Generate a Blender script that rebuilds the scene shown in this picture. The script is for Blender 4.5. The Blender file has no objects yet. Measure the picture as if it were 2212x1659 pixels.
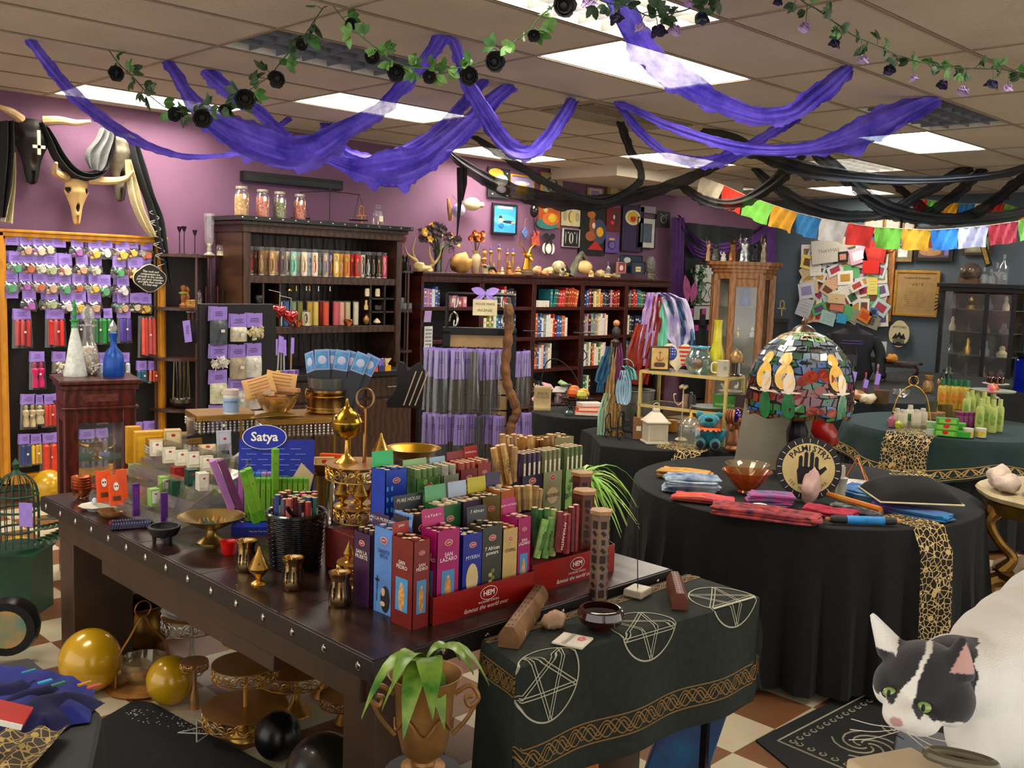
import bpy,math,random
from mathutils import Vector as V,Matrix,Euler,noise
R=random.Random(11);U=lambda a,b:R.uniform(a,b)
C=bpy.context.scene.collection
rg=range;MT=Matrix.Translation;MR=Matrix.Rotation
PI=math.pi;rad=math.radians
sin=math.sin;cos=math.cos
# ---------------- camera ----------------
CH=1.786;FPX=2134.8;CEIL=2.969
_y,_p,_r=rad(45.25),rad(-6.317),rad(1.881)
_f=V((cos(_y)*cos(_p),sin(_y)*cos(_p),sin(_p)))
_a=V((sin(_y),-cos(_y),0));_b=_a.cross(_f)
_rt=_a*cos(_r)+_b*sin(_r);_up=_b*cos(_r)-_a*sin(_r)
cam=bpy.data.objects.new('camera',bpy.data.cameras.new('camera'));C.objects.link(cam)
cam.data.sensor_width=36;cam.data.lens=36*FPX/2212;cam.data.clip_start=.05
cam.matrix_world=Matrix(((_rt.x,_up.x,-_f.x,0),(_rt.y,_up.y,-_f.y,0),(_rt.z,_up.z,-_f.z,CH),(0,0,0,1)))
bpy.context.scene.camera=cam
# ---------------- world and exposure ----------------
w=bpy.data.worlds.new('world');bpy.context.scene.world=w;w.use_nodes=True
w.node_tree.nodes['Background'].inputs[0].default_value=(1,.95,.9,1)
w.node_tree.nodes['Background'].inputs[1].default_value=.85
vs=bpy.context.scene.view_settings
vs.view_transform='Standard';vs.look='None';vs.exposure=1.12;vs.gamma=1
LAMP=10.0 # strength of a lit ceiling diffuser
# ---------------- survey helpers: sight lines measured in the photograph, met with real surfaces ----------------
def ray(px,py):return _f+_rt*((px-1106)/FPX)-_up*((py-829.5)/FPX)
def T(px,py,z):
 d=ray(px,py);t=(z-CH)/d.z;return V((d.x*t,d.y*t,z))
def WY(px,py,Y):
 d=ray(px,py);t=Y/d.y;return V((d.x*t,Y,CH+d.z*t))
def WX(px,py,X):
 d=ray(px,py);t=X/d.x;return V((X,d.y*t,CH+d.z*t))
def SH(px,py,z,Y):
 p=WY(px,py,Y);p.z=z;return p
def AD(px,py,D):
 d=ray(px,py);return V((d.x*D,d.y*D,CH+d.z*D))
def mpp(p):return(V(p)-V((0,0,CH))).dot(_f)/FPX
def face(p): # z rotation that turns local -Y towards the camera
 return math.atan2(p[1],p[0])-PI/2
ORD=['first','second','third','fourth','fifth','sixth','seventh','eighth','ninth','tenth','eleventh','twelfth','thirteenth','fourteenth','fifteenth','sixteenth','seventeenth','eighteenth','nineteenth','twentieth','twenty-first','twenty-second','twenty-third','twenty-fourth','twenty-fifth','twenty-sixth','twenty-seventh','twenty-eighth','twenty-ninth','thirtieth']
# ---------------- materials ----------------
def lin(h):
 h=h[1:]if h[0]=='#' else h;h=h if len(h)==6 else ''.join(x*2 for x in h);c=[int(h[i:i+2],16)/255 for i in(0,2,4)]
 return tuple((x/12.92 if x<=.04045 else((x+.055)/1.055)**2.4)for x in c)+(1,)
MATS={}
def nt_new(name):
 m=bpy.data.materials.new(name);m.use_nodes=True
 return m,m.node_tree.nodes,m.node_tree.links,m.node_tree.nodes['Principled BSDF']
def mat(col,rough=.6,metal=0,var=.12,scale=12,bump=0,alpha=1,emit=0,trans=0,col2=None,cs=None,coat=0,bscale=None,sheen=0,kind='noise'):
 k=(col,rough,metal,var,scale,bump,alpha,emit,trans,col2,coat,bscale,sheen,kind)
 if k in MATS:return MATS[k]
 m,n,l,b=nt_new('m_'+col[1:])
 c=lin(col)
 b.inputs['Roughness'].default_value=rough;b.inputs['Metallic'].default_value=metal
 if coat:b.inputs['Coat Weight'].default_value=coat
 if sheen:b.inputs['Sheen Weight'].default_value=sheen
 tc=n.new('ShaderNodeTexCoord')
 if kind=='wave':
  t=n.new('ShaderNodeTexWave');t.inputs['Scale'].default_value=scale;t.inputs['Distortion'].default_value=6;t.inputs['Detail'].default_value=3;t.inputs['Detail Scale'].default_value=1.5
  mp=n.new('ShaderNodeMapping');mp.inputs['Scale'].default_value=(1,.15,1);l.new(tc.outputs['Object'],mp.inputs[0]);l.new(mp.outputs[0],t.inputs['Vector']);fo=t.outputs['Color']
 elif kind=='vor':
  t=n.new('ShaderNodeTexVoronoi');t.inputs['Scale'].default_value=scale;l.new(tc.outputs['Object'],t.inputs['Vector']);fo=t.outputs['Distance']
 else:
  t=n.new('ShaderNodeTexNoise');t.inputs['Scale'].default_value=scale;t.inputs['Detail'].default_value=4;l.new(tc.outputs['Object'],t.inputs['Vector']);fo=t.outputs['Fac']
 r=n.new('ShaderNodeValToRGB');e=r.color_ramp.elements
 e[0].position=.3;e[1].position=.7
 if col2:e[0].color=c;e[1].color=lin(col2)
 else:
  e[0].color=tuple(x*(1-var)for x in c[:3])+(1,);e[1].color=tuple(min(1,x*(1+var))for x in c[:3])+(1,)
 l.new(fo,r.inputs[0]);l.new(r.outputs[0],b.inputs['Base Color'])
 if bump:
  bn=n.new('ShaderNodeBump');bn.inputs['Strength'].default_value=bump;bn.inputs['Distance'].default_value=.01
  if bscale:
   t2=n.new('ShaderNodeTexNoise');t2.inputs['Scale'].default_value=bscale;t2.inputs['Detail'].default_value=3;l.new(tc.outputs['Object'],t2.inputs['Vector']);fo=t2.outputs['Fac']
  l.new(fo,bn.inputs['Height']);l.new(bn.outputs[0],b.inputs['Normal'])
 if alpha<1:b.inputs['Alpha'].default_value=alpha
 if trans:b.inputs['Transmission Weight'].default_value=trans
 if emit:l.new(r.outputs[0],b.inputs['Emission Color']);b.inputs['Emission Strength'].default_value=emit
 MATS[k]=m;return m
def Gs(col='#ffffff',alpha=.22,rough=.03):
 k=('glass',col,alpha)
 if k in MATS:return MATS[k]
 m,n,l,b=nt_new('glass')
 c=lin(col);b.inputs['Base Color'].default_value=c;b.inputs['Roughness'].default_value=rough;b.inputs['Specular IOR Level'].default_value=1
 lw=n.new('ShaderNodeLayerWeight');lw.inputs[0].default_value=.3
 mx=n.new('ShaderNodeMapRange');mx.inputs['To Min'].default_value=.05;mx.inputs['To Max'].default_value=.75;l.new(lw.outputs['Facing'],mx.inputs['Value'])
 tp=n.new('ShaderNodeBsdfTransparent');tp.inputs[0].default_value=tuple(1-(1-x)*min(1,alpha*1.3)for x in c[:3])+(1,)
 gl=n.new('ShaderNodeBsdfGlossy');gl.inputs['Roughness'].default_value=rough+.05
 m1=n.new('ShaderNodeMixShader');l.new(mx.outputs[0],m1.inputs[0]);l.new(tp.outputs[0],m1.inputs[1]);l.new(gl.outputs[0],m1.inputs[2])
 m2=n.new('ShaderNodeMixShader');m2.inputs[0].default_value=alpha**1.6*.55;l.new(m1.outputs[0],m2.inputs[1]);l.new(b.outputs[0],m2.inputs[2]);l.new(m2.outputs[0],n['Material Output'].inputs['Surface'])
 MATS[k]=m;return m
def lace(c1,hole='#4a3e28',scale=14,see=True):
 k=('lace',c1,hole,scale,see)
 if k in MATS:return MATS[k]
 m,n,l,b=nt_new('lace');tc=n.new('ShaderNodeTexCoord')
 def vr(s,feat):
  v=n.new('ShaderNodeTexVoronoi');v.feature=feat;v.inputs['Scale'].default_value=s;l.new(tc.outputs['UV'],v.inputs['Vector']);return v
 v1=vr(scale,'DISTANCE_TO_EDGE');v2=vr(scale*.42,'F1')
 a=n.new('ShaderNodeMath');a.operation='LESS_THAN';a.inputs[1].default_value=.06;l.new(v1.outputs['Distance'],a.inputs[0])
 c=n.new('ShaderNodeMath');c.operation='LESS_THAN';c.inputs[1].default_value=.2;l.new(v2.outputs['Distance'],c.inputs[0])
 o=n.new('ShaderNodeMath');o.operation='MAXIMUM';l.new(a.outputs[0],o.inputs[0]);l.new(c.outputs[0],o.inputs[1])
 g=n.new('ShaderNodeMapRange');g.inputs['To Min'].default_value=.25 if see else 1;g.inputs['To Max'].default_value=1;l.new(o.outputs[0],g.inputs['Value']);l.new(g.outputs[0],b.inputs['Alpha'])
 mx=n.new('ShaderNodeMix');mx.data_type='RGBA';mx.inputs['A'].default_value=lin(hole);mx.inputs['B'].default_value=lin(c1);l.new(o.outputs[0],mx.inputs['Factor']);l.new(mx.outputs['Result'],b.inputs['Base Color'])
 b.inputs['Roughness'].default_value=.7;MATS[k]=m;return m
# ---------------- mesh builder ----------------
class G:
 def __init__(s):s.v=[];s.f=[];s.mi=[];s.ms=[];s.uv=[];s.M=Matrix.Identity(4)
 def _m(s,m):
  if m not in s.ms:s.ms.append(m)
  return s.ms.index(m)
 def add(s,vs,fs,m,uvs=None):
  o=len(s.v);s.v+=[s.M@V(p)for p in vs];k=s._m(m)
  for i,f in enumerate(fs):
   s.f.append([o+j for j in f]);s.mi.append(k);s.uv.append(uvs[i]if uvs else None)
  return s
 def box(s,c,d,m,rot=None,taper=1):
  x,y,z=d[0]/2,d[1]/2,d[2]/2;t=taper
  vs=[V((-x,-y,-z)),V((x,-y,-z)),V((x,y,-z)),V((-x,y,-z)),V((-x*t,-y*t,z)),V((x*t,-y*t,z)),V((x*t,y*t,z)),V((-x*t,y*t,z))]
  if rot:q=Euler(rot).to_matrix();vs=[q@v for v in vs]
  c=V(c);return s.add([v+c for v in vs],[(3,2,1,0),(4,5,6,7),(0,1,5,4),(1,2,6,5),(2,3,7,6),(3,0,4,7)],m)
 def b0(s,c,d,m,rot=None,taper=1): # box standing on c
  return s.box((c[0],c[1],c[2]+d[2]/2),d,m,rot,taper)
 def la(s,pr,m,n=20,c=(0,0,0),sx=1,sy=1,a0=0,a1=2*PI,flute=0,nf=12):
  full=abs(a1-a0-2*PI)<1e-6;N=n if full else n+1;vs=[];fs=[]
  for r,z in pr:
   for i in rg(N):
    a=a0+(a1-a0)*i/n;q=r*(1+flute*cos(nf*a));vs.append((c[0]+q*cos(a)*sx,c[1]+q*sin(a)*sy,c[2]+z))
  for j in rg(len(pr)-1):
   for i in rg(n):
    k=(i+1)%N;fs.append((j*N+i,j*N+k,(j+1)*N+k,(j+1)*N+i))
  s.add(vs,fs,m)
  if full:
   if pr[0][0]>1e-4:s.add(vs[:N],[tuple(rg(N))[::-1]],m)
   if pr[-1][0]>1e-4 and pr[-1][1]>=pr[0][1]:s.add(vs[-N:],[tuple(rg(N))],m)
  return s
 def ve(s,pr,m,n=20,c=(0,0,0),t=.004,flute=0,nf=12): # open-topped lathe with wall thickness
  ins=[(max(r-t,.0),z+(t if i==0 else 0))for i,(r,z)in enumerate(pr)]
  p=[(0,pr[0][1])]+list(pr)+ins[::-1]+[(0,pr[0][1]+t)]
  vs=[];fs=[]
  for r,z in p:
   for i in rg(n):
    a=2*PI*i/n;q=r*(1+flute*cos(nf*a));vs.append((c[0]+q*cos(a),c[1]+q*sin(a),c[2]+z))
  for j in rg(len(p)-1):
   for i in rg(n):k=(i+1)%n;fs.append((j*n+i,j*n+k,(j+1)*n+k,(j+1)*n+i))
  return s.add(vs,fs,m)
 def ell(s,c,r,m,n=14,rot=None):
  if not hasattr(r,'__len__'):r=(r,r,r)
  vs=[];fs=[];h=max(6,n//2+1);q=Euler(rot).to_matrix()if rot else None
  for j in rg(h+1):
   t=PI*j/h
   for i in rg(n):
    a=2*PI*i/n;p=V((r[0]*sin(t)*cos(a),r[1]*sin(t)*sin(a),-r[2]*cos(t)))
    if q:p=q@p
    vs.append(p+V(c))
  for j in rg(h):
   for i in rg(n):k=(i+1)%n;fs.append((j*n+i,j*n+k,(j+1)*n+k,(j+1)*n+i))
  return s.add(vs,fs,m)
 def tb(s,pts,r,m,n=6,closed=False,rr=None,cap=True):
  pts=[V(p)for p in pts];N=len(pts);vs=[];fs=[];up=None
  for i,p in enumerate(pts):
   t=(pts[(i+1)%N]-pts[i-1])if closed else(pts[min(i+1,N-1)]-pts[max(i-1,0)])
   if t.length<1e-9:t=V((0,0,1))
   t.normalize()
   if up is None:up=V((0,0,1))if abs(t.z)<.9 else V((1,0,0))
   x=up.cross(t)
   if x.length<1e-6:x=V((1,0,0)).cross(t)
   x.normalize();y=t.cross(x);up=y
   q=rr[i]if rr else r
   for k in rg(n):
    a=2*PI*k/n;vs.append(p+x*(q*cos(a))+y*(q*sin(a)))
  for j in rg(N if closed else N-1):
   a0=j*n;b0=((j+1)%N)*n
   for k in rg(n):k2=(k+1)%n;fs.append((a0+k,a0+k2,b0+k2,b0+k))
  if cap and not closed:fs+=[tuple(rg(n))[::-1],tuple(rg((N-1)*n,N*n))]
  return s.add(vs,fs,m)
 def cyl(s,c,r,h,m,n=16,r2=None):
  return s.la([(r,0),(r if r2 is None else r2,h)],m,n,c)
 def pz(s,poly,m,h=.01,fr=None,side=None,z0=0): # polygon in local XY of frame fr, extruded along its z
  fr=fr or Matrix.Identity(4);n=len(poly)
  A=sum(poly[i][0]*poly[(i+1)%n][1]-poly[(i+1)%n][0]*poly[i][1]for i in rg(n))
  if A<0:poly=poly[::-1]
  vs=[fr@V((x,y,z0))for x,y in poly]+[fr@V((x,y,z0+h))for x,y in poly]
  s.add(vs,[tuple(rg(n))[::-1],tuple(rg(n,2*n))],m)
  return s.add(vs,[(i,(i+1)%n,n+(i+1)%n,n+i)for i in rg(n)],side or m)
 def quad(s,a,b,c,d,m,uv=None):return s.add([a,b,c,d],[(0,1,2,3)],m,[uv]if uv else None)
 def grid(s,fn,nu,nv,m,mf=None,us=1,vs_=1,wrap=False): # fn(u,v) u,v in 0..1
  vs=[];fs=[];uvs=[];W=nu+1
  for j in rg(nv+1):
   for i in rg(W):vs.append(fn(i/nu,j/nv))
  o=len(s.v);s.v+=[s.M@V(p)for p in vs]
  for j in rg(nv):
   for i in rg(nu):
    s.f.append([o+j*W+i,o+j*W+i+1,o+(j+1)*W+i+1,o+(j+1)*W+i])
    mm=mf(i/nu,j/nv)if mf else m
    s.mi.append(s._m(mm));s.uv.append([(i/nu*us,j/nv*vs_),((i+1)/nu*us,j/nv*vs_),((i+1)/nu*us,(j+1)/nv*vs_),(i/nu*us,(j+1)/nv*vs_)])
  return s
 def leaf(s,base,d,up,L,Wd,m,bend=.25,n=4,fold=.15):
  d=V(d).normalized();x=d.cross(V(up))
  if x.length<1e-4:x=d.cross(V((1,0,0)))
  x.normalize();nn=x.cross(d);vs=[];fs=[]
  for i in rg(n+1):
   t=i/n;wv=Wd*.5*max(.02,sin(PI*min(1,t*.93+.04))**.8);c=V(base)+d*(L*t)-nn*(bend*L*t*t)
   vs+=[c-x*wv+nn*(fold*wv),c,c+x*wv+nn*(fold*wv)]
  for i in rg(n):
   a=i*3;fs+=[(a,a+1,a+4,a+3),(a+1,a+2,a+5,a+4)]
  return s.add(vs,fs,m)
 def strip(s,pts,wd,m,surf,off=.002): # flat ribbon following a surface surf(u,v)->(point)
  P=[];n=len(pts)
  for i in rg(n):
   a=V(pts[max(0,i-1)]);b=V(pts[min(n-1,i+1)]);t=(b-a)
   if t.length<1e-9:t=V((1,0))
   t.normalize();q=V((-t.y,t.x))*wd/2;c=V(pts[i]);P.append((c-q,c+q))
  vs=[];e=.004
  for a,b in P:
   for c in(a,b):
    p=V(surf(c.x,c.y));nx=(V(surf(c.x+e,c.y))-V(surf(c.x-e,c.y))).cross(V(surf(c.x,c.y+e))-V(surf(c.x,c.y-e)))
    if nx.length>0:nx.normalize()
    vs.append(p+nx*off)
  return s.add(vs,[(2*i,2*i+1,2*i+3,2*i+2)for i in rg(n-1)],m)
 def tx(s,t,size,m,fr,ext=.0006,align='CENTER',shear=0,bold=0,sx=1):
  vs,fs=txt(t,size,align,shear,bold)
  return s.add([fr@V((p[0]*sx,p[1],p[2]*0+ext))for p in vs],fs,m)
 def mesh(s,name,sm=True,ang=38):
  me=bpy.data.meshes.new(name);me.from_pydata([tuple(v)for v in s.v],[],s.f)
  for m in s.ms:me.materials.append(m)
  me.polygons.foreach_set('material_index',s.mi)
  if any(s.uv):
   ul=me.uv_layers.new(name='uv');k=0
   for i,f in enumerate(s.f):
    u=s.uv[i]
    for j in rg(len(f)):
     ul.data[k].uv=u[j]if u else(0,0);k+=1
  if sm:
   me.polygons.foreach_set('use_smooth',[True]*len(s.f));me.update()
   me.set_sharp_from_angle(angle=rad(ang))
  me.update();return me
 def bd(s,name,parent=None,label=None,sm=True,ang=38):
  o=bpy.data.objects.new(name,s.mesh(name,sm,ang));C.objects.link(o)
  if parent:o.parent=parent
  if label:o['label']=label
  return o
_tx={}
def txt(t,size,align='CENTER',shear=0,bold=0):
 k=(t,align,shear,bold)
 if k not in _tx:
  cu=bpy.data.curves.new('t','FONT');cu.body=t;cu.size=1;cu.align_x=align;cu.align_y='CENTER';cu.shear=shear;cu.offset=bold;cu.resolution_u=2;cu.space_line=.85
  o=bpy.data.objects.new('t',cu);C.objects.link(o)
  dg=bpy.context.evaluated_depsgraph_get();me=o.evaluated_get(dg).to_mesh()
  _tx[k]=([tuple(v.co)for v in me.vertices],[tuple(p.vertices)for p in me.polygons])
  o.evaluated_get(dg).to_mesh_clear();bpy.data.objects.remove(o);bpy.data.curves.remove(cu)
 v,f=_tx[k];return[(a*size,b*size,c*size)for a,b,c in v],f
def frame(o,x,y): # 4x4 frame with origin o, local x along x, local y along y
 x=V(x).normalized();y=V(y);y=(y-x*y.dot(x)).normalized();z=x.cross(y)
 return Matrix(((x.x,y.x,z.x,o[0]),(x.y,y.y,z.y,o[1]),(x.z,y.z,z.z,o[2]),(0,0,0,1)))
XZ=lambda o:frame(o,(1,0,0),(0,0,1)) # faces -Y
def Th(name,label,cat,loc=(0,0,0),rz=0,group=None,s=1,rot=None):
 o=bpy.data.objects.new(name,None);C.objects.link(o);o.empty_display_size=.05
 o.location=loc;o.rotation_euler=rot or(0,0,rz);o.scale=(s,s,s)if not hasattr(s,'__len__')else s
 o['label']=label;o['category']=cat
 if group:o['group']=group
 return o
def tag(o,label,cat,group=None,loc=None,rz=None,s=None,rot=None,kind=None):
 o['label']=label;o['category']=cat
 if group:o['group']=group
 if kind:o['kind']=kind
 if loc is not None:o.location=loc
 if rz is not None:o.rotation_euler=(0,0,rz)
 if rot is not None:o.rotation_euler=rot
 if s is not None:o.scale=(s,s,s)if not hasattr(s,'__len__')else s
 return o
def stc(o):o['kind']='structure';return o
KIDS={}
def dup(root,loc,rz=None,label=None,group=None,s=None,rot=None):
 r=root.copy();C.objects.link(r);r.location=loc
 if rot is not None:r.rotation_euler=rot
 elif rz is not None:r.rotation_euler=(0,0,rz)
 if label:r['label']=label
 if group:r['group']=group
 if s is not None:r.scale=(s,s,s)if not hasattr(s,'__len__')else s
 if root.name not in KIDS:KIDS[root.name]=[(c,[g for g in bpy.data.objects if g.parent==c])for c in bpy.data.objects if c.parent==root]
 for ch,gs in KIDS[root.name]:
  c=ch.copy();C.objects.link(c);c.parent=r
  for g in gs:
   d=g.copy();C.objects.link(d);d.parent=c
 return r
class Proto: # first use moves the original, later uses copy it
 def __init__(s,root):s.o=root;s.used=False
 def put(s,loc,rz=0,label=None,group=None,sc=None,rot=None):
  if s.used:return dup(s.o,loc,rz,label,group,sc,rot)
  s.used=True;o=s.o;o.location=loc;o.rotation_euler=rot if rot is not None else(0,0,rz)
  if label:o['label']=label
  if group:o['group']=group
  if sc is not None:o.scale=(sc,sc,sc)if not hasattr(sc,'__len__')else sc
  return o
def bv(o,w=.004,seg=2):
 m=o.modifiers.new('bevel','BEVEL');m.width=w;m.segments=seg;m.limit_method='ANGLE';m.angle_limit=rad(50);return o
def solid(o,t=.003):
 m=o.modifiers.new('solid','SOLIDIFY');m.thickness=t;return o
def spl(pts,n=8): # catmull-rom
 P=[V(p)for p in pts];P=[P[0]*2-P[1]]+P+[P[-1]*2-P[-2]];out=[]
 for i in rg(1,len(P)-2):
  for k in rg(n):
   t=k/n;a,b,c,d=P[i-1:i+3]
   out.append(.5*((2*b)+(c-a)*t+(2*a-5*b+4*c-d)*t*t+(3*b-a-3*c+d)*t**3))
 out.append(P[-2]);return out
# common finishes
DW=mat('#3d2419',.38,0,.25,6,.12,kind='wave');DW2=mat('#4a2a1a',.42,0,.25,5,.1,kind='wave');MAHO=mat('#4e1c12',.38,0,.3,5,.1,kind='wave')
OAK=mat('#a8703c',.45,0,.2,6,.08,kind='wave');PINE=mat('#c8861c',.5,0,.1,3,.04,kind='wave')
BRASS=mat('#cfa550',.28,1,.15,20);GOLD=mat('#c9a04a',.38,1,.15,20,.1);AGOLD=mat('#a8763a',.45,.8,.25,16,.15);COPPER=mat('#e08a5c',.25,1,.15,20)
BLK=mat('#0e0e10',.6,0,.2,20);BLKM=mat('#1a1a1c',.35,.6,.2,20);CHROME=mat('#b8b4ac',.22,1,.1,20);WHITE=mat('#e8e4d8',.5,0,.05,20);CREAM=mat('#d8c8a0',.55,0,.1,20)
PURP=mat('#a084dc',.7,0,.08,30);PLAST=Gs('#d8d8d4',.17);GLS=Gs('#ffffff',.14);BCLOTH=mat('#07090a',.95,0,.3,30,.3);PAPER=mat('#e9e2cf',.8,0,.05,30);INK=mat('#181418',.8,0,0,5)
BONE=mat('#c9b078',.6,0,.25,14,.3);RED=mat('#b01812',.4,0,.15,20)
# ======================= room =======================
WALLY=7.7;WALLX=12.8
def wallmat(c,name):
 m=mat(c,.75,0,.06,3,.25,bscale=60);return m
WP=wallmat('#704c66','wp');WG=wallmat('#54606a','wg');WD=wallmat('#3b2437','wd')
g=G();g.box((4.4,WALLY+.06,1.6),(16.8,.12,3.2),WP);stc(g.bd('wall_back'))
g=G();g.box((WALLX+.06,2.35,1.6),(.12,10.7,3.2),WG);stc(g.bd('wall_right'))
g=G();g.box((4.9,WALLY-.012,.09),(15.8,.024,.18),mat('#6b5a48',.5,0,.1,8));stc(g.bd('baseboard_back'))
g=G();g.box((WALLX-.012,2.4,.06),(.024,10.6,.12),mat('#3a3028',.5));stc(g.bd('baseboard_right'))
# floor: cream and brown vinyl tiles, 12 inch
m,n,l,b=nt_new('floor_tiles');tc=n.new('ShaderNodeTexCoord');mp=n.new('ShaderNodeMapping')
v1=T(1673.7,1574.8,0);mp.inputs['Location'].default_value=(-v1.x,-v1.y,0);mp.vector_type='POINT'
l.new(tc.outputs['Object'],mp.inputs[0]);ck=n.new('ShaderNodeTexChecker');ck.inputs['Scale'].default_value=1/.3048
ck.inputs['Color1'].default_value=lin('#ccc0a0');ck.inputs['Color2'].default_value=lin('#7e5434');l.new(mp.outputs[0],ck.inputs['Vector'])
nz=n.new('ShaderNodeTexNoise');nz.inputs['Scale'].default_value=9;nz.inputs['Detail'].default_value=6;l.new(tc.outputs['Object'],nz.inputs['Vector'])
mx=n.new('ShaderNodeMix');mx.data_type='RGBA';mx.blend_type='MULTIPLY';mx.inputs['Factor'].default_value=.35;l.new(ck.outputs[0],mx.inputs['A']);l.new(nz.outputs['Color'],mx.inputs['B'])
mz=n.new('ShaderNodeMix');mz.data_type='RGBA';mz.inputs['Factor'].default_value=.25;l.new(ck.outputs[0],mz.inputs['A']);l.new(mx.outputs['Result'],mz.inputs['B'])
l.new(mx.outputs['Result'],b.inputs['Base Color']);b.inputs['Roughness'].default_value=.38
g=G();g.box((5.3,2.4,-.05),(15.2,10.8,.1),m);stc(g.bd('floor'))
# ceiling: 2 x 4 ft tiles on a T-bar grid; fixtures sit in cells
def cx(a):return 2.713+1.2192*a
def cy(b):return 5.097-.6096*b
TILE=mat('#bdb2a0',.9,0,.08,2.2,.5,bscale=45);TB=mat('#8f8069',.6);SHADOW=mat('#4a4238',.9)  # last one is the dark strip that paints a shadow line beside each T-bar
LIT={(1,-2):1.0,(1,2):1.15,(4,-2):1.0,(4,2):1.3,(7,-2):1.0,(1,6):1,(-2,2):.9,(-2,-2):.9,(4,6):.9,(7,3):1.0}
LOUV={(0,0):.0,(3,3):.0,(0,3):.45,(0,-4):2.3,(3,-4):2.3,(5,0):.3,(6,-4):.2,(9,-4):.3}
VENT={(2,0),(0,5)}
g=G();gt=G()
for a in rg(-5,9):
 for bb in rg(-5,14):
  if(a,bb)in LIT or(a,bb)in LOUV:continue
  x0,x1,y0,y1=cx(a),cx(a+1),cy(bb+1),cy(bb)
  if y1>WALLY:y1=WALLY
  if x1>WALLX+.1:x1=WALLX+.1
  if y0>=y1 or x0>=x1:continue
  g.box(((x0+x1)/2,(y0+y1)/2,CEIL+.01),(x1-x0,y1-y0,.02),TILE)
stc(g.bd('ceiling',sm=False))
for a in rg(-5,10):
 gt.box((cx(a),2.4,CEIL-.002),(.022,10.6,.006),TB);gt.box((cx(a)+.012,2.4,CEIL-.0005),(.004,10.6,.003),SHADOW)
for bb in rg(-4,14):
 gt.box((4.7,cy(bb),CEIL-.0022),(16,.022,.006),TB);gt.box((4.7,cy(bb)-.012,CEIL-.0007),(16,.004,.003),SHADOW)
stc(gt.bd('trim_1',sm=False))
LITM={}
def em(c,st):
 m,n,l,b=nt_new('lit');b.inputs['Base Color'].default_value=(.8,.8,.8,1);b.inputs['Emission Color'].default_value=lin(c);b.inputs['Emission Strength'].default_value=st;return m
HOUS=mat('#c8c4b8',.5);FIN=mat('#a8a8a4',.3,.5);FIN2=mat('#6c7078',.4,.2)
where={(1,-2):'glowing ceiling light panel above the left purple swags',(1,2):'large glowing ceiling light panel behind the long purple swag',(4,-2):'lit ceiling panel above the black gauze near the framed art',(4,2):'bluish white lit ceiling panel at the far right',(7,-2):'farthest lit ceiling panel above the prayer flags',
(0,0):'dark unlit ceiling light with grey louvers behind the rose garland',(3,3):'unlit louvered ceiling light beside the blue gauze end',(0,3):'pale louvered ceiling light cut by the top edge of the view',(0,-4):'louvered ceiling light against the purple wall above the skulls',(3,-4):'louvered ceiling light against the purple wall above the framed art',(5,0):'dim louvered ceiling light behind the black gauze'}
for(a,bb),st in list(LIT.items())+list(LOUV.items()):
 x0,x1,y0,y1=cx(a)+.012,cx(a+1)-.012,cy(bb+1)+.012,cy(bb)-.012
 if x1>WALLX:x1=WALLX-.02
 lv=(a,bb)in LOUV;D=.11 if lv else .03
 t=Th('ceiling_light',where.get((a,bb),'lit ceiling panel over the near side of the shop, outside the view'),'ceiling light',((x0+x1)/2,(y0+y1)/2,CEIL),group=None if(a,bb)in where else 'ceiling lights outside the view')
 W=x1-x0;H=y1-y0;q=G()
 for s in(-1,1):
  q.box((s*(W/2-.004),0,D/2),(.008,H,D),HOUS);q.box((0,s*(H/2-.004),D/2),(W,.008,D),HOUS)
 q.box((0,0,D+.006),(W,H,.01),HOUS);q.bd('housing',t,sm=False)
 col='#fff4e2' if(a,bb)!=(4,2)else '#dff0ff'
 q=G()
 if lv:
  q.box((0,0,D-.006),(W-.02,H-.02,.006),em('#fff5e8',max(.02,LAMP*.9*st)));q.bd('lamp_plate',t,sm=False)
  q=G();fm=FIN2 if st<.1 else FIN
  for i in rg(1,7):q.box((-W/2+W*i/7,0,.03),(.003,H-.02,.055),fm)
  for i in rg(1,4):q.box((0,-H/2+H*i/4,.03),(W-.02,.003,.055),fm)
  q.bd('louver',t,sm=False)
 else:
  q.box((0,0,.012),(W-.012,H-.012,.006),em(col,LAMP*st));q.bd('diffuser',t,sm=False)
# air vent
t=Th('ceiling_vent','square metal air vent set in the ceiling tiles','air vent',((cx(2)+.62),cy(0)-.3048,CEIL))
q=G();vm=mat('#a89a84',.5,.1)
q.box((0,0,-.002),(1.19,.58,.004),vm);q.bd('vent_plate',t)
q=G()
for s in(-1,1):
 for i in rg(7):
  for k in(-1,1):q.box((s*.29,k*(.02+.038*i),-.012),(.56*(1-i*.0),.006,.014),mat('#8a7c68',.5),rot=(.6*k,0,0))
q.bd('slat',t)
# ceiling soffit patch by the wall
g=G();g.box((9.3,7.2,CEIL-.06),(2.4,.95,.12),TILE);stc(g.bd('trim_2',sm=False))
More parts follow.
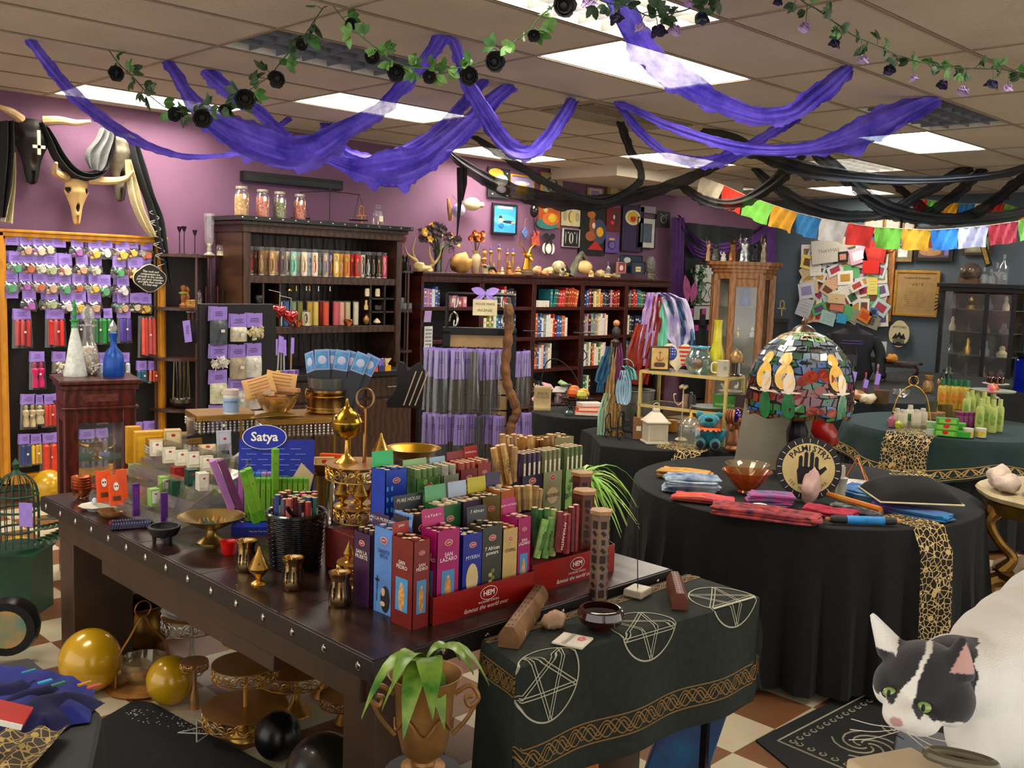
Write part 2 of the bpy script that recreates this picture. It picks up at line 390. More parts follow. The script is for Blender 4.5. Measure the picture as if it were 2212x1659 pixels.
# ======================= hung from the ceiling =======================
def plane_pts(A,B,pxs):
 n=(B-A).cross(V((0,0,1))).normalized();out=[];O=V((0,0,CH))
 for x,y in pxs:
  d=ray(x,y);t=(A-O).dot(n)/d.dot(n);p=O+d*t;out.append(p)
 return out
def sheer(c,c2,a):
 k=('sheer',c,a)
 if k in MATS:return MATS[k]
 m,n,l,b=nt_new('sheer');tc=n.new('ShaderNodeTexCoord')
 t=n.new('ShaderNodeTexNoise');t.inputs['Scale'].default_value=5;t.inputs['Detail'].default_value=9;t.inputs['Roughness'].default_value=.7;l.new(tc.outputs['Object'],t.inputs['Vector'])
 r=n.new('ShaderNodeValToRGB');r.color_ramp.elements[0].position=.35;r.color_ramp.elements[0].color=lin(c);r.color_ramp.elements[1].position=.65;r.color_ramp.elements[1].color=lin(c2);l.new(t.outputs['Fac'],r.inputs[0]);l.new(r.outputs[0],b.inputs['Base Color'])
 mr=n.new('ShaderNodeMapRange');mr.inputs['From Min'].default_value=.3;mr.inputs['From Max'].default_value=.7;mr.inputs['To Min'].default_value=1;mr.inputs['To Max'].default_value=a;l.new(t.outputs['Fac'],mr.inputs['Value'])
 b.inputs['Roughness'].default_value=.85
 tr=n.new('ShaderNodeBsdfTranslucent');l.new(r.outputs[0],tr.inputs['Color']);tp=n.new('ShaderNodeBsdfTransparent')
 m1=n.new('ShaderNodeMixShader');m1.inputs[0].default_value=.22;l.new(b.outputs[0],m1.inputs[1]);l.new(tr.outputs[0],m1.inputs[2])
 m2=n.new('ShaderNodeMixShader');l.new(mr.outputs[0],m2.inputs[0]);l.new(tp.outputs[0],m2.inputs[1]);l.new(m1.outputs[0],m2.inputs[2])
 l.new(m2.outputs[0],n['Material Output'].inputs['Surface']);MATS[k]=m;return m
SP=sheer('#3c2cac','#7460e0',.95);SB=sheer('#0c0c0e','#1c1d20',.9)
def swag(name,label,pxs,wd,m,cat,seed,group=None,rag=.15,hA=CEIL,hB=CEIL,extra=None):
 rr=random.Random(seed);A=T(pxs[0][0],pxs[0][1],hA);B=T(pxs[-1][0],pxs[-1][1],hB)
 P=spl([A]+plane_pts(A,B,pxs[1:-1])+[B],7);n=len(P)-1
 side=(B-A).cross(V((0,0,1))).normalized()
 ph=rr.uniform(0,6);nz_=lambda u,k:rag*2.2*noise.noise(V((u*26,seed*3.7+k,0)))+rag*.8*noise.noise(V((u*70,seed,k)))
 cv=[]
 for k in rg(n+1):
  t=(P[min(k+1,n)]-P[max(k-1,0)]).normalized();c=t.cross((P[k]-V((0,0,CH))).normalized());c.normalize()
  if(cv and c.dot(cv[-1][0])<0)or(not cv and c.z>0):c=-c
  cv.append((c,t.cross(c)))
 def wat(u):
  k=u*(len(wd)-1);i=min(int(k),len(wd)-2);return .62*(wd[i]+(wd[i+1]-wd[i])*(k-i))
 def fn(u,v):
  i=u*n;k=min(int(i),n-1);p=P[k].lerp(P[k+1],i-k);c=cv[k][0].lerp(cv[k+1][0],i-k);d=cv[k][1].lerp(cv[k+1][1],i-k)
  W=wat(u)*(1.0 if m==SP else .85);q=v-.5
  if v>.93:q+=nz_(u,1)
  if v<.01:q-=nz_(u,2)*.4
  f=sin(v*PI*5+ph+u*5)*.12*W+sin(v*PI*2.2+u*9)*.14*W
  r=p+c*(q*W)+d*f;r.z=min(r.z,CEIL-.006);return r
 g=G();g.grid(fn,150,14,m);o=g.bd(name)
 tag(o,label,cat,group);return o,P,side
PS='purple gauze swags'
for i,(nm,lb,px,wd)in enumerate([
('gauze_swag','purple gauze swag starting at the upper left corner of the ceiling',[(62,82),(100,134),(150,194),(200,241),(268,288),(334,321),(401,338),(485,335),(535,321),(629,253)],[.08,.1,.12,.12,.1,.07,.05,.06,.08]),
('gauze_swag','wide purple gauze swag dipping behind the black rose garland',[(361,129),(395,187),(428,234),(502,284),(569,314),(636,331),(690,318),(747,281),(814,244),(867,187),(921,130),(958,74)],[.1,.13,.2,.34,.36,.3,.22,.14,.12,.12,.14]),
('gauze_swag','long narrow purple gauze swag ending in a broad fold before the framed art',[(442,148),(485,187),(569,251),(636,308),(736,355),(800,368),(857,366),(914,348),(964,310),(1031,250),(1108,181)],[.14,.14,.12,.1,.12,.3,.42,.3,.24,.2,.14]),
('gauze_swag','short purple gauze swag with its left end hanging by the purple wall',[(700,264),(722,305),(760,340),(820,350),(900,318),(960,270),(1010,215),(1050,170)],[.16,.14,.2,.2,.14,.12,.1]),
('gauze_swag','purple gauze loop in the middle below the green rose garland',[(965,74),(981,95),(994,134),(1014,187),(1041,234),(1075,288),(1111,325),(1148,329),(1182,301),(1215,254),(1240,211)],[.1,.09,.1,.12,.15,.17,.17,.14,.15,.14,.12]),
('gauze_swag','broad bright purple gauze swag crossing the large glowing ceiling panel',[(1310,-40),(1338,8),(1375,78),(1420,140),(1475,180),(1531,212),(1589,236),(1650,251),(1712,243),(1753,214),(1803,173),(1840,142)],[.16,.17,.19,.2,.18,.15,.13,.15,.17,.16,.1]),
('gauze_swag','thin purple gauze swag running right to the bluish light',[(1328,217),(1382,243),(1444,272),(1527,301),(1589,318),(1671,326),(1753,320),(1836,297),(1918,260),(2028,208)],[.08,.08,.1,.11,.13,.12,.14,.3,.34,.12]),
('gauze_swag','purple gauze swag overlapping the long black gauze',[(1334,222),(1382,284),(1444,334),(1506,350),(1547,348),(1609,322),(1671,284),(1728,251)],[.08,.1,.1,.13,.16,.14,.12,.1])]):
 swag(nm,lb,px,wd,SP,'gauze swag',i+3,PS)
BS='black gauze swags'
for i,(lb,px,wd)in enumerate([
('longest black gauze swag drooping in front of the framed art',[(965,325),(1010,362),(1070,398),(1150,425),(1250,438),(1330,432),(1420,410),(1500,380),(1600,330),(1725,252)],[.08,.2,.26,.28,.26,.22,.18,.16,.13,.1]),
('thin black gauze strip falling steeply from the air vent',[(1018,292),(1100,345),(1180,395),(1260,428),(1320,430),(1385,385),(1360,320),(1338,258)],[.1,.12,.12,.1,.1,.1,.12,.12]),
('long black gauze swag reaching the right edge of the view',[(1517,275),(1589,305),(1650,335),(1730,362),(1795,376),(1918,388),(2042,388),(2166,375),(2290,340)],[.14,.2,.24,.24,.18,.13,.12,.14]),
('black gauze swag curling left over the first prayer flags',[(1745,308),(1712,350),(1671,396),(1609,434),(1556,441),(1506,425),(1452,385)],[.24,.24,.22,.2,.2,.16]),
('black gauze swag looping above the blue and white prayer flags',[(1626,362),(1671,400),(1733,441),(1795,463),(1857,468),(1918,460),(2001,412),(2100,360)],[.12,.22,.26,.24,.18,.2,.22]),
('dark gauze swag sagging over the grey wall at the right',[(1749,318),(1815,371),(1857,412),(1918,449),(2001,470),(2083,474),(2212,458),(2290,410)],[.2,.2,.24,.26,.24,.22,.2]),
('slanting black gauze strip left of the rightmost one',[(2128,363),(2063,421),(1990,468),(1920,462),(1870,425),(1842,385)],[.18,.2,.2,.24,.2]),
('rightmost slanting black gauze strip',[(2235,370),(2190,400),(2145,437),(2090,468),(2030,470),(1970,430),(1930,395)],[.2,.22,.24,.2,.14])]):
 swag('gauze_swag',lb,px,wd,SB,'gauze swag',i+30,BS,rag=.12)
g=G()
for dx,L in((0,.62),(.05,.3)):
 p=WY(993+dx*200,362,6.9);
 g.tb([p,p+V((.01,0,-L*.5)),p+V((-.01,.0,-L))],.018,SB,5,rr=[.03,.022,.006])
tag(g.bd('gauze_strand'),'two frayed black strands hanging from the longest black gauze swag','gauze strand')
# prayer flags
FC=['#cfc6ae','#c8301e','#6cb444','#c8921c','#2c7cb4','#cfcac2','#cc2c24','#78c040','#d8a428','#2c78c0','#b8b4cc','#b03440','#78b848']
fm=[mat(c,.85,0,.18,9,.3)for c in FC];fn_=['white','red','green','ochre','blue','white','red','green','yellow','blue','lavender white','dark red','pale green']
A=T(1505,376,CEIL);B=AD(2290,452,7.6)
top=[(1514,381),(1564,400),(1609,421),(1671,443),(1723,460),(1774,472),(1832,482),(1890,491),(1949,494),(2011,497),(2071,493),(2135,487),(2199,478),(2260,462)]
def flags(top,A,B,label,fms,hpx,names):
 t=Th('prayer_flag_string',label,'prayer flags',A);P=plane_pts(A,B,top);inv=-A
 g=G();g.tb([p+inv for p in[A]+P+[B]],.004,mat('#b8a888',.8),5);g.bd('cord',t)
 for i in rg(len(P)-1):
  a,b=P[i]+inv,P[i+1]+inv;h=hpx*mpp(P[i]);sd=(b-a).cross(V((0,0,1))).normalized();ph=U(0,6);k=U(.2,.5)
  def fn(u,v):
   p=a.lerp(b,.02+.96*u);s=(b-a).normalized();perp=V((s.z*(-1 if s.x>0 else 1),0,0))
   dn=sd.cross(s);dn=-dn if dn.z>0 else dn
   return p+dn*(v*h)*(1+.03*sin(u*7+ph))+sd*(.025*sin(u*6+ph)*v+.012*sin(u*17+v*5))
  g=G();g.grid(fn,10,8,fms[i%len(fms)]);g.bd('flag',t,names[i%len(names)]+' cloth flag')
flags(top,A,B,'string of coloured prayer flags crossing in front of the grey wall',fm,44,fn_)
A=WX(1965,428,12.6);B=WX(2290,462,12.6)
flags([(1978,430),(2004,432),(2036,436),(2072,440),(2106,440),(2140,440),(2172,440),(2206,452),(2240,458)],A,B,'farther string of prayer flags half hidden by black gauze',[fm[1],fm[2],fm[3],fm[4],fm[5],fm[1],fm[2],fm[3]],26,['red','green','ochre','blue','white','red','green','yellow'])
# rose garlands
LF=mat('#3c6c2c',.5,0,.3,30);LFD=mat('#22401e',.5,0,.3,30);LFL=mat('#6c9c4c',.5,0,.25,30);BR=mat('#08070a',.8,0,.2,30);LR=mat('#b59ac8',.7,0,.15,30);DR=mat('#231a40',.8,0,.2,30)
def rose(g,c,r,m,d=(0,0,-1),rr=R):
 c=V(c);d=V(d).normalized();x=d.orthogonal().normalized();y=d.cross(x)
 for ring,(nr,rad_,op,L)in enumerate([(3,.18,.1,.7),(5,.35,.35,.95),(6,.55,.7,1.1)]):
  for k in rg(nr):
   a=2*PI*k/nr+ring*.7+rr.uniform(-.2,.2);o=x*cos(a)+y*sin(a);tx=d.cross(o)
   vs=[]
   for j in rg(4):
    v=j/3;out=r*(.12+rad_*(1.3*v**.7)+op*.35*v*v);h=(-.5+L*v)*r;wv=r*(.25+.75*sin(PI*min(1,.25+v*.6)))*.75
    for s in(-1,0,1):vs.append(c+o*(out-abs(s)*wv*.35)+tx*(s*wv)+d*(h-abs(s)*.12*r*v))
   g.add(vs,[(j*3+i,j*3+i+1,j*3+i+4,j*3+i+3)for j in rg(3)for i in rg(2)],m)
 g.ell(c-d*.1*r,r*.42,m,8)
def garland(label,pxs,roses,leafm,stemm,dens,leafL,seed,hA=CEIL,hB=CEIL,hang=False):
 rr=random.Random(seed);A=T(pxs[0][0],pxs[0][1],hA);B=T(pxs[-1][0],pxs[-1][1],hB)
 t=Th('rose_garland',label,'garland',A);P=spl([A]+plane_pts(A,B,pxs[1:-1])+[B],6)
 side=(B-A).cross(V((0,0,1))).normalized()
 g=G();g.tb([p-A for p in P],.0028,stemm,5);g.bd('stem',t)
 g=G();Ls=0
 for i in rg(3,len(P)-2):
  Ls+=(P[i]-P[i-1]).length
  while Ls>dens:
   Ls-=dens;p=P[i].lerp(P[i-1],rr.random())-A;d=V((rr.uniform(-1,1),rr.uniform(-1,1),rr.uniform(-.9,.9))).normalized();st=p+d*.03
   g.tb([p,st],.0015,stemm,4)
   m=rr.choice(leafm)
   for a in(-.9,0,.9):
    dd=(MR(a,3,side)@d);g.leaf(st,dd,side+V((0,0,rr.uniform(-.6,.6))),leafL*rr.uniform(.7,1.15),leafL*.62,m,.3)
 g.bd('leaves',t)
 nm={BR:'black rose',DR:'dark purple rose',LR:'lavender rose'}
 for x,y,r,m in roses:
  p=plane_pts(A,B,[(x,y)])[0];r=r*mpp(p)*1.05;g=G();d=V((rr.uniform(-.5,.5),rr.uniform(-.5,.5),-1))if hang else V((-.6+rr.uniform(-.4,.4),-.7,rr.uniform(-.7,.2)))
  rose(g,p-A,r,m,d,rr);q=min(P,key=lambda s:(s-p).length)
  g.tb([q-A,(q-A).lerp(p-A,.5)+V((0,0,.01)),p-A-d.normalized()*r*.4],.0018,stemm,4)
  g.bd('rose',t,nm[m])
garland('garland of black roses and dark leaves hanging at the left below the dark ceiling light',[(234,107),(258,139),(288,167),(318,201),(351,228),(385,241),(435,241),(475,231),(522,207),(549,187),(582,164),(612,127),(646,90),(656,79),(669,60),(696,20),(706,13)],
[(254,157,16,BR),(381,248,15,BR),(437,254,19,BR),(488,236,12,BR),(530,212,21,BR),(600,169,18,BR),(652,97,12,BR)],[LFD,LFD,LF],LFD,.055,.062,5)
garland('bright green leafy garland with black roses at the top centre',[(720,13),(744,44),(770,70),(807,100),(841,127),(881,144),(928,147),(981,147),(1021,140),(1058,124),(1102,94),(1142,67),(1165,37),(1195,13),(1240,-30)],
[(757,50,12,BR),(805,124,15,BR),(857,156,18,BR),(928,166,14,BR),(1015,164,19,BR),(1066,134,21,BR),(1153,75,13,BR),(1217,13,24,BR)],[LF,LFL,LFL],LF,.04,.055,8)
garland('dark garland of purple roses crossing the top edge of the view',[(1240,-40),(1300,2),(1360,14),(1400,34),(1450,28),(1500,14),(1600,-40)],
[(1330,38,16,DR),(1422,65,18,DR),(1517,38,15,DR),(1383,58,13,LR),(1458,63,15,LR),(1272,2,18,LR),(1488,8,12,LR)],[LFD,LFD],LFD,.03,.05,9,hang=True)
garland('garland of dark and lavender roses along the upper right',[(1690,-40),(1733,2),(1766,21),(1811,54),(1848,78),(1898,99),(1943,120),(2001,136),(2050,144),(2104,148),(2166,150),(2212,157),(2330,150)],
[(1804,93,13,DR),(1920,149,13,DR),(2037,181,12,DR),(2143,181,15,DR),(1681,2,10,DR),(1739,57,13,LR),(1865,128,13,LR),(1974,168,10,LR),(2082,195,13,LR),(2177,189,11,LR)],[LFD,LFD,LF],LFD,.05,.045,10,hang=True)
# ======================= back wall, left: pegboard, skulls, shelf unit =======================
PY=7.60
g=G();x0,x1,zt,zb=2.33,3.585,1.99,.14
PB=mat('#15130f',.8,0,.2,60)
t=Th('pegboard','tall black pegboard in a golden pine frame hung with small bags',"pegboard",((x0+x1)/2,PY,0));W=x1-x0
g=G();g.box((0,.03,(zt+zb)/2),(W-.08,.02,zt-zb-.08),PB);g.bd('board',t)
g=G();
for s in(-1,1):g.box((s*(W/2-.035),0,(zt+zb)/2),(.07,.07,zt-zb),PINE);g.box((s*(W/2-.035),-.04,(zt+zb)/2),(.035,.02,zt-zb-.03),PINE)
g.box((0,0,zt-.035),(W,.07,.07),PINE);g.box((0,-.02,zt-.01),(W+.02,.08,.02),PINE);g.box((0,-.04,zt-.035),(W-.05,.02,.03),PINE);g.box((0,0,zb+.035),(W,.07,.07),PINE)
bv(g.bd('frame',t),.004)
# small bags
HK=mat('#202020',.4,.7)
def scrib(g,w,z,lines,y,m=INK):
 for i in rg(lines):
  ww=w*U(.5,.8);g.add([(-ww/2,y,z-i*.012),(ww/2,y,z-i*.012+.001),(ww/2,y,z-i*.012-.0025),(-ww/2,y,z-i*.012-.0035)],[(0,1,2,3)],m)
def smallbag(cc,kind=0):
 t=Th('hanging_bag','','bag');w=.098
 g=G();g.box((0,-.003,-.04),(w*.95,.003,.08),PURP,rot=(0,U(-.06,.06),0));g.box((.003,.003,-.042),(w*.95,.003,.078),PURP,rot=(0,-.05,0));scrib(g,w*.8,-.03,3,-.006,mat('#5a3f90',.8));g.bd('label_card',t)
 g=G();g.tb([(0,.03,.004),(0,0,.0),(0,-.02,.012)],.0025,HK,5);g.bd('hook',t)
 if kind<2:
  def fn(u,v):return((u-.5)*w*(1+.25*sin(PI*v)),-.004-.03*sin(PI*u)*sin(PI*min(1,v*1.05))*(1+.3*sin(9*u)),-.078-v*.082+.006*sin(u*12))
  g=G();g.grid(fn,8,7,PLAST);g.grid(lambda u,v:(fn(u,v)[0],.006,fn(u,v)[2]),4,4,PLAST);g.bd('pouch',t)
  g=G();g.la([(.024,-.006),(.026,0),(.024,.006)],mat(cc,.5,0,.2,60),12,(0,0,0));
  g.M=Matrix.Identity(4)
  for v in rg(len(g.v)):p=g.v[v];g.v[v]=V((p.x+.008,p.z-.022,p.y-.122))
  for k in rg(5):g.ell((U(-.03,.03),-.012,U(-.15,-.1)),(.016,.01,.012),mat(cc,.6,0,.4,70),7)
  g.bd('contents',t)
 return Proto(t)
cols=['#d8c8a8','#c8a080','#a8b488','#c8c4b0','#c06848','#58a070','#a860b0','#d8b848','#d0c8c8']
SBG=[smallbag(c)for c in cols];LBL=smallbag('#ffffff',2)
rows=[(503,[(24,2),55,84,(104,1),(126,2),166,204,228,263,286,316],'top'),(542,[33,62,87,109,140,176,206,256,289,314],'second'),(583,[22,54,85,110,139,168,203,224,265],'third'),(620,[(24,2),62,111,144,170,203,265,292,314],'fourth')]
for ty,xs,nm in rows:
 for i,x in enumerate(xs):
  k=0
  if isinstance(x,tuple):x,k=x
  pr=LBL if k==2 else R.choice(SBG);dz=(x-24)*.042*-1
  p=WY(x,ty+x*.045,PY-.03)
  lab='%s small purple-labelled bag from the left, %s row of the pegboard'%(ORD[i],nm)if k<2 else 'purple card without a bag, %s from left, %s row of the pegboard'%(ORD[i],nm)
  pr.put(p,U(-.1,.1),lab,'small bags on the gold pegboard',sc=U(.92,1.08))
  if i%2==0 and k==0:R.choice(SBG).put(p+V((-.022,.022,.006)),U(-.15,.15),'small bag hanging just behind the %s bag of the %s row on the pegboard'%(ORD[i],nm),'small bags behind others on the pegboard',sc=1)
# long candle bags
def longbag(col,n,H,W=.11,lab=True,fig=False):
 t=Th('candle_bag','','bag');g=G()
 if lab:
  g.box((0,-.004,-.035),(W*.9,.004,.075),PURP,rot=(0,U(-.08,.08),0));g.box((-.006,.004,-.035),(W*.9,.004,.075),PURP,rot=(0,.06,0));scrib(g,W*.7,-.02,3,-.0075,mat('#5a3f90',.8));g.bd('label_card',t)
 g=G();g.tb([(0,.03,.004),(0,0,0),(0,-.02,.012)],.0025,HK,5);g.bd('hook',t)
 m=mat(col,.45,0,.15,20);z0=-.075 if lab else-.01
 for i in rg(n):
  x=(i-(n-1)/2)*W*.8/max(n,1);g=G();L=H*U(.92,1);r=W*.36/n+.002
  if fig:g.la([(.0,z0-L),(r,z0-L),(r*1.05,z0-L*.8),(r*.75,z0-L*.55),(r*1.1,z0-L*.4),(r*1.15,z0-L*.28),(r*.4,z0-L*.2),(r*.65,z0-L*.12),(r*.5,z0-L*.03),(0,z0)],m,10,(x,-.012,0))
  else:g.la([(r*1.1,z0-L),(r,z0-L*.95),(r,z0-L*.08),(r*.5,z0-L*.02),(0,z0)],m,8,(x+U(-.004,.004),-.012+U(-.006,.006),0))
  g.bd('candle',t)
 g=G()
 def fn(u,v):return((u-.5)*W*(1.02+.12*v),-.026*sin(PI*u)**.5-.006,z0+.01-v*(H+.02))
 g.grid(fn,8,4,PLAST);g.grid(lambda u,v:(fn(u,v)[0],.008,fn(u,v)[2]),3,2,PLAST);g.box((.01,-.034,z0-H*.45),(.014,.001,.014),WHITE);g.bd('sleeve',t)
 return t
for x,yt,yb,c,n,lab,fig,w,lb in[(47,668,752,'#c81410',3,1,0,.13,'bag of red candles at the upper left of the pegboard'),(119,668,750,'#d01a10',3,1,0,.14,'bag of red candles beside the crystal decanters'),(168,668,740,'#2a2a2c',2,1,0,.1,'bag with dark contents behind the crystal decanter'),(210,667,744,'#0a7a2c',2,1,0,.1,'left bag of green candles behind the decanters'),(229,667,744,'#0c8a30',2,1,0,.1,'right bag of green candles behind the decanters'),(268,667,741,'#4a2c98',3,1,0,.11,'bag of purple candles next to the green ones'),
(319,682,772,'#d84a3a',4,0,0,.15,'clear bag of coral candles at the right of the pegboard'),(80,760,841,'#d8146a',2,1,1,.11,'bag of hot pink figure candles'),(127,760,805,'#7a6a3a',2,1,0,.1,'bag with gold contents left of the white bottle'),(222,762,830,'#8890b0',2,1,0,.09,'bag behind the blue glass bottle'),(268,762,830,'#c0c0d0',2,1,0,.09,'bag just right of the blue glass bottle'),
(306,780,827,'#2a6a8a',3,1,0,.085,'small bag of teal candles'),(331,780,827,'#e04a14',3,1,0,.085,'small bag of orange candles'),(61,852,927,'#cdbb8c',2,1,1,.11,'bag of cream figure candles'),(84,853,919,'#c8b890',1,1,1,.075,'narrow bag with one cream figure candle'),(107,852,923,'#d42814',3,1,0,.11,'bag of red candles behind the wooden cabinet'),(177,858,915,'#d83a10',2,1,0,.085,'bag of orange-red candles seen through the wooden cabinet'),(200,858,915,'#4a4468',3,1,0,.1,'bag of grey-purple candles seen through the cabinet'),(222,858,917,'#8a86a0',2,1,0,.09,'bag of pale grey candles seen through the cabinet'),
(53,938,1008,'#20407c',2,1,0,.09,'bag of dark blue candles low on the pegboard'),(77,938,1004,'#dcae10',3,1,0,.1,'bag of yellow candles low on the pegboard'),(106,936,1024,'#d83a1c',2,1,0,.13,'bag of orange-red candles low on the pegboard'),(188,928,1016,'#54505c',3,1,0,.12,'bag of charcoal candles behind the brass lamp'),(220,926,1010,'#6c5a6c',2,1,0,.1,'bag of mauve-grey candles behind the glass shelf'),(295,912,990,'#d8a81a',2,1,0,.1,'bag of yellow candles right of the wooden cabinet'),(326,910,985,'#d8b02a',2,1,0,.13,'purple-labelled bag beside the tall yellow box')]:
 p=WY(x,yt,PY-.03);q=WY(x,yb,PY-.03);t=longbag(c,n,p.z-q.z-(.085 if lab else .02),w,lab,fig);t.location=p;t['label']=lb;t['group']='candle bags on the pegboard'
# wood cabinet with a glass case
def curio(name,label,loc,rz,W,D,H,m,zb=.35):
 t=Th(name,label,'cabinet',loc,rz);g=G()
 g.box((0,0,H-.012),(W+.06,D+.06,.024),m);g.box((0,0,H-.04),(W+.03,D+.03,.03),m);g.box((0,0,H-.10),(W,D,.1),m);g.box((0,0,H-.155),(W+.03,D+.03,.018),m);bv(g.bd('top',t),.006)
 g=G()
 for a in(-1,1):
  for b in(-1,1):g.box((a*(W/2-.035),b*(D/2-.035),(H-.16)/2),(.07,.07,H-.16),m)
 for a in(-1,1):g.box((a*(W/2-.02),0,H-.20),(.03,D-.1,.08),m);g.box((a*(W/2-.02),0,zb),(.03,D-.1,.06),m)
 for b in(-1,1):g.box((0,b*(D/2-.02),H-.20),(W-.1,.03,.08),m);g.box((0,b*(D/2-.02),zb),(W-.1,.03,.06),m)
 g.box((0,0,zb-.03),(W,D,.03),m);bv(g.bd('frame',t),.004)
 g=G()
 for a in(-1,1):g.box((a*(W/2-.02),0,(H-.2+zb)/2),(.004,D-.14,H-.2-zb),GLS)
 g.box((0,-(D/2-.02),(H-.2+zb)/2),(W-.14,.004,H-.2-zb),GLS);g.bd('glass_pane',t)
 g=G();g.box((0,0,(H+zb)/2-.06),(W-.09,D-.09,.006),Gs('#a8d8b8',.5));g.bd('glass_shelf',t)
 g=G();g.box((0,-(D/2+.001),H-.10),(W*.5,.006,.04),mat('#5a2414',.4,0,.4,30,.6));g.bd('carved_panel',t)
 return t
CABZ=1.14
cb=T(202,816,CABZ)+V((.03,.05,0));cb.z=0;crz=face(cb)+.15
curio('display_cabinet','small dark red wooden cabinet with glass sides and carved band beside the pegboard',cb,crz,.37,.33,CABZ,mat('#4a160c',.3,0,.3,6,.1,kind='wave'))
# bottles on the cabinet
p=T(163,812,CABZ);t=Th('decanter','white frosted cone bottle with a green glass stopper on the wooden cabinet','decanter',p,0)
g=G();g.la([(.062,0),(.064,.006),(.05,.08),(.03,.2),(.018,.255),(.016,.28),(.02,.285)],mat('#d8dcd4',.35,0,.2,40,.3),20);g.bd('body',t)
gg=mat('#3cae5a',.15,0,.2,20,trans=.4);g=G();g.la([(.019,.27),(.018,.30),(.026,.31),(.026,.315),(.008,.32),(.012,.34),(.014,.36),(.006,.375),(.012,.39),(.008,.41),(0,.44)],gg,14);g.bd('stopper',t)
p=T(193,810,CABZ)+V((.02,.06,0));t=Th('decanter','clear crystal decanter with round stopper filled with glass gravel','decanter',p,0)
g=G();g.la([(.05,0),(.062,.03),(.06,.1),(.045,.17),(.03,.2),(.028,.27),(.05,.275),(.052,.282)],Gs('#ffffff',.3),20);g.bd('body',t)
g=G();g.la([(.046,.004),(.057,.03),(.055,.1),(.042,.155),(0,.165)],mat('#c8bca8',.25,.3,.6,90,.6,bscale=120),18);g.bd('gravel',t)
g=G();g.la([(.015,.275),(.02,.3),(.036,.32),(.038,.35),(.026,.375),(.028,.385),(0,.39)],Gs('#ffffff',.45),16);g.bd('stopper',t)
for i,(x,y)in enumerate([(141,812),(212,812)]):
 p=T(x,y,CABZ)+V((0,.04,0));t=Th('cluster_ornament','clear glass bead cluster '+('left of the frosted bottle' if i==0 else 'between the decanter and the blue bottle'),'ornament',p)
 g=G()
 for k in rg(40):
  a=U(0,6.3);r=U(0,.03);g.ell((r*cos(a),r*sin(a),.008+U(0,.06)),.0085,mat('#cfc8b8',.12,.2,.2,50),7)
 g.bd('beads',t)
p=T(246,812,CABZ);t=Th('decanter','frosted cobalt blue bottle with a clear faceted stopper','decanter',p)
g=G();g.la([(.054,0),(.058,.008),(.055,.1),(.045,.135),(.02,.165),(.015,.2),(.024,.225),(.026,.245)],mat('#0a4aa8',.32,.1,.12,60),22);g.bd('body',t)
g=G();g.la([(.008,.235),(.024,.27),(.02,.285),(0,.32)],Gs('#ffffff',.45),6);g.bd('stopper',t,sm=False)
# brass oil lamp inside cabinet on glass shelf
t=Th('oil_lamp','brass oil lamp with long spout standing on the glass shelf of the small cabinet','oil lamp',(cb.x-.02,cb.y-.05,.682),crz-.1)
g=G();g.la([(.035,0),(.03,.008),(.012,.02),(.012,.035),(.04,.05),(.048,.07),(.035,.088),(.012,.098),(.015,.11),(0,.125)],BRASS,16);g.bd('body',t)
g=G();g.tb(spl([(-.035,0,.07),(-.08,0,.085),(-.12,0,.115)]),.012,BRASS,8,rr=[.018-.012*i/16 for i in rg(17)]);g.bd('spout',t)
g=G();g.tb(spl([(.035,0,.07),(.075,0,.06),(.1,0,.09),(.085,0,.13),(.06,0,.13)]),.004,BRASS,6);g.bd('handle',t)
# skulls
def skull(label,pxc,pyt,pyb,m,hm,hpts,Y=7.62,tilt=0,w=1):
 p=WY(pxc,pyt,Y);q=WY(pxc,pyb,Y);H=p.z-q.z;t=Th('longhorn_skull',label,'skull',p,0)
 pr=[(0,.05),(.16,.02),(.25,-.08),(.24,-.18),(.27,-.27),(.22,-.38),(.17,-.5),(.13,-.62),(.11,-.75),(.09,-.88),(.07,-.97),(.02,-1.0)]
 def fn(u,v):
  k=v*(len(pr)-1);i=min(int(k),len(pr)-2);f=k-i;r=pr[i][0]+(pr[i+1][0]-pr[i][0])*f;z=pr[i][1]+(pr[i+1][1]-pr[i][1])*f
  a=-PI+PI*u;notch=0
  x=r*H*w*cos(a);y=r*H*.85*sin(a)*(1-.15*abs(cos(a)))
  for s in(-1,1): # eye sockets
   d=((x/H/w-s*.2)**2/.004+(z+.24)**2/.0065)
   if d<1:y+=.085*H*(1-d)
  d=(x/H/w)**2/.002+(z+.62)**2/.012
  if d<1:y+=.06*H*(1-d)
  if z<-.8 and abs(x/H)<.025:y+=.05*H
  return(x,y,z*H)
 dark=mat('#2a160c',.8)
 def mf(u,v):
  x,y,z=fn(u+.015,v+.015);x/=H*w;z/=H
  if(abs(abs(x)-.2)**2/.0028+(z+.24)**2/.0045)<1 or x*x/.0016+(z+.62)**2/.009<1:return dark
  return m
 g=G();g.grid(fn,44,40,m,mf);g.bd('cranium',t)
 for s,pts in zip((-1,1),hpts):
  P=[WY(x,y,Y)-p for x,y in pts];P=[v+V((0,-.02-.05*i,0))for i,v in enumerate(P)];P=spl(P,5);n=len(P)
  g=G();g.tb(P,.03,hm,9,rr=[.034*(1-i/n)**.6+.004 for i in rg(n)]);g.bd('horn',t)
 return t,p,H
BK=mat('#14110f',.7,0,.3,14,.4);GS=mat('#6a6252',.8,0,.3,18,.4);HN=mat('#c8a878',.4,0,.2,10)
BN2=mat('#d2b070',.6,0,.25,9,.3)
skull('bleached cow skull with upturned horns hanging above the pegboard',164,388,486,BN2,HN,[[(140,382),(118,378),(104,370),(103,354)],[(190,388),(225,392),(255,388),(268,372)]])
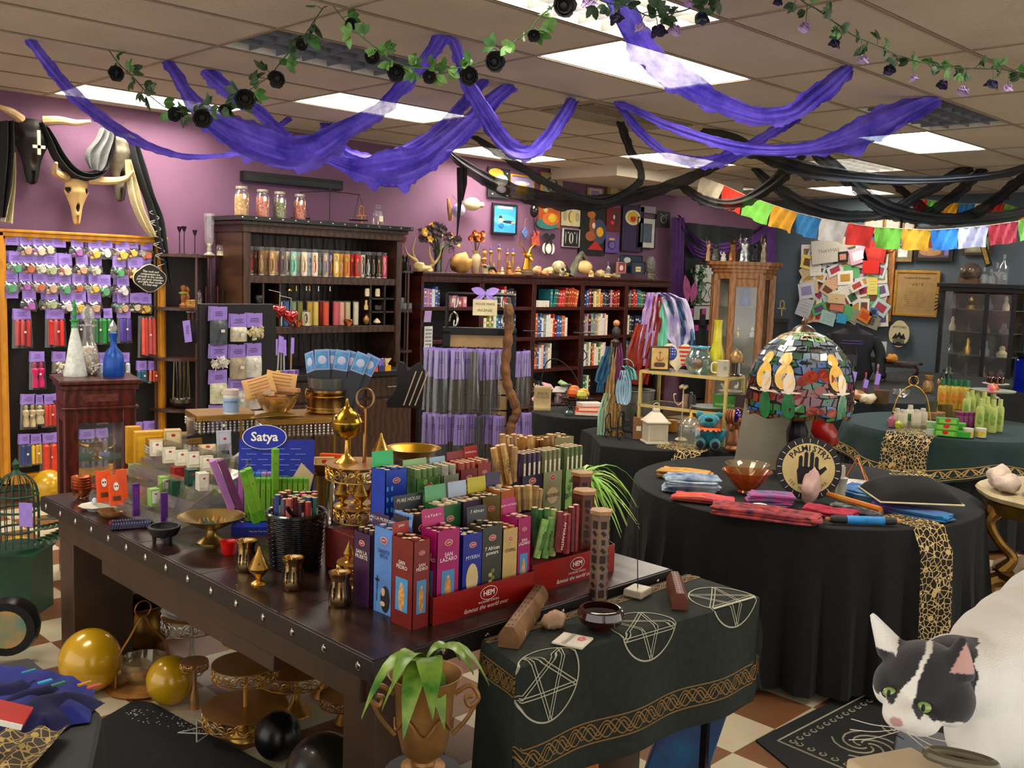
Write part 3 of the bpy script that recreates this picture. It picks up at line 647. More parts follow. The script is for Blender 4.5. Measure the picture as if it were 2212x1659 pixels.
t,p,H=skull('black cow skull with a cream cross at the far left',66,262,398,BK,HN,[[(42,258),(20,246),(0,240),(-30,232)],[(92,262),(120,262),(150,268),(176,266)]],w=1.15)
g=G();a=WY(64,300,7.4)
c=mat('#d8cfb0',.6);o=V((0,-.155,-.16));g.box(o,(.022,.01,.17),c);g.box(o+V((0,0,-.03)),(.085,.01,.022),c);g.bd('cross',t)
skull('grey cow skull tilted beside the draped cloth',258,292,436,GS,HN,[[(240,300),(232,304)],[(276,300),(286,306)]],w=.9)
def dp(name,label,cat,edges,m,Y,amp=.03,nf=4,seed=1,group=None,bd=True,g=None,nu=14):
 # edges: list of ((xl,yl),(xr,yr)) down the cloth
 L=spl([WY(a[0],a[1],Y)for a,b in edges],5);Rr=spl([WY(b[0],b[1],Y)for a,b in edges],5);n=len(L)-1
 def fn(u,v):
  k=v*n;i=min(int(k),n-1);a=L[i].lerp(L[i+1],k-i);b=Rr[i].lerp(Rr[i+1],k-i);p=a.lerp(b,u)
  return p+V((0,amp*sin(u*nf*PI*2+seed+v*1.5)-amp*.8-amp*sin(PI*u),0))
 g=g or G();g.grid(fn,nu*2,n*2,m)
 if not bd:return g
 o=g.bd(name);return tag(o,label,cat,group)
CB=mat('#17191a',.9,0,.2,40,.3);CC=mat('#b8ab84',.85,0,.12,30,.3);CG=mat('#5e605e',.9,0,.15,40,.3)
dp('wall_cloth','black cloth swag over the horns of the bleached skull','cloth',[((78,262),(104,282)),((95,300),(118,300)),((115,345),(140,335)),((150,382),(165,362)),((190,391),(195,370)),((222,378),(225,352)),((240,340),(232,300)),((246,296),(226,280))],CB,7.58,.03,2)
dp('wall_cloth','grey cloth hanging from the grey skull','cloth',[((216,276),(244,286)),((205,300),(246,305)),((184,325),(238,340)),((182,345),(232,362)),((190,365),(220,372))],CG,7.54,.025,3,2)
g=G();dp('','','',[((0,262),(28,262)),((0,330),(30,330)),((-4,400),(24,400)),((-4,470),(8,470))],CB,7.56,.03,2,g=g,bd=False);dp('','','',[((24,330),(31,330)),((18,400),(32,400)),((6,450),(30,450)),((0,478),(28,484))],CC,7.57,.02,2,g=g,bd=False)
tag(g.bd('wall_cloth'),'black and cream cloth hanging below the black skull at the left edge','cloth')
g=G();dp('','','',[((274,300),(292,300)),((280,345),(318,370)),((300,400),(335,430)),((318,450),(352,470)),((330,500),(358,500)),((346,560),(362,560)),((352,590),(364,588)),((358,612),(366,612))],CB,7.53,.025,2,g=g,bd=False)
dp('','','',[((270,345),(280,345)),((272,380),(300,410)),((280,430),(315,460)),((300,480),(335,500)),((322,512),(338,512))],CC,7.51,.018,2,g=g,bd=False)
sv=mat('#8a8a88',.7)
for i in rg(5):
 c=WY(330+i*4,470+i*24,7.49);g.tb([c+V((.05*cos(a*.5)*cos(a*1.5),-.004,.05*sin(a*.5)))for a in[k*.5 for k in rg(26)]],.003,sv,4)
tag(g.bd('wall_cloth'),'black cloth with cream lining and silver knotwork falling right of the skulls','cloth')
# chalkboard plaque
p=WY(323,601,7.50);t=Th('chalk_plaque','scalloped black plaque with chalk writing on the pegboard frame','sign',p);Wp,Hp=.27,.20
def scal(k):return[((Wp/2*k)*cos(a)*(1-.06*abs(sin(2*a))**3)*1.0,(Hp/2*k)*sin(a)*(1+.10*cos(4*a)))for a in[2*PI*i/48 for i in rg(48)]]
g=G();F=XZ((0,0,0));g.pz(scal(1),CREAM,.008,F);g.bd('rim',t)
g=G();g.pz(scal(.95),mat('#14120f',.8),.006,F,z0=.005);g.bd('board',t)
g=G();g.tx('The rock and\ncomponents are\nalready in the candle\nJust set your intention\nand light that candle\nIt\'s that easy',.024,WHITE,XZ((0,-.013,0))@MR(-.06,4,'Z'),shear=.2);g.bd('lettering',t)
# ---- corner shelf (etagere) ----
def etagere(label,cxx,cyy,w,zs,m,flip=1):
 t=Th('corner_shelf',label,'shelf',(cxx,cyy,0))
 for z in zs:
  g=G();pl=[(w*cos(a),-.34*sin(a))for a in[PI*i/14 for i in rg(15)]];g.pz(pl,m,.022,MT((0,0,z-.022)));bv(g.bd('shelf',t),.003)
 g=G()
 for x,y in((-w*.88,-.1),(0,-.32),(w*.88,-.1)):g.tb([(x,y,0),(x,y,zs[0]-.02)],.011,mat('#5a4038',.3,.3),8)
 g.bd('post',t)
 g=G();g.box((0,-.005,zs[0]/2),(w*1.9,.008,zs[0]),mat('#1c1014',.5));g.bd('back_panel',t);return t
EX=3.73;EZ=[1.86,1.44,1.04,.63,.2]
etagere('half-round dark wood shelf with thin posts between the pegboard and the candle hutch',EX,7.66,.27,EZ,DW)
def goblet_stick(label,p,h):
 t=Th('candle_stick',label,'candle holder',p);g=G();m=mat('#2a1420',.5,.3);g.la([(.028,0),(.026,.005),(.004,.012),(.0035,h-.045),(.006,h-.04)],m,12);g.bd('stem',t)
 g=G();g.ve([(.005,h-.045),(.016,h-.02),(.02,h)],m,12,t=.002);g.bd('cup',t)
for i,(x,h)in enumerate([(388,.22),(398,.225),(421,.2)]):
 goblet_stick(['leftmost thin black candle stick on the half-round shelf','middle thin black candle stick on the half-round shelf','right thin black candle stick on the half-round shelf'][i],SH(x,545+(i==2)*2,1.86,7.56),h)
def hurricane(label,p,h,r,cat='vase'):
 t=Th('hurricane_vase',label,cat,p);g=G();g.la([(r*1.05,0),(r*1.0,.01),(.016,.03),(.022,.05),(.014,.075),(.03,.1)],Gs('#e8e8c8',.6),16);g.bd('foot',t)
 g=G();g.la([(.03,.1),(r*.8,.115),(r*.85,h*.6),(r,h)],Gs('#ffffff',.28),20);g.bd('chimney',t);return t
hurricane('tall clear hurricane glass on the half-round shelf',SH(452,546,1.86,7.56),.34,.045)
t=Th('glass_tumbler','rounded tumbler with wax beside the hurricane glass','glass',SH(478,549,1.86,7.56));g=G();g.ve([(.03,0),(.045,.03),(.045,.06),(.036,.09)],GLS,16);g.bd('bowl',t);g=G();g.cyl((0,0,.004),.038,.035,CREAM);g.bd('wax',t)
# second shelf items
t=Th('wooden_figurine','turned wooden figure with a green band on the second shelf','figurine',SH(396,652,1.44,7.46));g=G();g.la([(.03,0),(.032,.02),(.014,.04),(.022,.08),(.02,.1),(.03,.11),(.028,.12),(.012,.13),(.022,.15),(.02,.17),(0,.18)],mat('#9a5a28',.5,0,.3,20),14);g.bd('body',t);g=G();g.cyl((0,0,.11),.034,.012,mat('#6a9a3a',.5));g.bd('green_band',t)
t=Th('wooden_figurine','second turned wooden figure behind the carved box','figurine',SH(411,648,1.44,7.46)+V((0,.05,0)));g=G();g.la([(.024,0),(.026,.02),(.012,.04),(.02,.09),(.01,.11),(.02,.14),(0,.17)],mat('#a8682c',.5,0,.3,20),12);g.bd('body',t)
t=Th('carved_box','small carved tan wooden box on the second shelf','box',SH(411,653,1.44,7.46)+V((0,-.03,0)),.1);g=G();g.b0((0,0,0),(.09,.06,.05),mat('#b8863c',.6,0,.4,70,.8));bv(g.bd('body',t));g=G();g.b0((0,0,.05),(.094,.064,.012),mat('#c0924a',.6,0,.4,70,.8));bv(g.bd('lid',t))
t=Th('glass_jar','clear glass jar on the second shelf of the half-round unit','jar',SH(430,650,1.44,7.46));g=G();g.ve([(.026,0),(.028,.08),(.02,.1),(.022,.12)],GLS,14);g.bd('body',t);g=G();g.ell((0,0,.13),.014,GLS,8);g.bd('stopper',t)
for i,(x,c,h)in enumerate([(445,'#5a1418',.17),(458,'#14101c',.17),(470,'#5c1418',.18),(481,'#14120f',.15),(494,'#14120f',.15)]):
 t=Th('taper_candle','%s slim candle from the left on the second shelf of the half-round unit'%ORD[i],'candle',SH(x,653,1.44,7.46));g=G();g.la([(.018,0),(.016,.008),(.006,.012)],BLKM,10);g.bd('holder',t);g=G();g.la([(.006,.01),(.006,h-.01),(.001,h)],mat(c,.4),8);g.bd('candle',t)
t=Th('bead_strands','bundle of brown wooden bead strands hanging under the second shelf','beads',SH(418,657,1.40,7.34));g=G()
bm=mat('#4a2614',.4,0,.2,30)
for i in rg(7):
 for k in rg(14):g.ell(((i-3)*.017,-.01+(i%2)*.012,-k*.0115),.0062,bm,6)
g.bd('beads',t);g=G();g.tb([(-.06,0,.01),(.06,0,.01)],.002,WHITE,5);g.bd('string',t)
t=Th('tag_bag','purple tagged bag of dark beads hanging below the second shelf','bag',WY(402,692,7.30));g=G();g.box((0,-.02,-.085),(.06,.003,.17),PURP,rot=(0,-.12,0));scrib(g,.04,-.04,6,-.024);g.bd('label_card',t)
g=G()
for i in rg(6):g.tb([(.02+i*.014,0,0),(.03+i*.013,-.01,-.09),(.02+i*.013,0,-.18)],.005,mat('#28242c',.3,.4,.4,50),5)
g.bd('strand',t)
t=Th('necklace_stand','metal stand with silver and black necklaces and a bowl of crystals on the half-round unit','necklace stand',(3.66,7.46,.65));g=G();g.ve([(.05,0),(.085,.03),(.09,.06)],mat('#6c665e',.25,.7),18);g.bd('bowl',t)
g=G();g.tb([(-.07,0,.03),(-.06,0,.38),(.06,0,.38),(.07,0,.03)],.005,mat('#b8a880',.3,.8),6);g.bd('frame',t);g=G()
for i in rg(9):g.tb([(-.05+.012*i,-.012,.38),(-.045+.011*i,-.02,.2),(-.04+.01*i,-.012,.05)],.003,[CHROME,BLK,mat('#b89a50',.3,.8)][i%3],5)
for k in rg(26):a=U(0,6.3);r=U(0,.07);g.ell((r*cos(a),r*sin(a),.055),.01,mat('#a8a4a0',.15,.3,.5,40),6)
g.bd('necklaces',t)
t=Th('velvet_pouch','small purple pouch tied with white cord on the lowest shelf','pouch',(3.74,7.46,.20));g=G();g.la([(.03,0),(.05,.03),(.045,.12),(.02,.16),(.04,.19)],mat('#2c2348',.9,0,.2,30),12,flute=.08,nf=7);g.bd('body',t);g=G();g.tb([(.022*cos(a),.022*sin(a),.16)for a in[i*.6 for i in rg(11)]],.004,WHITE,5);g.bd('cord',t)
# ---- black felt board on a stand with large bags ----
BP=V((3.50,6.3,0))
t=Th('display_board','black felt display board standing before the hutch, hung with white-filled bags','display board',BP,.02);g=G();g.box((0,0,.82),(.57,.05,1.40),BLK);bv(g.bd('panel',t),.005);g=G();g.box((.30,.12,.80),(.03,.26,1.36),BLK);g.bd('side_panel',t);g=G();g.box((0,0,.06),(.6,.35,.06),BLK);g.bd('base',t)
def bigbag(c,h,kind):
 t=Th('hanging_bag','','bag');g=G();w=.125;g.box((0,-.004,-.045),(w,.004,.1),PURP,rot=(0,U(-.05,.05),0));g.box((-.012,.003,-.044),(w,.004,.1),PURP,rot=(0,.05,0));scrib(g,w*.8,-.03,3,-.008);g.bd('label_card',t)
 g=G();g.tb([(0,.03,.004),(0,0,0),(0,-.02,.012)],.003,HK,5);g.bd('hook',t);g=G()
 if kind==1:
  for k in rg(34):
   a=U(0,6.3);r=U(.01,.065);g.box((r*cos(a),-.02,-.13+r*.7*sin(a)),(.035,.004,.03),mat(c,.4,0,.2,40),rot=(U(-1,1),U(-1,1),U(0,3)))
 else:
  f=lambda u,v:((u-.5)*w*(1.0+.06*sin(PI*v)),-.006-.03*sin(PI*u)**.6*min(1,v*4)*(1+.15*sin(u*14+v*6)),-.085-v*h);g.grid(f,12,10,mat(c,.45,0,.2,40,.4));g.box((0,-.0,-.085-h/2),(w,.006,h),mat(c,.45,0,.2,40,.4));g.box((.01,-.045,-.1-h*.35),(.028,.002,.02),WHITE)
 g.bd('pouch',t);return t
for i,(x,y,c,h,k)in enumerate([(472,664,'#3c464c',.17,0),(515,680,'#c8c0a4',.10,0),(549,678,'#d0c49c',.1,1),(472,745,'#d8d4c8',.1,1),(514,746,'#a8987c',.15,0),(547,743,'#cfccc0',.15,0),(472,801,'#c8c8a8',.14,0),(514,818,'#b8b4a4',.14,0),(546,815,'#b8b0a0',.14,0),(472,876,'#3a3050',.1,0)]):
 t=bigbag(c,h,k);t.location=WY(x,y,6.24);t['label']=['bag of dark charcoal at the top left of the black board','bag with a white coiled strip on the black board','bag of white shards at the top right of the black board','burst-shaped bag of white chips on the black board','bag of beige powder in the middle of the black board','white bag right of the beige powder bag','pale green bag low on the black board','purple-labelled bag in the lower middle of the black board','purple-labelled bag partly hidden at the lower right of the black board','bag with a purple card at the foot of the black board'][i];t['group']='bags on the black felt board'
# ======================= candle hutch =======================
HM=mat('#2a1a11',.4,0,.3,5,.12,kind='wave');HM2=mat('#3a2416',.4,0,.3,5,.12,kind='wave');NAIL=mat('#8c8c90',.3,.9)
HX0,HX1,HY=4.06,5.66,7.2;HD=.45;hc=(HX0+HX1)/2;HW=HX1-HX0
t=Th('hutch','dark wooden hutch with a black studded top, candle shelves and cubbyholes','hutch',(hc,HY+HD/2,0))
g=G();g.box((0,HD/2-.01,1.1),(HW,.02,2.0),HM)
for i in rg(13):g.box((-HW/2+HW*(i+.5)/13,HD/2-.022,1.55),(.006,.006,1.2),BLK)
g.bd('back_panel',t)
for s in(-1,1):
 g=G();g.box((s*(HW/2-.02),0,1.1),(.04,HD,1.95),HM2);g.box((s*(HW/2-.03),-HD/2,1.5),(.06,.03,1.1),HM2);bv(g.bd('side_panel',t),.003)
g=G();g.box((0,0,2.09),(HW+.02,HD+.04,.07),HM2);g.box((0,-.01,2.13),(HW+.08,HD+.08,.03),HM2);bv(g.bd('crown',t),.004)
g=G();g.box((0,-.01,2.165),(HW+.14,HD+.14,.035),mat('#16181a',.4,0,.2,20))
g.bd('top',t);g=G()
for i in rg(15):g.ell((-HW/2-.05+i*(HW+.1)/14,-HD/2-.08,2.165),.009,NAIL,6)
g.bd('studs',t)
for z in(1.71,1.29):g=G();g.box((0,-.01,z-.03),(HW-.06,HD-.02,.06),HM2);bv(g.bd('shelf',t),.003)
for s in(-1,1):
 g=G();xo=s*(HW/2-.04-.15)
 for dx in((.16,.02,-.14)if s>0 else(-.15,0,.16)):g.box((xo+dx*.98,-.02,1.47),(.016,HD-.06,.36),HM)
 for z in((1.41,1.53)if s>0 else(1.47,)):g.box((xo,-.02,z),(.3,HD-.06,.014),HM)
 g.bd('cubbyhole',t,'cubbyholes at the '+('right' if s>0 else 'left'))
g=G();g.box((0,-.12,.885),(HW+.1,HD+.26,.045),mat('#16181a',.4,0,.2,20));bv(g.bd('counter',t),.004)
g=G();g.box((0,-.1,.44),(HW,HD+.18,.86),HM2)
g.bd('base_cabinet',t)
for i in rg(3):
 g=G();x=-HW/2+HW*(i+.5)/3;g.box((x,-HD/2-.2,.76),(HW/3-.04,.02,.17),HM2);dr=bv(g.bd('drawer',t),.004);g=G();g.tb([(x-.05,-HD/2-.215,.76),(x-.045,-HD/2-.24,.76),(x+.045,-HD/2-.24,.76),(x+.05,-HD/2-.215,.76)],.005,NAIL,6);k=g.bd('handle',dr)
 g=G();g.box((x,-HD/2-.2,.36),(HW/3-.04,.02,.58),HM2);bv(g.bd('door',t),.004)
g=G()
for i in rg(9):x=-.42+i*.105;g.tb([(x,.05,1.645),(x,-.14,1.645),(x,-.15,1.66)],.004,CHROME,5)
g.bd('hook_rail',t)
# hooks with charms
for i,(x,m,lb)in enumerate([(624,BRASS,'small brass bell hanging on the hutch hook rail'),(640,BRASS,'thin brass charm hanging on the hook rail'),(662,CHROME,'silver charm hanging on the hook rail'),(669,GOLD,'gold figure charm hanging on the hook rail'),(688,CHROME,'second silver charm hanging on the hook rail'),(713,CHROME,'rightmost silver charm on the hook rail')]):
 t=tag(G().la([(.03 if i==0 else .01,-.055),(.022 if i==0 else .006,-.03),(.008,-.02),(.004,0),(0,.004)],m,10).bd('charm'),lb,'charm',loc=SH(x,612,1.645,7.27))
# saint candles on the top shelf
def jar_candle(name,label,p,h,r,wax,lm=None,pic=None,rz=0,group=None,wl=.85):
 t=Th(name,label,'candle',p,rz,group);g=G();g.la([(r*.96,0),(r,.006),(r,h-.012),(r*1.04,h-.006),(r*1.04,h)],GLS,14);g.bd('glass_jar',t)
 g=G();g.cyl((0,0,.005),r*.93,h*wl,wax,14);g.bd('wax',t)
 if lm:
  g=G();g.la([(r*1.012,h*.06),(r*1.012,h*.88)],lm,12,a0=PI*.95,a1=PI*2.05);
  if pic:
   for(x,z,rx,rzz,c)in pic:
    vs=[];N=14
    for k in rg(N):
     a=2*PI*k/N;th=-PI/2+(x+rx*cos(a));zz=h*(z+rzz*sin(a));vs.append((r*1.03*cos(th),r*1.03*sin(th),zz))
    g.add(vs,[tuple(rg(N))],mat(c,.5,0,.15,60))
  g.bd('label',t)
 return t
SK='#c89a6a'
def saint(robe,halo=None,skin=SK,base=None,hair=None):
 L=[]
 if halo:L.append((0,.70,.42,.12,halo))
 L+=[(0,.38,.5,.24,robe)]
 if hair:L.append((0,.66,.3,.11,hair))
 L.append((0,.66,.2,.07,skin))
 if base:L.append((0,.14,.9,.05,base))
 return L
cs=[('#3a2018',saint('#b0181c','#6a3a18',hair='#4a2410',base='#d8c8b8')),('#4a2a1c',saint('#8a2a1c','#9a6a2a')),('#7a5c3a',saint('#b89868')),('#c8a078',saint('#8a6a4a')),('#b08858',saint('#5a4028','#e0c890',base='#e8e0d0')),('#e0c8a8',saint('#c8487a','#e8d8a8',base='#b81c2c')),('#6a5a5c',saint('#2c2430',base='#5a3c7c')),('#e8e4d4',saint('#3a3440')),('#8ac4b8',saint('#1a7a3c','#e8e0b0',base='#e8e4d8')),('#a8c8c0',saint('#b08c68','#d8d0b0',base='#b01820')),('#e0d4b4',saint('#8a5a34',base='#e8e4d8')),('#c8d4e0',[(0,.6,.5,.1,'#5878b0'),(0,.35,.5,.08,'#8898b8')]),('#e8d8c0',saint('#b01c24','#e0a030',hair='#241410',base='#e8e0d0')),('#6a7878',saint('#a8b4ac')),('#9a8878',saint('#5058a0','#d8d8d0',base='#e0b020')),('#4848a0',saint('#d8a020','#e8e0c8',base='#d8a020')),('#e0b030',saint('#e8e8e8','#3088b8',base='#1c1410')),('#d89850',saint('#e0c098',base='#d8a830')),('#c87828',saint('#984018','#389050')),('#a82020',saint('#581010','#c04040')),('#c01c24',saint('#1a7040',base='#a81018')),('#e0dccc',saint('#181414','#181414')),('#181418',saint('#c8c4b8',base='#e8e4d8')),('#2a241c',saint('#8a8478')),('#1c1410',saint('#8a5a20','#402010',base='#e0dccc')),('#c83c54',saint('#e8b0b8','#e8d0d0'))]
for i,(lc,pic)in enumerate(cs):
 p=SH(541+i*11.55,601,1.71,7.2+.04+.07*(i%2));jar_candle('prayer_candle','%s glass prayer candle from the left on the upper hutch shelf, printed with a figure'%ORD[i],p,.235,.027,mat('#d8c8a8',.5),mat(lc,.5,0,.25,30),pic,face(p),'printed prayer candles on the upper hutch shelf')
cc=[(603,'#c8d4dc','white-blue'),(617,'#2468b0','bright blue'),(633,'#7a9c70','sage green'),(647,'#7c7818','olive green'),(668,'#c89c1c','golden yellow'),(681,'#e0c860','pale yellow'),(692,'#c83010','dark orange'),(703,'#e04c10','orange'),(725,'#d85868','pink'),(737,'#e0a898','pale pink'),(750,'#c8b888','beige'),(768,'#d8d0bc','ivory')]
for i,(x,c,nm)in enumerate(cc):
 p=SH(x,703,1.29,7.28 if i!=6 else 7.4);jar_candle('jar_candle','tall %s candle in clear glass on the lower hutch shelf'%nm,p,.215,.031 if i in(7,8)else .028,mat(c,.4,0,.06,20),rz=face(p),group='plain coloured candles on the lower hutch shelf',wl=.93)
p=SH(661,703,1.29,7.22);jar_candle('jar_candle','shorter candle with a printed white label among the yellow candles',p,.14,.036,mat('#b0a468',.5),mat('#b8b090',.5,0,.3,40),[(0,.5,.4,.3,'#3a3020')],face(p))
for x,lb in((643,'copper cup left of the olive candles on the lower hutch shelf'),(752,'copper cup between the beige and ivory candles')):
 g=G();g.ve([(.022,0),(.04,.03),(.043,.055),(.038,.06)],COPPER,16,flute=.04);tag(g.bd('copper_cup'),lb,'cup',loc=SH(x,703,1.29,7.16))
# cubby items
for nm,lb,x,z,m,pr in[('votive_candle','cream votive candle in the upper left cubbyhole',531,1.48,CREAM,[(.022,0),(.022,.07)]),('votive_candle','flat cream candle in the lower left cubbyhole',531,1.32,CREAM,[(.03,0),(.03,.03)]),('glass_cup','glass cup in the upper second cubbyhole',560,1.48,GLS,[(.02,0),(.035,.04),(.03,.06)]),('votive_candle','small white cup candle in the lower second cubbyhole',558,1.32,WHITE,[(.026,0),(.028,.04)]),('votive_candle','tan candle in the upper right cubbyhole',793,1.54,CREAM,[(.02,0),(.024,.03),(.02,.07)]),('votive_candle','carved tan candle in the outer right cubbyhole',815,1.54,CREAM,[(.022,0),(.024,.03),(.02,.07)]),('figurine','small pale figurine in the right cubbyholes',791,1.42,BONE,[(.018,0),(.02,.03),(.01,.05),(.012,.08),(0,.09)]),('glass_cup','clear faceted glass cup in the middle right cubbyhole',817,1.42,GLS,[(.03,0),(.034,.04)]),('vase','small copper vase in the lower right cubbyhole',792,1.29,mat('#a87848',.35,.6),[(.014,0),(.03,.03),(.03,.05),(.014,.075),(.02,.085)]),('shell','pale seashell in the lowest right cubbyhole',815,1.29,CREAM,[(.0,0),(.035,.015),(.02,.04),(0,.055)])]:
 g=G();g.la(pr,m,12);tag(g.bd(nm),lb,nm.split('_')[-1],loc=SH(x,650,z+.01,7.12+.12))
# jars on top
def herbjar(label,x,y,h,c,c2):
 p=SH(x,y,2.183,7.28);t=Th('herb_jar',label,'jar',p);r=.062*h/.24
 g=G();g.la([(r*.95,0),(r,.01),(r,h*.72),(r*.7,h*.85),(r*.7,h*.9)],GLS,16);g.bd('glass',t)
 g=G();g.la([(r*.9,.006),(r*.94,h*.5),(r*.85,h*.72),(0,h*.76)],mat(c,.8,0,.5,60,.9,col2=c2),14);g.bd('dried_herbs',t)
 g=G();g.la([(r*.76,h*.9),(r*.78,h*.91),(r*.78,h)],mat('#b8b0a0',.35,.6),16);g.bd('lid',t)
for a in[('leftmost jar of tan dried herbs on top of the hutch',522,455,.235,'#8a6434','#c8a060'),('second jar, filled with pink dried petals, on top of the hutch',567,460,.225,'#8a3c28','#d08868'),('third jar, filled with green dried leaves, on top of the hutch',604,464,.22,'#3c3c18','#98986a'),('fourth jar, filled with rust petals, on top of the hutch',647,468,.215,'#8a3420','#c87850')]:herbjar(*a)
p=SH(817,481,2.183,7.25);t=Th('clip_top_jar','clear clip-top jar with a paper tag on the right of the hutch top','jar',p);g=G();g.la([(.05,0),(.055,.01),(.055,.13),(.038,.15),(.038,.165)],GLS,14);g.bd('glass',t);g=G();g.la([(.042,.168),(.042,.185),(0,.19)],GLS,14);g.bd('lid',t);g=G();g.box((-.01,-.056,.06),(.04,.002,.05),PAPER);g.box((.02,0,.05),(.02,.02,.09),mat('#b08858',.6));g.bd('tag',t)
def ankh(label,p,h,m,rz=0):
 g=G();r=h*.17;g.tb([(r*.75*sin(a)*(1 if 1 else 1),0,h*.72+r*1.6*-cos(a)*1.0)for a in[2*PI*i/18 for i in rg(18)]],h*.035,m,7,closed=True)
 g.tb([(0,0,0),(0,0,h*.5)],h*.045,m,7);g.tb([(-h*.26,0,h*.46),(h*.26,0,h*.46)],h*.04,m,7);return tag(g.bd('ankh'),label,'ankh',loc=p,rz=rz)
ankh('small golden ankh standing on top of the hutch',SH(781,477,2.183,7.25),.165,mat('#b0742c',.4,.5),-.7)
t=Th('balance_scale','thin black balance scale with two pans on top of the hutch','scale',SH(712,472,2.183,7.3),-.75);g=G();g.tb([(0,0,0),(0,0,.36)],.004,BLK,6);g.la([(.05,0),(.045,.01),(0,.015)],BLK,14);g.bd('post',t);g=G();g.tb(spl([(-.26,0,.25),(-.1,0,.26),(0,0,.27),(.1,0,.26),(.26,0,.245)]),.004,BLK,6);g.bd('beam',t)
for s in(-1,1):g=G();g.la([(.085,.03),(.08,.024),(0,.02)],BLK,16,(s*.25,0,0));[g.tb([(s*.25,0,.25),(s*.25+.08*cos(a),.08*sin(a),.03)],.0015,BLK,4)for a in(0,2.1,4.2)];g.bd('pan',t)
p=WY(634,391,7.66);g=G();g.box((0,0,0),(1.0,.07,.085),BLK);g.box((0,-.036,-.01),(.96,.004,.05),mat('#08080a',.3));tag(bv(g.bd('wall_bar'),.02,3),'long black bar mounted on the purple wall above the hutch jars','wall bar',loc=p)
# on the counter: small candles and boxes
CZ=.908
for i,(x,c,nm)in enumerate([(597,'#d8a818','yellow'),(604,'#7a5cae','purple'),(612,'#8a70b8','lilac'),(621,'#7a60b0','second purple'),(629,'#9a80c0','pale lilac'),(637,'#6a50a0','deep violet')]):
 g=G();g.la([(.02,0),(.022,.004),(.022,.048),(.018,.05)],mat(c,.45,0,.1,30),12);tag(g.bd('votive_candle'),'small %s votive candle on the hutch counter'%nm,'candle','votive candles on the counter',loc=SH(x+3,797,CZ,6.93))
for i,(x,c,nm,h)in enumerate([(784,'#cc3414','red',.05),(800,'#3c7a28','green',.05),(815,'#d04c18','orange',.05),(829,'#28306c','navy',.05),(843,'#d8a018','yellow',.05)]):
 t=Th('candle_box','small %s box of candles on the right of the hutch counter'%nm,'box',SH(x-8,797,CZ,6.93),0,'boxes of small candles');g=G();g.b0((0,0,0),(.06,.05,h),mat(c,.5,0,.1,30));g.bd('box',t)
 g=G();rc=['#d85a18','#1e5a4c','#4838a0','#7a60c0','#c8b888'][i]
 for k in rg(12):a=U(0,6.3);g.tb([(U(-.025,.025),U(-.02,.02),h-.01),(U(-.04,.04),U(-.02,.02),h+.06)],.0055,mat(rc,.5,0,.3,40),5)
 g.bd('candles',t)
for i,(x,c,lb)in enumerate([(688,'#b8203c','red'),(700,'#8a8c88','grey'),(712,'#3c4448','dark'),(728,'#b8bcb8','white'),(741,'#98ccb0','mint'),(775,'#38302c','brown'),(785,'#5c3840','maroon'),(795,'#b02848','crimson')]):
 jar_candle('jar_candle','short %s jar candle at the back of the hutch counter'%lb,SH(x,770,CZ,7.25),.11,.03,mat(c,.5,0,.2,30),group='short jar candles on the counter')
for i,(x,h)in enumerate([(592,.30),(599,.33),(607,.32),(614,.29),(628,.31)]):
 t=Th('tube_candle','%s purple-tagged candle tube from the left beside the black board'%ORD[i],'candle',SH(x,790,CZ,7.0),0,'tagged candle tubes',rot=(U(-.03,.03),U(-.08,.08),0));g=G();g.cyl((0,0,0),.011,h,PLAST,8);g.bd('tube',t);g=G();g.cyl((0,0,.005),.007,h*.7,mat(['#b8742c','#cfc8b8','#a8a0b0','#d8d4c8','#b88434'][i],.5),6);g.bd('candle',t);g=G();g.box((.002,-.014,h*.78),(.028,.003,.13),PURP);g.bd('label_card',t)
g=G()
for x,y,s in((603,672,1.1),(627,684,1.25)):
 t=Th('glass_heart','%s shiny red glass heart hanging beside the black board'%('left' if x<610 else 'right'),'ornament',WY(x,y,6.45));g=G()
 hp=[(16*sin(a)**3,13*cos(a)-5*cos(2*a)-2*cos(3*a)-cos(4*a))for a in[2*PI*i/30 for i in rg(30)]]
 def fn(u,v):
  q=hp[int(u*30)%30];r=sin(v*PI/2*1.0);return(q[0]*.0034*s*r,-.032*s*cos(v*PI/2),q[1]*.0034*s*r)
 hm=mat('#a80c10',.08,.3,.1,20,coat=1);g.grid(fn,30,6,hm);g.grid(lambda u,v:(lambda p:(p[0],-p[1],p[2]))(fn(u,v)),30,6,hm);g.bd('heart',t);g=G();g.tb([(0,0,.02),(-.03,-.06,.14),(-.16,-.12,.16)],.002,WHITE,4);g.bd('string',t)
# corner shelf between hutch and bookcase
etagere('narrow dark corner shelf between the hutch and the bookcases',5.86,7.66,.16,[1.79,1.42,1.04,.6,.2],DW)
for nm,lb,x,m,pr,z in[('figure_candle','green torso candle on the narrow corner shelf',862,mat('#0c8030',.3,0,.2,20,coat=.5),[(.022,0),(.034,.03),(.022,.06),(.036,.09),(.034,.11),(0,.125)],1.79),('figure_candle','cream torso candle at the left of the narrow corner shelf',848,CREAM,[(.022,0),(.03,.03),(.02,.06),(.03,.09),(.026,.11),(0,.12)],1.79),('figurine','dark red robed figurine on the narrow corner shelf',880,mat('#2a0c0c',.25,0,.2,20),[(.034,0),(.036,.03),(.026,.07),(.018,.1),(.02,.12),(.012,.14),(.005,.165),(0,.17)],1.79),('figurine','small black figurine behind the green torso candle',871,BLK,[(.02,0),(.022,.06),(.01,.1),(.016,.13),(0,.155)],1.79)]:
 g=G();g.la(pr,m,14);tag(g.bd(nm),lb,nm.split('_')[-1],loc=SH(x,575,z,7.5-(.06 if 'cream' in lb or 'red' in lb else 0)))
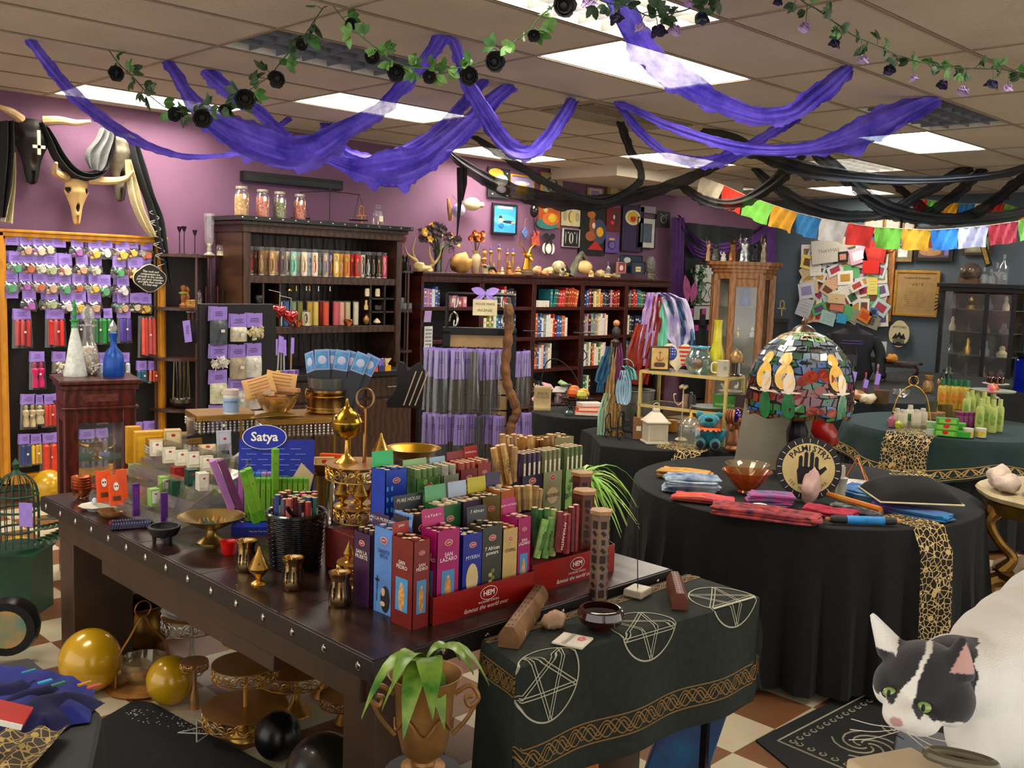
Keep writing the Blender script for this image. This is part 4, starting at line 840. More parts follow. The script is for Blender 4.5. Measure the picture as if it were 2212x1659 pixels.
for i,(x,z,r,h)in enumerate([(862,1.42,.034,.07),(874,1.42,.034,.06),(867,1.49,.026,.05),(884,1.42,.03,.06)]):
 t=Th('candle_glass','%s small faceted glass holder on the middle narrow shelf'%ORD[i],'glass',SH(x,661,z if i!=2 else 1.482,7.48));g=G();g.ve([(r*.8,0),(r,.01),(r,h)],mat('#b8bcb8',.1,.2,.2,60,alpha=.6),10);g.bd('bowl',t)
p=WY(866,514,7.64);g=G();g.la([(.0,0),(.055,.004),(.055,.02),(0,.024)],mat('#5c1c10',.5,0,.5,50,.8),20);tag(g.bd('wall_medallion'),'round carved red-brown medallion on the purple wall','wall ornament',loc=p,rot=(PI/2,0,0))
# ======================= bookcases and wall art =======================
BY=7.35;BX=[6.03,6.82,7.58,8.36,9.14,9.96];BH=1.785;SHZ=[1.45,1.125,.78,.40,.10]
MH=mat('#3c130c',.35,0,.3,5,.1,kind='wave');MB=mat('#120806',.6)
nms=['first','second','third','fourth','fifth']
for i in rg(5):
 x0,x1=BX[i],BX[i+1];c=(x0+x1)/2;W=x1-x0
 t=Th('bookcase','%s of the five mahogany bookcases counted from the left'%nms[i],'bookcase',(c,BY+.165,0),group='mahogany bookcases')
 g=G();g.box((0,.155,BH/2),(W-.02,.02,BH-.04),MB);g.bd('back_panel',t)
 for s in(-1,1):g=G();g.box((s*(W/2-.016),0,BH/2-.02),(.032,.33,BH-.04),MH);bv(g.bd('side_panel',t),.003)
 g=G();g.box((0,-.01,BH-.0125),(W+.01,.36,.025),MH);g.box((0,-.155,BH-.06),(W-.004,.03,.07),MH);[g.box((0,-.172,BH-.04-.014*k),(W,.006,.006),MH)for k in rg(3)];bv(g.bd('top',t),.003)
 for z in SHZ:g=G();g.box((0,-.005,z-.0175),(W-.064,.31,.035),MH);bv(g.bd('shelf',t),.002)
 g=G();g.box((0,-.14,.05),(W-.03,.02,.08),MH);g.bd('plinth',t)
bc=['#7a1c18','#a8341c','#c86428','#cfa860','#e0d8c0','#1c3c70','#2c5c9c','#2c7c88','#1c6048','#5c7c34','#241c28','#3c2c54','#8c6cb0','#c07898','#d8d4cc','#40444c','#80888c','#101418','#b89c30','#58301c','#e0a8a0','#1a2444','#0e6a78','#c83028']
bn=['dark red','brick red','orange','tan','cream','navy','blue','teal','green','olive','black','violet','lilac','rose','white','charcoal','grey','black','mustard','brown','pale pink','midnight blue','turquoise','bright red']
BM={}
def bookmesh(i):
 if i in BM:return BM[i]
 g=G();m=mat(bc[i],.45,0,.12,30);pg=mat('#d8cfb4',.8)
 g.box((-.47,0,.5),(.06,1,1),m);g.box((.47,0,.5),(.06,1,1),m);g.box((0,-.48,.5),(1,.05,1),m);g.box((0,.01,.5),(.88,.94,.96),pg)
 for z,h in((.78,.10),(.55,.03),(.18,.05)):g.box((0,-.508,z),(.6,.01,h),mat(['#e8e0c8','#d8b868','#c8c8c8'][i%3],.6))
 BM[i]=g.mesh('book',sm=False);return BM[i]
def book(p,w,d,h,ci,label,group,tilt=0,flat=False):
 o=bpy.data.objects.new('book',bookmesh(ci));C.objects.link(o)
 if flat:tag(o,label,'book',group,loc=(p[0],p[1],p[2]+w/2),s=(w,d,h),rot=(0,PI/2,0));o.location.x-=h/2
 else:tag(o,label,'book',group,loc=p,s=(w,d,h),rot=(0,tilt,0))
 return o
plan={ # (bay, shelf index): palette indexes repeated
(0,0):[12,13,12,14,6,11],(1,0):[22,13,3,15,16,17,15,4,23,15,17,10,11],(2,0):[4,14,7,22,8,0,23,23,1,19,1,1,1,2,22],(3,0):[21,6,0,10,3,4,18,3,2,21,15,17,10,13,0,0,1,0],(4,0):[1,7,0,23,23,22,7,9,15,21],
(0,1):[],(1,1):[4,9,18,9,14,22,6,5,17,15,4,6,5],(2,1):[2,6,6,14,16,14,14,4,23,0,6,6,2,2,14],(3,1):[15,16,13,10,16,16,16,3,4,14,14,20,4],(4,1):[4,15,17,21,21,5,21,21,5,21,17],
(2,2):[2,6,14,20,6,16,4,14],(3,2):[4,14,16,4,19,2,4,14,9,4,14,20,16],(4,2):[7,6,22,14,3,7],(3,3):[9,8,9,14,10],(2,3):[10,17,15],(4,3):[16,4,0]}
shn=['top','second','third','fourth']
for(b,s),L in plan.items():
 x=BX[b]+.045;lim=BX[b+1]-.04;z=SHZ[s];zt=(SHZ[s-1]-.035)if s else BH-.095;tot=sum(.032 for _ in L)
 tl=0;k=0
 if(b,s)==(4,1)or(b,s)==(2,0):tl=.16
 for j,ci in enumerate(L):
  w=U(.022,.044);h=min((zt-z)*U(.66,.88),.27);d=U(.16,.2)
  if x+w+h*sin(tl)>lim:break
  a=tl if(j>2)else 0
  if(b,s)==(2,0)and j<2:
   book((BX[b]+.15,BY+.11,z+j*.034),.033,.17,.22,ci,'%s book lying flat at the left of the top shelf of the third bookcase'%('lower' if j==0 else 'upper'),'books on the top shelf of the third bookcase',flat=True);x=BX[b]+.12 if j else x;
   if j==1:x=BX[b]+.27
   continue
  sp=w/cos(a)if a else w
  book((x+w/2+(.004 if a else 0),BY+.02+d/2,z+.001+(w/2*sin(abs(a))if a else 0)),w,d,h,ci,'%s %s book from the left on the %s shelf of the %s bookcase'%(ORD[j],bn[ci],shn[s],nms[b]),'books on the %s shelf of the %s bookcase'%(shn[s],nms[b]),tilt=a)
  x+=sp+.0015
# gift items in the first bookcase
for i,(x,z,w,h,c,nm)in enumerate([(.45,1.45,.07,.11,'#c87890','pink box'),(.53,1.45,.06,.07,'#d05070','hot pink box'),(.60,1.45,.05,.10,'#d88898','rose box'),(.22,.86,.08,.09,'#7ab8c0','pale teal box'),(.32,.86,.08,.05,'#50a0b0','teal box'),(.42,.86,.07,.10,'#3890a0','deep teal box'),(.14,.86,.07,.05,'#d8dcd8','white box')]):
 g=G();g.b0((0,0,0),(w,.07,h),mat(c,.5,0,.15,40));g.box((0,-.036,h*.55),(w*.6,.002,h*.4),PAPER);z2=1.45 if z>1 else .78;tag(bv(g.bd('gift_box')),'small %s on the %s shelf of the first bookcase'%(nm,'top' if z>1 else 'third'),'box','gift boxes in the first bookcase',loc=(BX[0]+x,BY+.08,z2))
g=G();g.box((0,0,0),(.075,.004,.11),mat('#b898d0',.8));tag(g.bd('shelf_tag'),'lilac tag curling off the left edge of the first bookcase','tag',loc=(BX[0]+.06,BY-.03,1.36),rot=(.15,0,-.2))
g=G();g.box((0,0,0),(.1,.006,.25),mat('#c8ccc8',.6));[g.box((-.03+.02*(k%4),-.004,.09-.035*(k//4)),(.008,.002,.02),INK)for k in rg(20)];tag(g.bd('symbol_card'),'white card printed with rows of symbols at the left of the first bookcase','card',loc=(BX[0]+.08,BY-.02,1.14))
# ---- things on top of the bookcases ----
TZ=BH
def tp(x,y,Y=7.42):return SH(x,y,TZ,Y)
def rock(g,c,r,m,seed=1,n=16,amp=.22):
 rr=V((seed*3.1,seed*1.7,seed*.9));vs=[];fs=[];h=10
 for j in rg(h+1):
  t=PI*j/h
  for i in rg(n):
   a=2*PI*i/n;d=V((sin(t)*cos(a),sin(t)*sin(a),-cos(t)));k=1+amp*2*noise.noise(d*1.6+rr)+amp*.5*noise.noise(d*4+rr)
   vs.append((c[0]+r[0]*d.x*k,c[1]+r[1]*d.y*k,c[2]+max(r[2]*d.z*k,-r[2]*.96)))
 for j in rg(h):
  for i in rg(n):k=(i+1)%n;fs.append((j*n+i,j*n+k,(j+1)*n+k,(j+1)*n+i))
 return g.add(vs,fs,m)
def rkt(label,p,r,m,seed,name='rock',cat='rock',rz=0,group=None):
 g=G();rock(g,(0,0,r[2]*.96),r,m,seed);return tag(g.bd(name,ang=70),label,cat,group,loc=p,rz=rz)
YR=mat('#a87c3c',.75,0,.35,10,.6);TR=mat('#b08a5c',.75,0,.3,16,.5)
t=Th('antler','pair of pale deer antlers at the left end of the bookcase top','antler',tp(915,583));AN=mat('#b89a68',.5,0,.25,12)
for s,P in((-1,[[(0,0,.03),(-.09,0,.1),(-.14,0,.2),(-.12,-.02,.33)],[(-.09,0,.1),(-.2,0,.16),(-.24,0,.24)]]),(1,[[(.03,0,.03),(.14,0,.09),(.2,0,.17),(.19,-.03,.28)],[(.12,0,.08),(.05,-.03,.16),(.03,-.04,.25)]])):
 g=G()
 for q in P:S=spl(q,6);g.tb(S,.014,AN,8,rr=[.016*(1-i/len(S))+.003 for i in rg(len(S))])
 g.bd('antler_branch',t)
g=G();rock(g,(0,0,.03),(.1,.06,.035),BONE,3);g.bd('base',t)
t=Th('flower_vase','bouquet of dark maroon and yellow silk flowers in a glass vase on the bookcase','vase of flowers',tp(946,581,7.46));g=G();g.ve([(.04,0),(.035,.08),(.045,.18),(.06,.22)],Gs('#5a7050',.5),14);g.bd('vase',t)
g=G()
fmm=mat('#2c0f1c',.8,0,.4,30);fy=mat('#d89c14',.6,0,.2,30);gr=LFD
for k in rg(60):
 a=U(0,6.3);e=R.random()**.6;p=V((.25*e*cos(a),.13*e*sin(a),.30+.12*R.random()+.05*(1-e)-.07*(e*cos(a)>.5)))
 g.tb([(0,0,.18),p*.5+V((0,0,.12)),p],.002,gr,4);m=fy if k%6==0 else fmm
 for j in rg(5):aa=j*1.26;g.leaf(p,(cos(aa),-.4+.3*sin(aa),sin(aa)),(0,-1,0),.04,.032,m,.1,3)
g.bd('flowers',t)
rkt('large rough yellow rock on the first bookcase',tp(996,582,7.42),(.115,.1,.10),YR,4)
t=Th('flower_vase','cream marble vase with dried orange flowers on the bookcase','vase of flowers',tp(1027,584,7.48));g=G();g.ve([(.035,0),(.04,.02),(.055,.12),(.055,.16),(.03,.2),(.045,.23)],mat('#c8b088',.4,0,.15,8),18);g.bd('vase',t)
g=G()
for k in rg(16):a=U(0,6.3);e=R.random();p=V((.09*e*cos(a),.06*e*sin(a),.36+U(-.04,.05)));g.tb([(0,0,.2),p],.002,mat('#6a5030',.8),4);rose(g,p,.03,mat('#b8642c',.8,0,.4,30),(0,-1,.3))
g.bd('flowers',t)
t=Th('twig','curly dark twig curling beside the yellow rock','twig',tp(962,583,7.36));g=G();g.tb(spl([(0,0,0),(.05,0,.12),(.1,0,.18),(.09,0,.24),(.04,0,.23),(.05,0,.19),(.07,0,.2)]),.003,BLK,5);g.bd('stem',t)
t=Th('tiered_candle_holder','tan wooden holder of stacked carved figures on the bookcase','candle holder',tp(1045,584,7.42));g=G();g.la([(.03,0),(.03,.08),(.035,.085),(.012,.1),(.03,.13),(.032,.15),(.01,.17),(.028,.2),(.026,.22),(.01,.24),(.02,.25)],mat('#b0783c',.5,0,.3,20),12);g.bd('body',t)
g=G();g.ve([(.03,0),(.035,.05),(.038,.055)],mat('#c8c0a0',.5),14);tag(g.bd('cup'),'small pale cup before the tan holder on the bookcase','cup',loc=tp(1047,584,7.33))
for i,(x,h,Y)in enumerate([(1059,.24,7.5),(1077,.27,7.44),(1095,.23,7.5),(1107,.23,7.44)]):
 t=Th('candlestick','%s brass candlestick with a purple candle, counted from the left on the bookcases'%ORD[i],'candlestick',tp(x,585,Y));g=G();g.la([(.035,0),(.033,.012),(.012,.02),(.014,.03),(.01,h*.5),(.014,h*.55),(.01,h*.6),(.012,h-.03),(.024,h-.02),(.024,h-.01),(.012,h)],mat('#b0823c',.4,.5,.2,20),12);g.bd('stem',t);g=G();g.la([(.012,h-.012),(.012,h+.03),(.002,h+.045)],mat('#4c3a78',.5),10);g.bd('candle',t)
t=Th('carved_horn','dark curved horn lying on the bookcase top','horn',tp(1060,586,7.34));g=G();S=spl([(-.07,0,.05),(-.02,0,.065),(.04,0,.06),(.08,0,.02)],6);g.tb(S,.03,mat('#241e1c',.35,0,.3,14),12,rr=[.034-.026*i/(len(S)-1)for i in rg(len(S))]);g.bd('horn',t)
for i,(x,h,r,m,lb,Y)in enumerate([(1066,.12,.022,TR,'small tan gnome figurine behind the dark horn',7.48),(1099,.15,.03,AGOLD,'bronze seated fairy figurine beside the candlesticks',7.36),(1085,.08,.018,mat('#c8b890',.5),'small cream cone beside the fairy figurine',7.36),(1119,.09,.036,mat('#b08040',.5,.3,.3,30,.6),'small golden animal figurine left of the deer head',7.36)]):
 g=G();g.la([(r,0),(r*1.1,h*.15),(r*.6,h*.35),(r*.9,h*.5),(r*.5,h*.65),(r*.6,h*.75),(r*.2,h*.9),(0,h)],m,10,flute=.1,nf=5);tag(g.bd('figurine'),lb,'figurine',loc=tp(x,586,Y))
# deer head
t=Th('deer_bust','golden deer head bust with antlers on a wooden base','deer bust',tp(1138,588,7.36),0);GM=mat('#b8862c',.28,.9,.2,14,.3)
g=G();g.la([(.07,0),(.07,.04),(.06,.045),(.06,.06)],mat('#5a4434',.6,0,.3,10,.3),10);g.bd('base',t)
g=G();g.la([(.055,.06),(.045,.1),(.035,.15),(.03,.18)],GM,12,flute=.1,nf=6);g.ell((0,-.01,.2),(.034,.045,.034),GM,12);g.ell((0,-.055,.17),(.018,.04,.018),GM,10,rot=(.7,0,0));g.bd('head',t)
for s in(-1,1):
 g=G();g.leaf((s*.025,0,.215),(s,-.1,.25),(0,-1,0),.07,.035,GM,.1);g.bd('ear',t)
 g=G();S=spl([(s*.015,0,.225),(s*.05,.01,.28),(s*.10,.01,.32),(s*.12,.0,.38)],5);g.tb(S,.007,GM,6,rr=[.008*(1-i/len(S))+.002 for i in rg(len(S))]);g.tb([(s*.07,.01,.30),(s*.06,-.01,.35)],.004,GM,5);g.tb([(s*.10,.01,.32),(s*.14,0,.34)],.004,GM,5);g.bd('antler',t)
for i,(x,r,m,lb,Y)in enumerate([(1160,(.05,.05,.05),TR,'tan rock right of the deer bust',7.42),(1178,(.055,.05,.032),mat('#b87c54',.7,0,.3,14,.5),'low pinkish rock before the animal skull',7.36),(1190,(.09,.06,.05),BONE,'pale animal skull behind the painted skull',7.46),(1225,(.02,.02,.022),mat('#c8a81c',.4,.3),'tiny golden skull beside the painted skull',7.34),(1296,(.055,.05,.045),BONE,'second pale skull piece right of the human skull',7.42),(1312,(.05,.05,.025),BONE,'cluster of pale shells on the bookcase top',7.36),(1330,(.045,.05,.03),BONE,'shell pile right of the small glass bell',7.4),(905,(.06,.06,.045),BONE,'pale shell at the left end of the bookcases',7.38)]):
 rkt(lb,tp(x,588,Y),r,m,i+9,name='shell' if 'shell' in lb else('skull' if 'skull' in lb else 'rock'),cat='shell' if 'shell' in lb else('skull' if 'skull' in lb else 'rock'))
def hskull(label,p,s,m,rz,dm,painted=False):
 t=Th('skull',label,'skull',p,rz,s=s);g=G();g.ell((0,.01,.085),(.058,.075,.062),m,18);g.ell((0,-.045,.05),(.04,.035,.035),m,12);g.box((0,-.05,.02),(.05,.045,.035),m,taper=1.1);g.bd('cranium',t)
 g=G()
 for k in(-1,1):g.ell((k*.022,-.064,.066),(.016,.02,.016),dm,10)
 g.ell((0,-.08,.045),(.008,.01,.012),dm,8);
 for k in rg(-3,4):g.box((k*.0065,-.074,.02),(.001,.004,.02),dm)
 g.bd('sockets',t)
 if painted:
  g=G()
  for k in rg(10):a=k*.63;g.ell((.035*cos(a),-.035-.02*sin(k),.105+.02*sin(a)),(.007,.012,.007),mat(['#c89c40','#2a2420','#8a3020'][k%3],.5),6)
  g.bd('paint',t)
hskull('painted black and white sugar skull on the bookcase',tp(1208,591,7.36),1.15,mat('#a89a70',.5,0,.8,26),0,BLK,True)
hskull('plain cream human skull under the driftwood arch',tp(1264,591,7.36),1.25,mat('#c8a468',.5,0,.15,10),.9,mat('#3a2410',.7))
t=Th('driftwood','grey driftwood branch arching over the human skull','driftwood',tp(1245,592,7.42));g=G();dm=mat('#5c5a48',.85,0,.4,16,.6)
S=spl([(-.09,0,0),(-.04,0,.1),(.02,0,.2),(.08,0,.27)],6);g.tb(S,.04,dm,9,rr=[.055*(1-.6*i/len(S))for i in rg(len(S))]);S=spl([(.07,0,.27),(.14,0,.2),(.17,-.02,.1),(.21,-.04,0)],6);g.tb(S,.02,dm,8,rr=[.026-.01*i/len(S)for i in rg(len(S))]);g.tb(spl([(-.1,0,.02),(-.2,0,.12),(-.26,0,.13)]),.02,mat('#2a2018',.85,0,.4,16,.6),7,rr=[.028-.02*i/17 for i in rg(17)]);g.bd('branch',t)
def bt(label,p,h,r,m,cap=None,name='bottle',neck=.3,group=None,tagc=None):
 t=Th(name,label,'bottle',p,face(p),group);g=G();g.la([(r*.9,0),(r,h*.03),(r,h*.55),(r*neck,h*.72),(r*neck,h*.88)],m,14);g.bd('body',t)
 g=G();g.la([(r*neck*1.15,h*.86),(r*neck*1.15,h*.97),(0,h)],cap or m,10);g.bd('cap',t)
 if tagc:g=G();g.box((.2*r,-r*1.15,h*.42),(r*1.4,.003,h*.42),tagc,rot=(0,.15,0));g.bd('tag',t)
 return t
bt('clear glass bottle behind the small pink frame',tp(1313,590,7.36),.19,.028,GLS);bt('clear stoppered decanter at the back of the bookcase top',tp(1335,588,7.5),.24,.035,GLS)
t=Th('stone_owl','speckled grey stone owl at the right end of the bookcases','figurine',tp(1404,597,7.4));g=G();g.la([(.05,0),(.06,.03),(.045,.07),(.07,.1),(.075,.18),(.06,.24),(.045,.27),(0,.285)],mat('#66645a',.6,0,.6,40,.5),14,sy=.7);g.bd('body',t);g=G();[g.ell((s*.022,-.045,.05),.012,GOLD,8)for s in(-1,1)];g.bd('eyes',t)
# ---- wall art ----
def pic(label,r,fc=None,bg='#20202a',blobs=(),Y=7.67,fw=.02,matb=None,name='picture',cat='picture',txt_=None,plane='Y',rz=None,X=None,lean=0):
 f=(lambda x,y:WY(x,y,Y))if plane=='Y' else(lambda x,y:WX(x,y,X))
 p=f(r[0],r[1]);q=f(r[2],r[3]);w=(q-p);W=math.hypot(w.x,w.y);H=p.z-q.z;c=(p+q)/2
 rz=(0 if plane=='Y' else-PI/2)if rz is None else rz
 t=Th(name,label,cat,c,rot=(lean,0,rz));F=XZ((0,0,0));g=G()
 if fc:
  fm_=fc if not isinstance(fc,str)else mat(fc,.45,.1,.2,20)
  for s in(-1,1):g.box((s*(W/2-fw/2),0,0),(fw,.03,H),fm_);g.box((0,0,s*(H/2-fw/2)),(W-2*fw,.03,fw),fm_)
  bv(g.bd('frame',t),.003)
 iw,ih=(W-2*fw,H-2*fw)if fc else(W,H);g=G();g.box((0,.004,0),(iw,.016,ih),mat(bg,.7,0,.12,12))
 z=-.0052
 if matb:a,b_=matb;g.box((0,z,0),(iw*a,.002,ih*a),mat(b_,.7,0,.3,14));z-=.0015
 for bl in blobs:
  x,y,rx,ry,c_=bl[:5];n=bl[5]if len(bl)>5 else 20;ro=bl[6]if len(bl)>6 else 0
  poly=[(x*iw+rx*iw*cos(2*PI*k/n+ro),y*ih+ry*ih*sin(2*PI*k/n+ro))for k in rg(n)]
  g.add([F@V((a,b_,-z))for a,b_ in poly],[tuple(rg(n))],mat(c_,.7,0,.15,30));z-=.0007
 if txt_:
  for s,sz,x,y,c_ in txt_:g.tx(s,sz*ih,mat(c_,.7),XZ((x*iw,z-.001,y*ih)))
 g.bd('canvas' if fc else 'panel',t);return t
pic('black moon painting with an orange sun, top left of the wall art',(1055,360,1100,430),None,'#0e0e10',[(-.15,.32,.34,.16,'#d8901c'),(.1,.1,.3,.2,'#e0d8d0'),(.1,-.2,.22,.12,'#d8c8c8'),(-.3,-.38,.04,.02,'#d8d8d8'),(.35,.35,.03,.02,'#d8d8d8'),(.38,-.4,.06,.03,'#d8d8d8')])
pic('gold-framed painting of a glowing yellow altar on lilac',(1102,375,1152,434),'#a87c30','#8a80a8',[(0,-.1,.3,.25,'#d8a81c'),(0,.2,.35,.1,'#d8d0d8'),(0,-.3,.4,.1,'#c8901c')])
pic('gold-framed dark sketch beside the altar painting',(1169,371,1213,425),'#a87c30','#8a8474',[(0,0,.32,.4,'#38342e'),(0,.15,.2,.1,'#98927c'),(0,-.2,.1,.15,'#98927c')])
pic('small dusky purple picture with a black figure',(1221,407,1250,434),None,'#4c3c58',[(0,0,.4,.25,'#1c1820'),(0,-.2,.2,.2,'#1c1820')])
pic('small gold-framed picture of a lilac moth',(1270,404,1300,433),'#a08450','#b8a8b8',[(-.15,.05,.2,.3,'#8a7494'),(.15,.05,.2,.3,'#8a7494')],fw=.012)
pic('olive gold picture high on the dark wall',(1312,392,1339,430),'#7c6428','#8a7a50',[(-.15,0,.12,.35,'#b0a070'),(.15,0,.12,.35,'#a89868')],fw=.03)
pic('black-framed blue poster of a woman reclining in water',(1064,437,1115,508),'#141014','#2c88b8',[(0,.42,.5,.07,'#c8b0c0',4,PI/4),(0,-.05,.5,.22,'#48a0c8'),(-.2,.03,.08,.09,'#1c1c24'),(-.18,-.06,.12,.08,'#d8a888'),(.15,-.1,.25,.05,'#181c30'),(.38,-.12,.1,.03,'#d8a888'),(-.15,-.25,.12,.08,'#1868a0')])
pic('painting of a golden kettle on orange and teal',(1164,443,1209,493),None,'#b0501c',[(-.1,-.35,.5,.25,'#2c7870'),(.05,-.1,.38,.3,'#d06828'),(.12,-.05,.18,.2,'#d0b030'),(-.2,.3,.1,.12,'#c8b060')])
pic('cream picture of three moon phases',(1214,450,1252,490),None,'#c8bc94',[(0,.05,.16,.36,'#6a5c34'),(.04,.05,.13,.33,'#d0bc6c'),(.34,.05,.12,.28,'#a89a70'),(-.34,.05,.12,.28,'#a89a70')])
pic('black print of a white crescent and leaves',(1216,493,1250,535),'#d0ccc0','#101014',[(0,0,.14,.32,'#c8c4b8'),(0,0,.06,.3,'#101014'),(-.35,0,.03,.35,'#a8a498'),(.35,0,.03,.35,'#a8a498'),(-.2,.3,.05,.05,'#a8a498'),(.2,.3,.05,.05,'#a8a498')],fw=.006)
pic('tall black painting of a dancer in a red dress beside a sun',(1255,442,1306,552),None,'#0c0a0c',[(.22,-.02,.3,.26,'#38405c'),(.26,-.02,.14,.1,'#d8a018'),(-.05,.12,.12,.2,'#8a4c28'),(-.1,-.12,.2,.1,'#9a5428'),(.1,-.33,.36,.13,'#b02018',3,PI/2),(-.1,.32,.16,.07,'#a8641c'),(0,.1,.06,.06,'#d8c4a8')],fw=0)
pic('dark red picture above the purple moon picture',(1309,447,1339,500),None,'#6c1018',[(.25,0,.25,.5,'#3c2c24',4,PI/4),(.05,.1,.06,.1,'#d8c0b0'),(-.05,-.15,.12,.08,'#d83020')])
pic('small purple picture of a moon under a crown',(1305,508,1336,547),None,'#5c4490',[(0,-.05,.28,.26,'#2c2040'),(.03,-.05,.2,.2,'#6c54a0'),(0,.3,.2,.07,'#c8a020')])
pic('long deep purple panel with a flaming heart in a cream oval',(1345,442,1386,545),'#1c1420','#2c1c48',[(0,.25,.38,.17,'#d8d0a0'),(0,.25,.28,.13,'#c8a848'),(0,.22,.14,.07,'#b8301c'),(0,.33,.09,.06,'#d8a818')],fw=.008)
pic('small pale lilac framed note at the top of the wall art',(1382,442,1417,463),'#60584c','#988ca0',fw=.008)
pic('tall white-matted picture in a black frame',(1377,468,1413,538),'#101012','#c8c8c0',(),matb=(.66,'#4c5a68'),fw=.012)
pic('small black canvas with a grey crowned moon beside the curtain',(1419,455,1446,492),None,'#18161a',[(0,0,.24,.26,'#77757a'),(.03,0,.17,.2,'#18161a'),(-.2,.3,.06,.05,'#77757a'),(.2,.3,.06,.05,'#77757a')])
pic('blue night picture with a pale moon leaning behind the small frames',(1340,549,1386,591),'#28303c','#1c2c48',[(-.2,.22,.16,.17,'#b8bcb0')],Y=7.5,fw=.01,name='leaning_picture')
pic('small pink and gold frame leaning on the bookcase top',(1333,566,1350,591),'#a8785c','#84344c',[(0,0,.25,.28,'#d0c0a0')],Y=7.34,fw=.01,name='leaning_picture')
pic('dark frame around a pinned yellow butterfly',(1364,564,1392,593),'#1c2028','#2c3440',[(0,-.12,.28,.3,'#d8d0b8',4,PI/4),(-.08,-.12,.1,.11,'#c89418'),(.08,-.12,.1,.11,'#c89418')],Y=7.4,fw=.008,name='leaning_picture')
# small hangings
t=Th('glass_orb','hanging glass orb swirled purple and white beside the left of the wall art','ornament',WY(990,455,7.5));g=G();g.ell((0,0,0),.072,mat('#5a3c98',.12,.1,.5,9,col2='#c8c0d8',coat=1),20);g.bd('orb',t);g=G();g.tb([(0,0,.07),(-.02,.08,.16)],.002,BLK,4);g.bd('cord',t)
g=G();g.tb([(-.03,0,.12),(0,0,0),(.01,0,-.1)],.02,mat('#9a6a3c',.7,0,.4,20),6,rr=[.012,.03,.02]);tag(g.bd('wall_charm'),'brown wooden charm behind the purple glass orb','ornament',loc=WY(972,455,7.62))
t=Th('wall_shell','round pale green gourd ornament on the purple wall','ornament',WY(1020,441,7.58));g=G();g.ell((0,0,0),(.1,.07,.068),mat('#c8c490',.5,0,.1,10),16);g.bd('body',t);g=G();g.la([(.02,0),(.03,.03),(.026,.05)],mat('#c8b488',.5),10);g.bd('rim',t,None);
for o_ in bpy.data.objects:
 if o_.name.startswith('rim')and o_.parent==t:o_.rotation_euler=(0,PI/2,0);o_.location=(.08,-.02,0)
def diam(label,x,y,s,c,Y=7.66):
 t=Th('wall_charm',label,'ornament',WY(x,y,Y));g=G();g.pz([(0,-1.4*s),(s,0),(0,1.4*s),(-s,0)],mat(c,.5,0,.6,60),.012,XZ((0,0,0)));g.bd('body',t);g=G();g.tb([(0,0,s*1.4),(.005,0,s*3.2),(.03,-.01,s*3.5)],.003,mat('#8a6a3c',.7),5);g.bd('cord',t)
diam('blue diamond charm on a cord below the woman poster',1133,503,.045,'#5070a8')
t=Th('wall_charm','ragged coral ornament right of the blue diamond charm','ornament',WY(1157,517,7.66));g=G();g.pz([(-.04,.09),(.05,.09),(.04,.03),(.06,-.07),(-.06,-.06),(-.07,.02),(-.04,.03)],mat('#b84838',.6,0,.4,30),.014,XZ((0,0,0)));g.bd('body',t)
t=Th('balloon_ornament','dark glass ball hanging under the gold-framed sketch','ornament',WY(1154,455,7.6));g=G();g.ell((0,0,0),(.05,.05,.075),mat('#1c1c1c',.1,.2,.1,10),12);g.tb(spl([(0,0,-.07),(.01,0,-.18),(.06,0,-.26)]),.006,BLK,5);g.bd('ball',t)
t=Th('moon_plaque','white triple moon plaque with a black bow above it','ornament',WY(1184,537,7.66));F=XZ((0,0,0));g=G();g.pz([(.04*cos(a),.055*sin(a))for a in[i*.4 for i in rg(16)]],WHITE,.012,F)
for s in(-1,1):
 o=[(s*(.05+.045*sin(a)),.06*cos(a))for a in[PI*i/10 for i in rg(11)]];i_=[(s*(.05+.02*sin(a)),.06*cos(a))for a in[PI*i/10 for i in rg(10,-1,-1)]];g.pz(o+i_,WHITE,.012,F)
g.bd('moons',t);g=G()
for s in(-1,1):g.leaf((0,-.01,.13),(s,-.1,.1),(0,-1,0),.10,.07,BLK,.1);g.leaf((0,-.01,.13),(s*.5,-.1,-1),(0,-1,0),.10,.04,BLK,.1)
g.bd('bow',t)
# ======================= main wooden table =======================
TX0,TX1,TY0,TY1,TT=1.53,2.84,2.03,4.43,.76
TW=mat('#2b1812',.28,0,.3,3,.08,kind='wave');TF=mat('#1d1715',.4,.1,.25,10,.1);TL=mat('#3c2a1c',.4,0,.25,8,.1)
t=Th('trestle_table','long dark wooden table with a studded edge and slab legs in the centre','table',((TX0+TX1)/2,(TY0+TY1)/2,0));w_,l_=TX1-TX0,TY1-TY0
g=G()
for i in rg(5):g.box((0,-l_/2+l_*(i+.5)/5,TT-.02),(w_-.004,l_/5-.003,.04),TW)
bv(g.bd('tabletop',t),.0015)
g=G()
for s in(-1,1):g.box((s*(w_/2),0,TT-.034),(.012,l_+.01,.062),TF);g.box((0,s*(l_/2),TT-.034),(w_+.01,.012,.062),TF)
bv(g.bd('edge_band',t),.002);g=G();g.ell((0,0,0),(.004,.011,.013),CHROME,8);sm_=g.mesh('stud')
for i in rg(23):
 o=bpy.data.objects.new('stud',sm_);C.objects.link(o);o.parent=t;o.location=(-w_/2-.007,-l_/2+.06+i*(l_-.12)/14,TT-.034)if i<15 else(-w_/2+.08+(i-15)*(w_-.16)/7,-l_/2-.007,TT-.034);o.rotation_euler=(0,0,PI/2*(i>14))
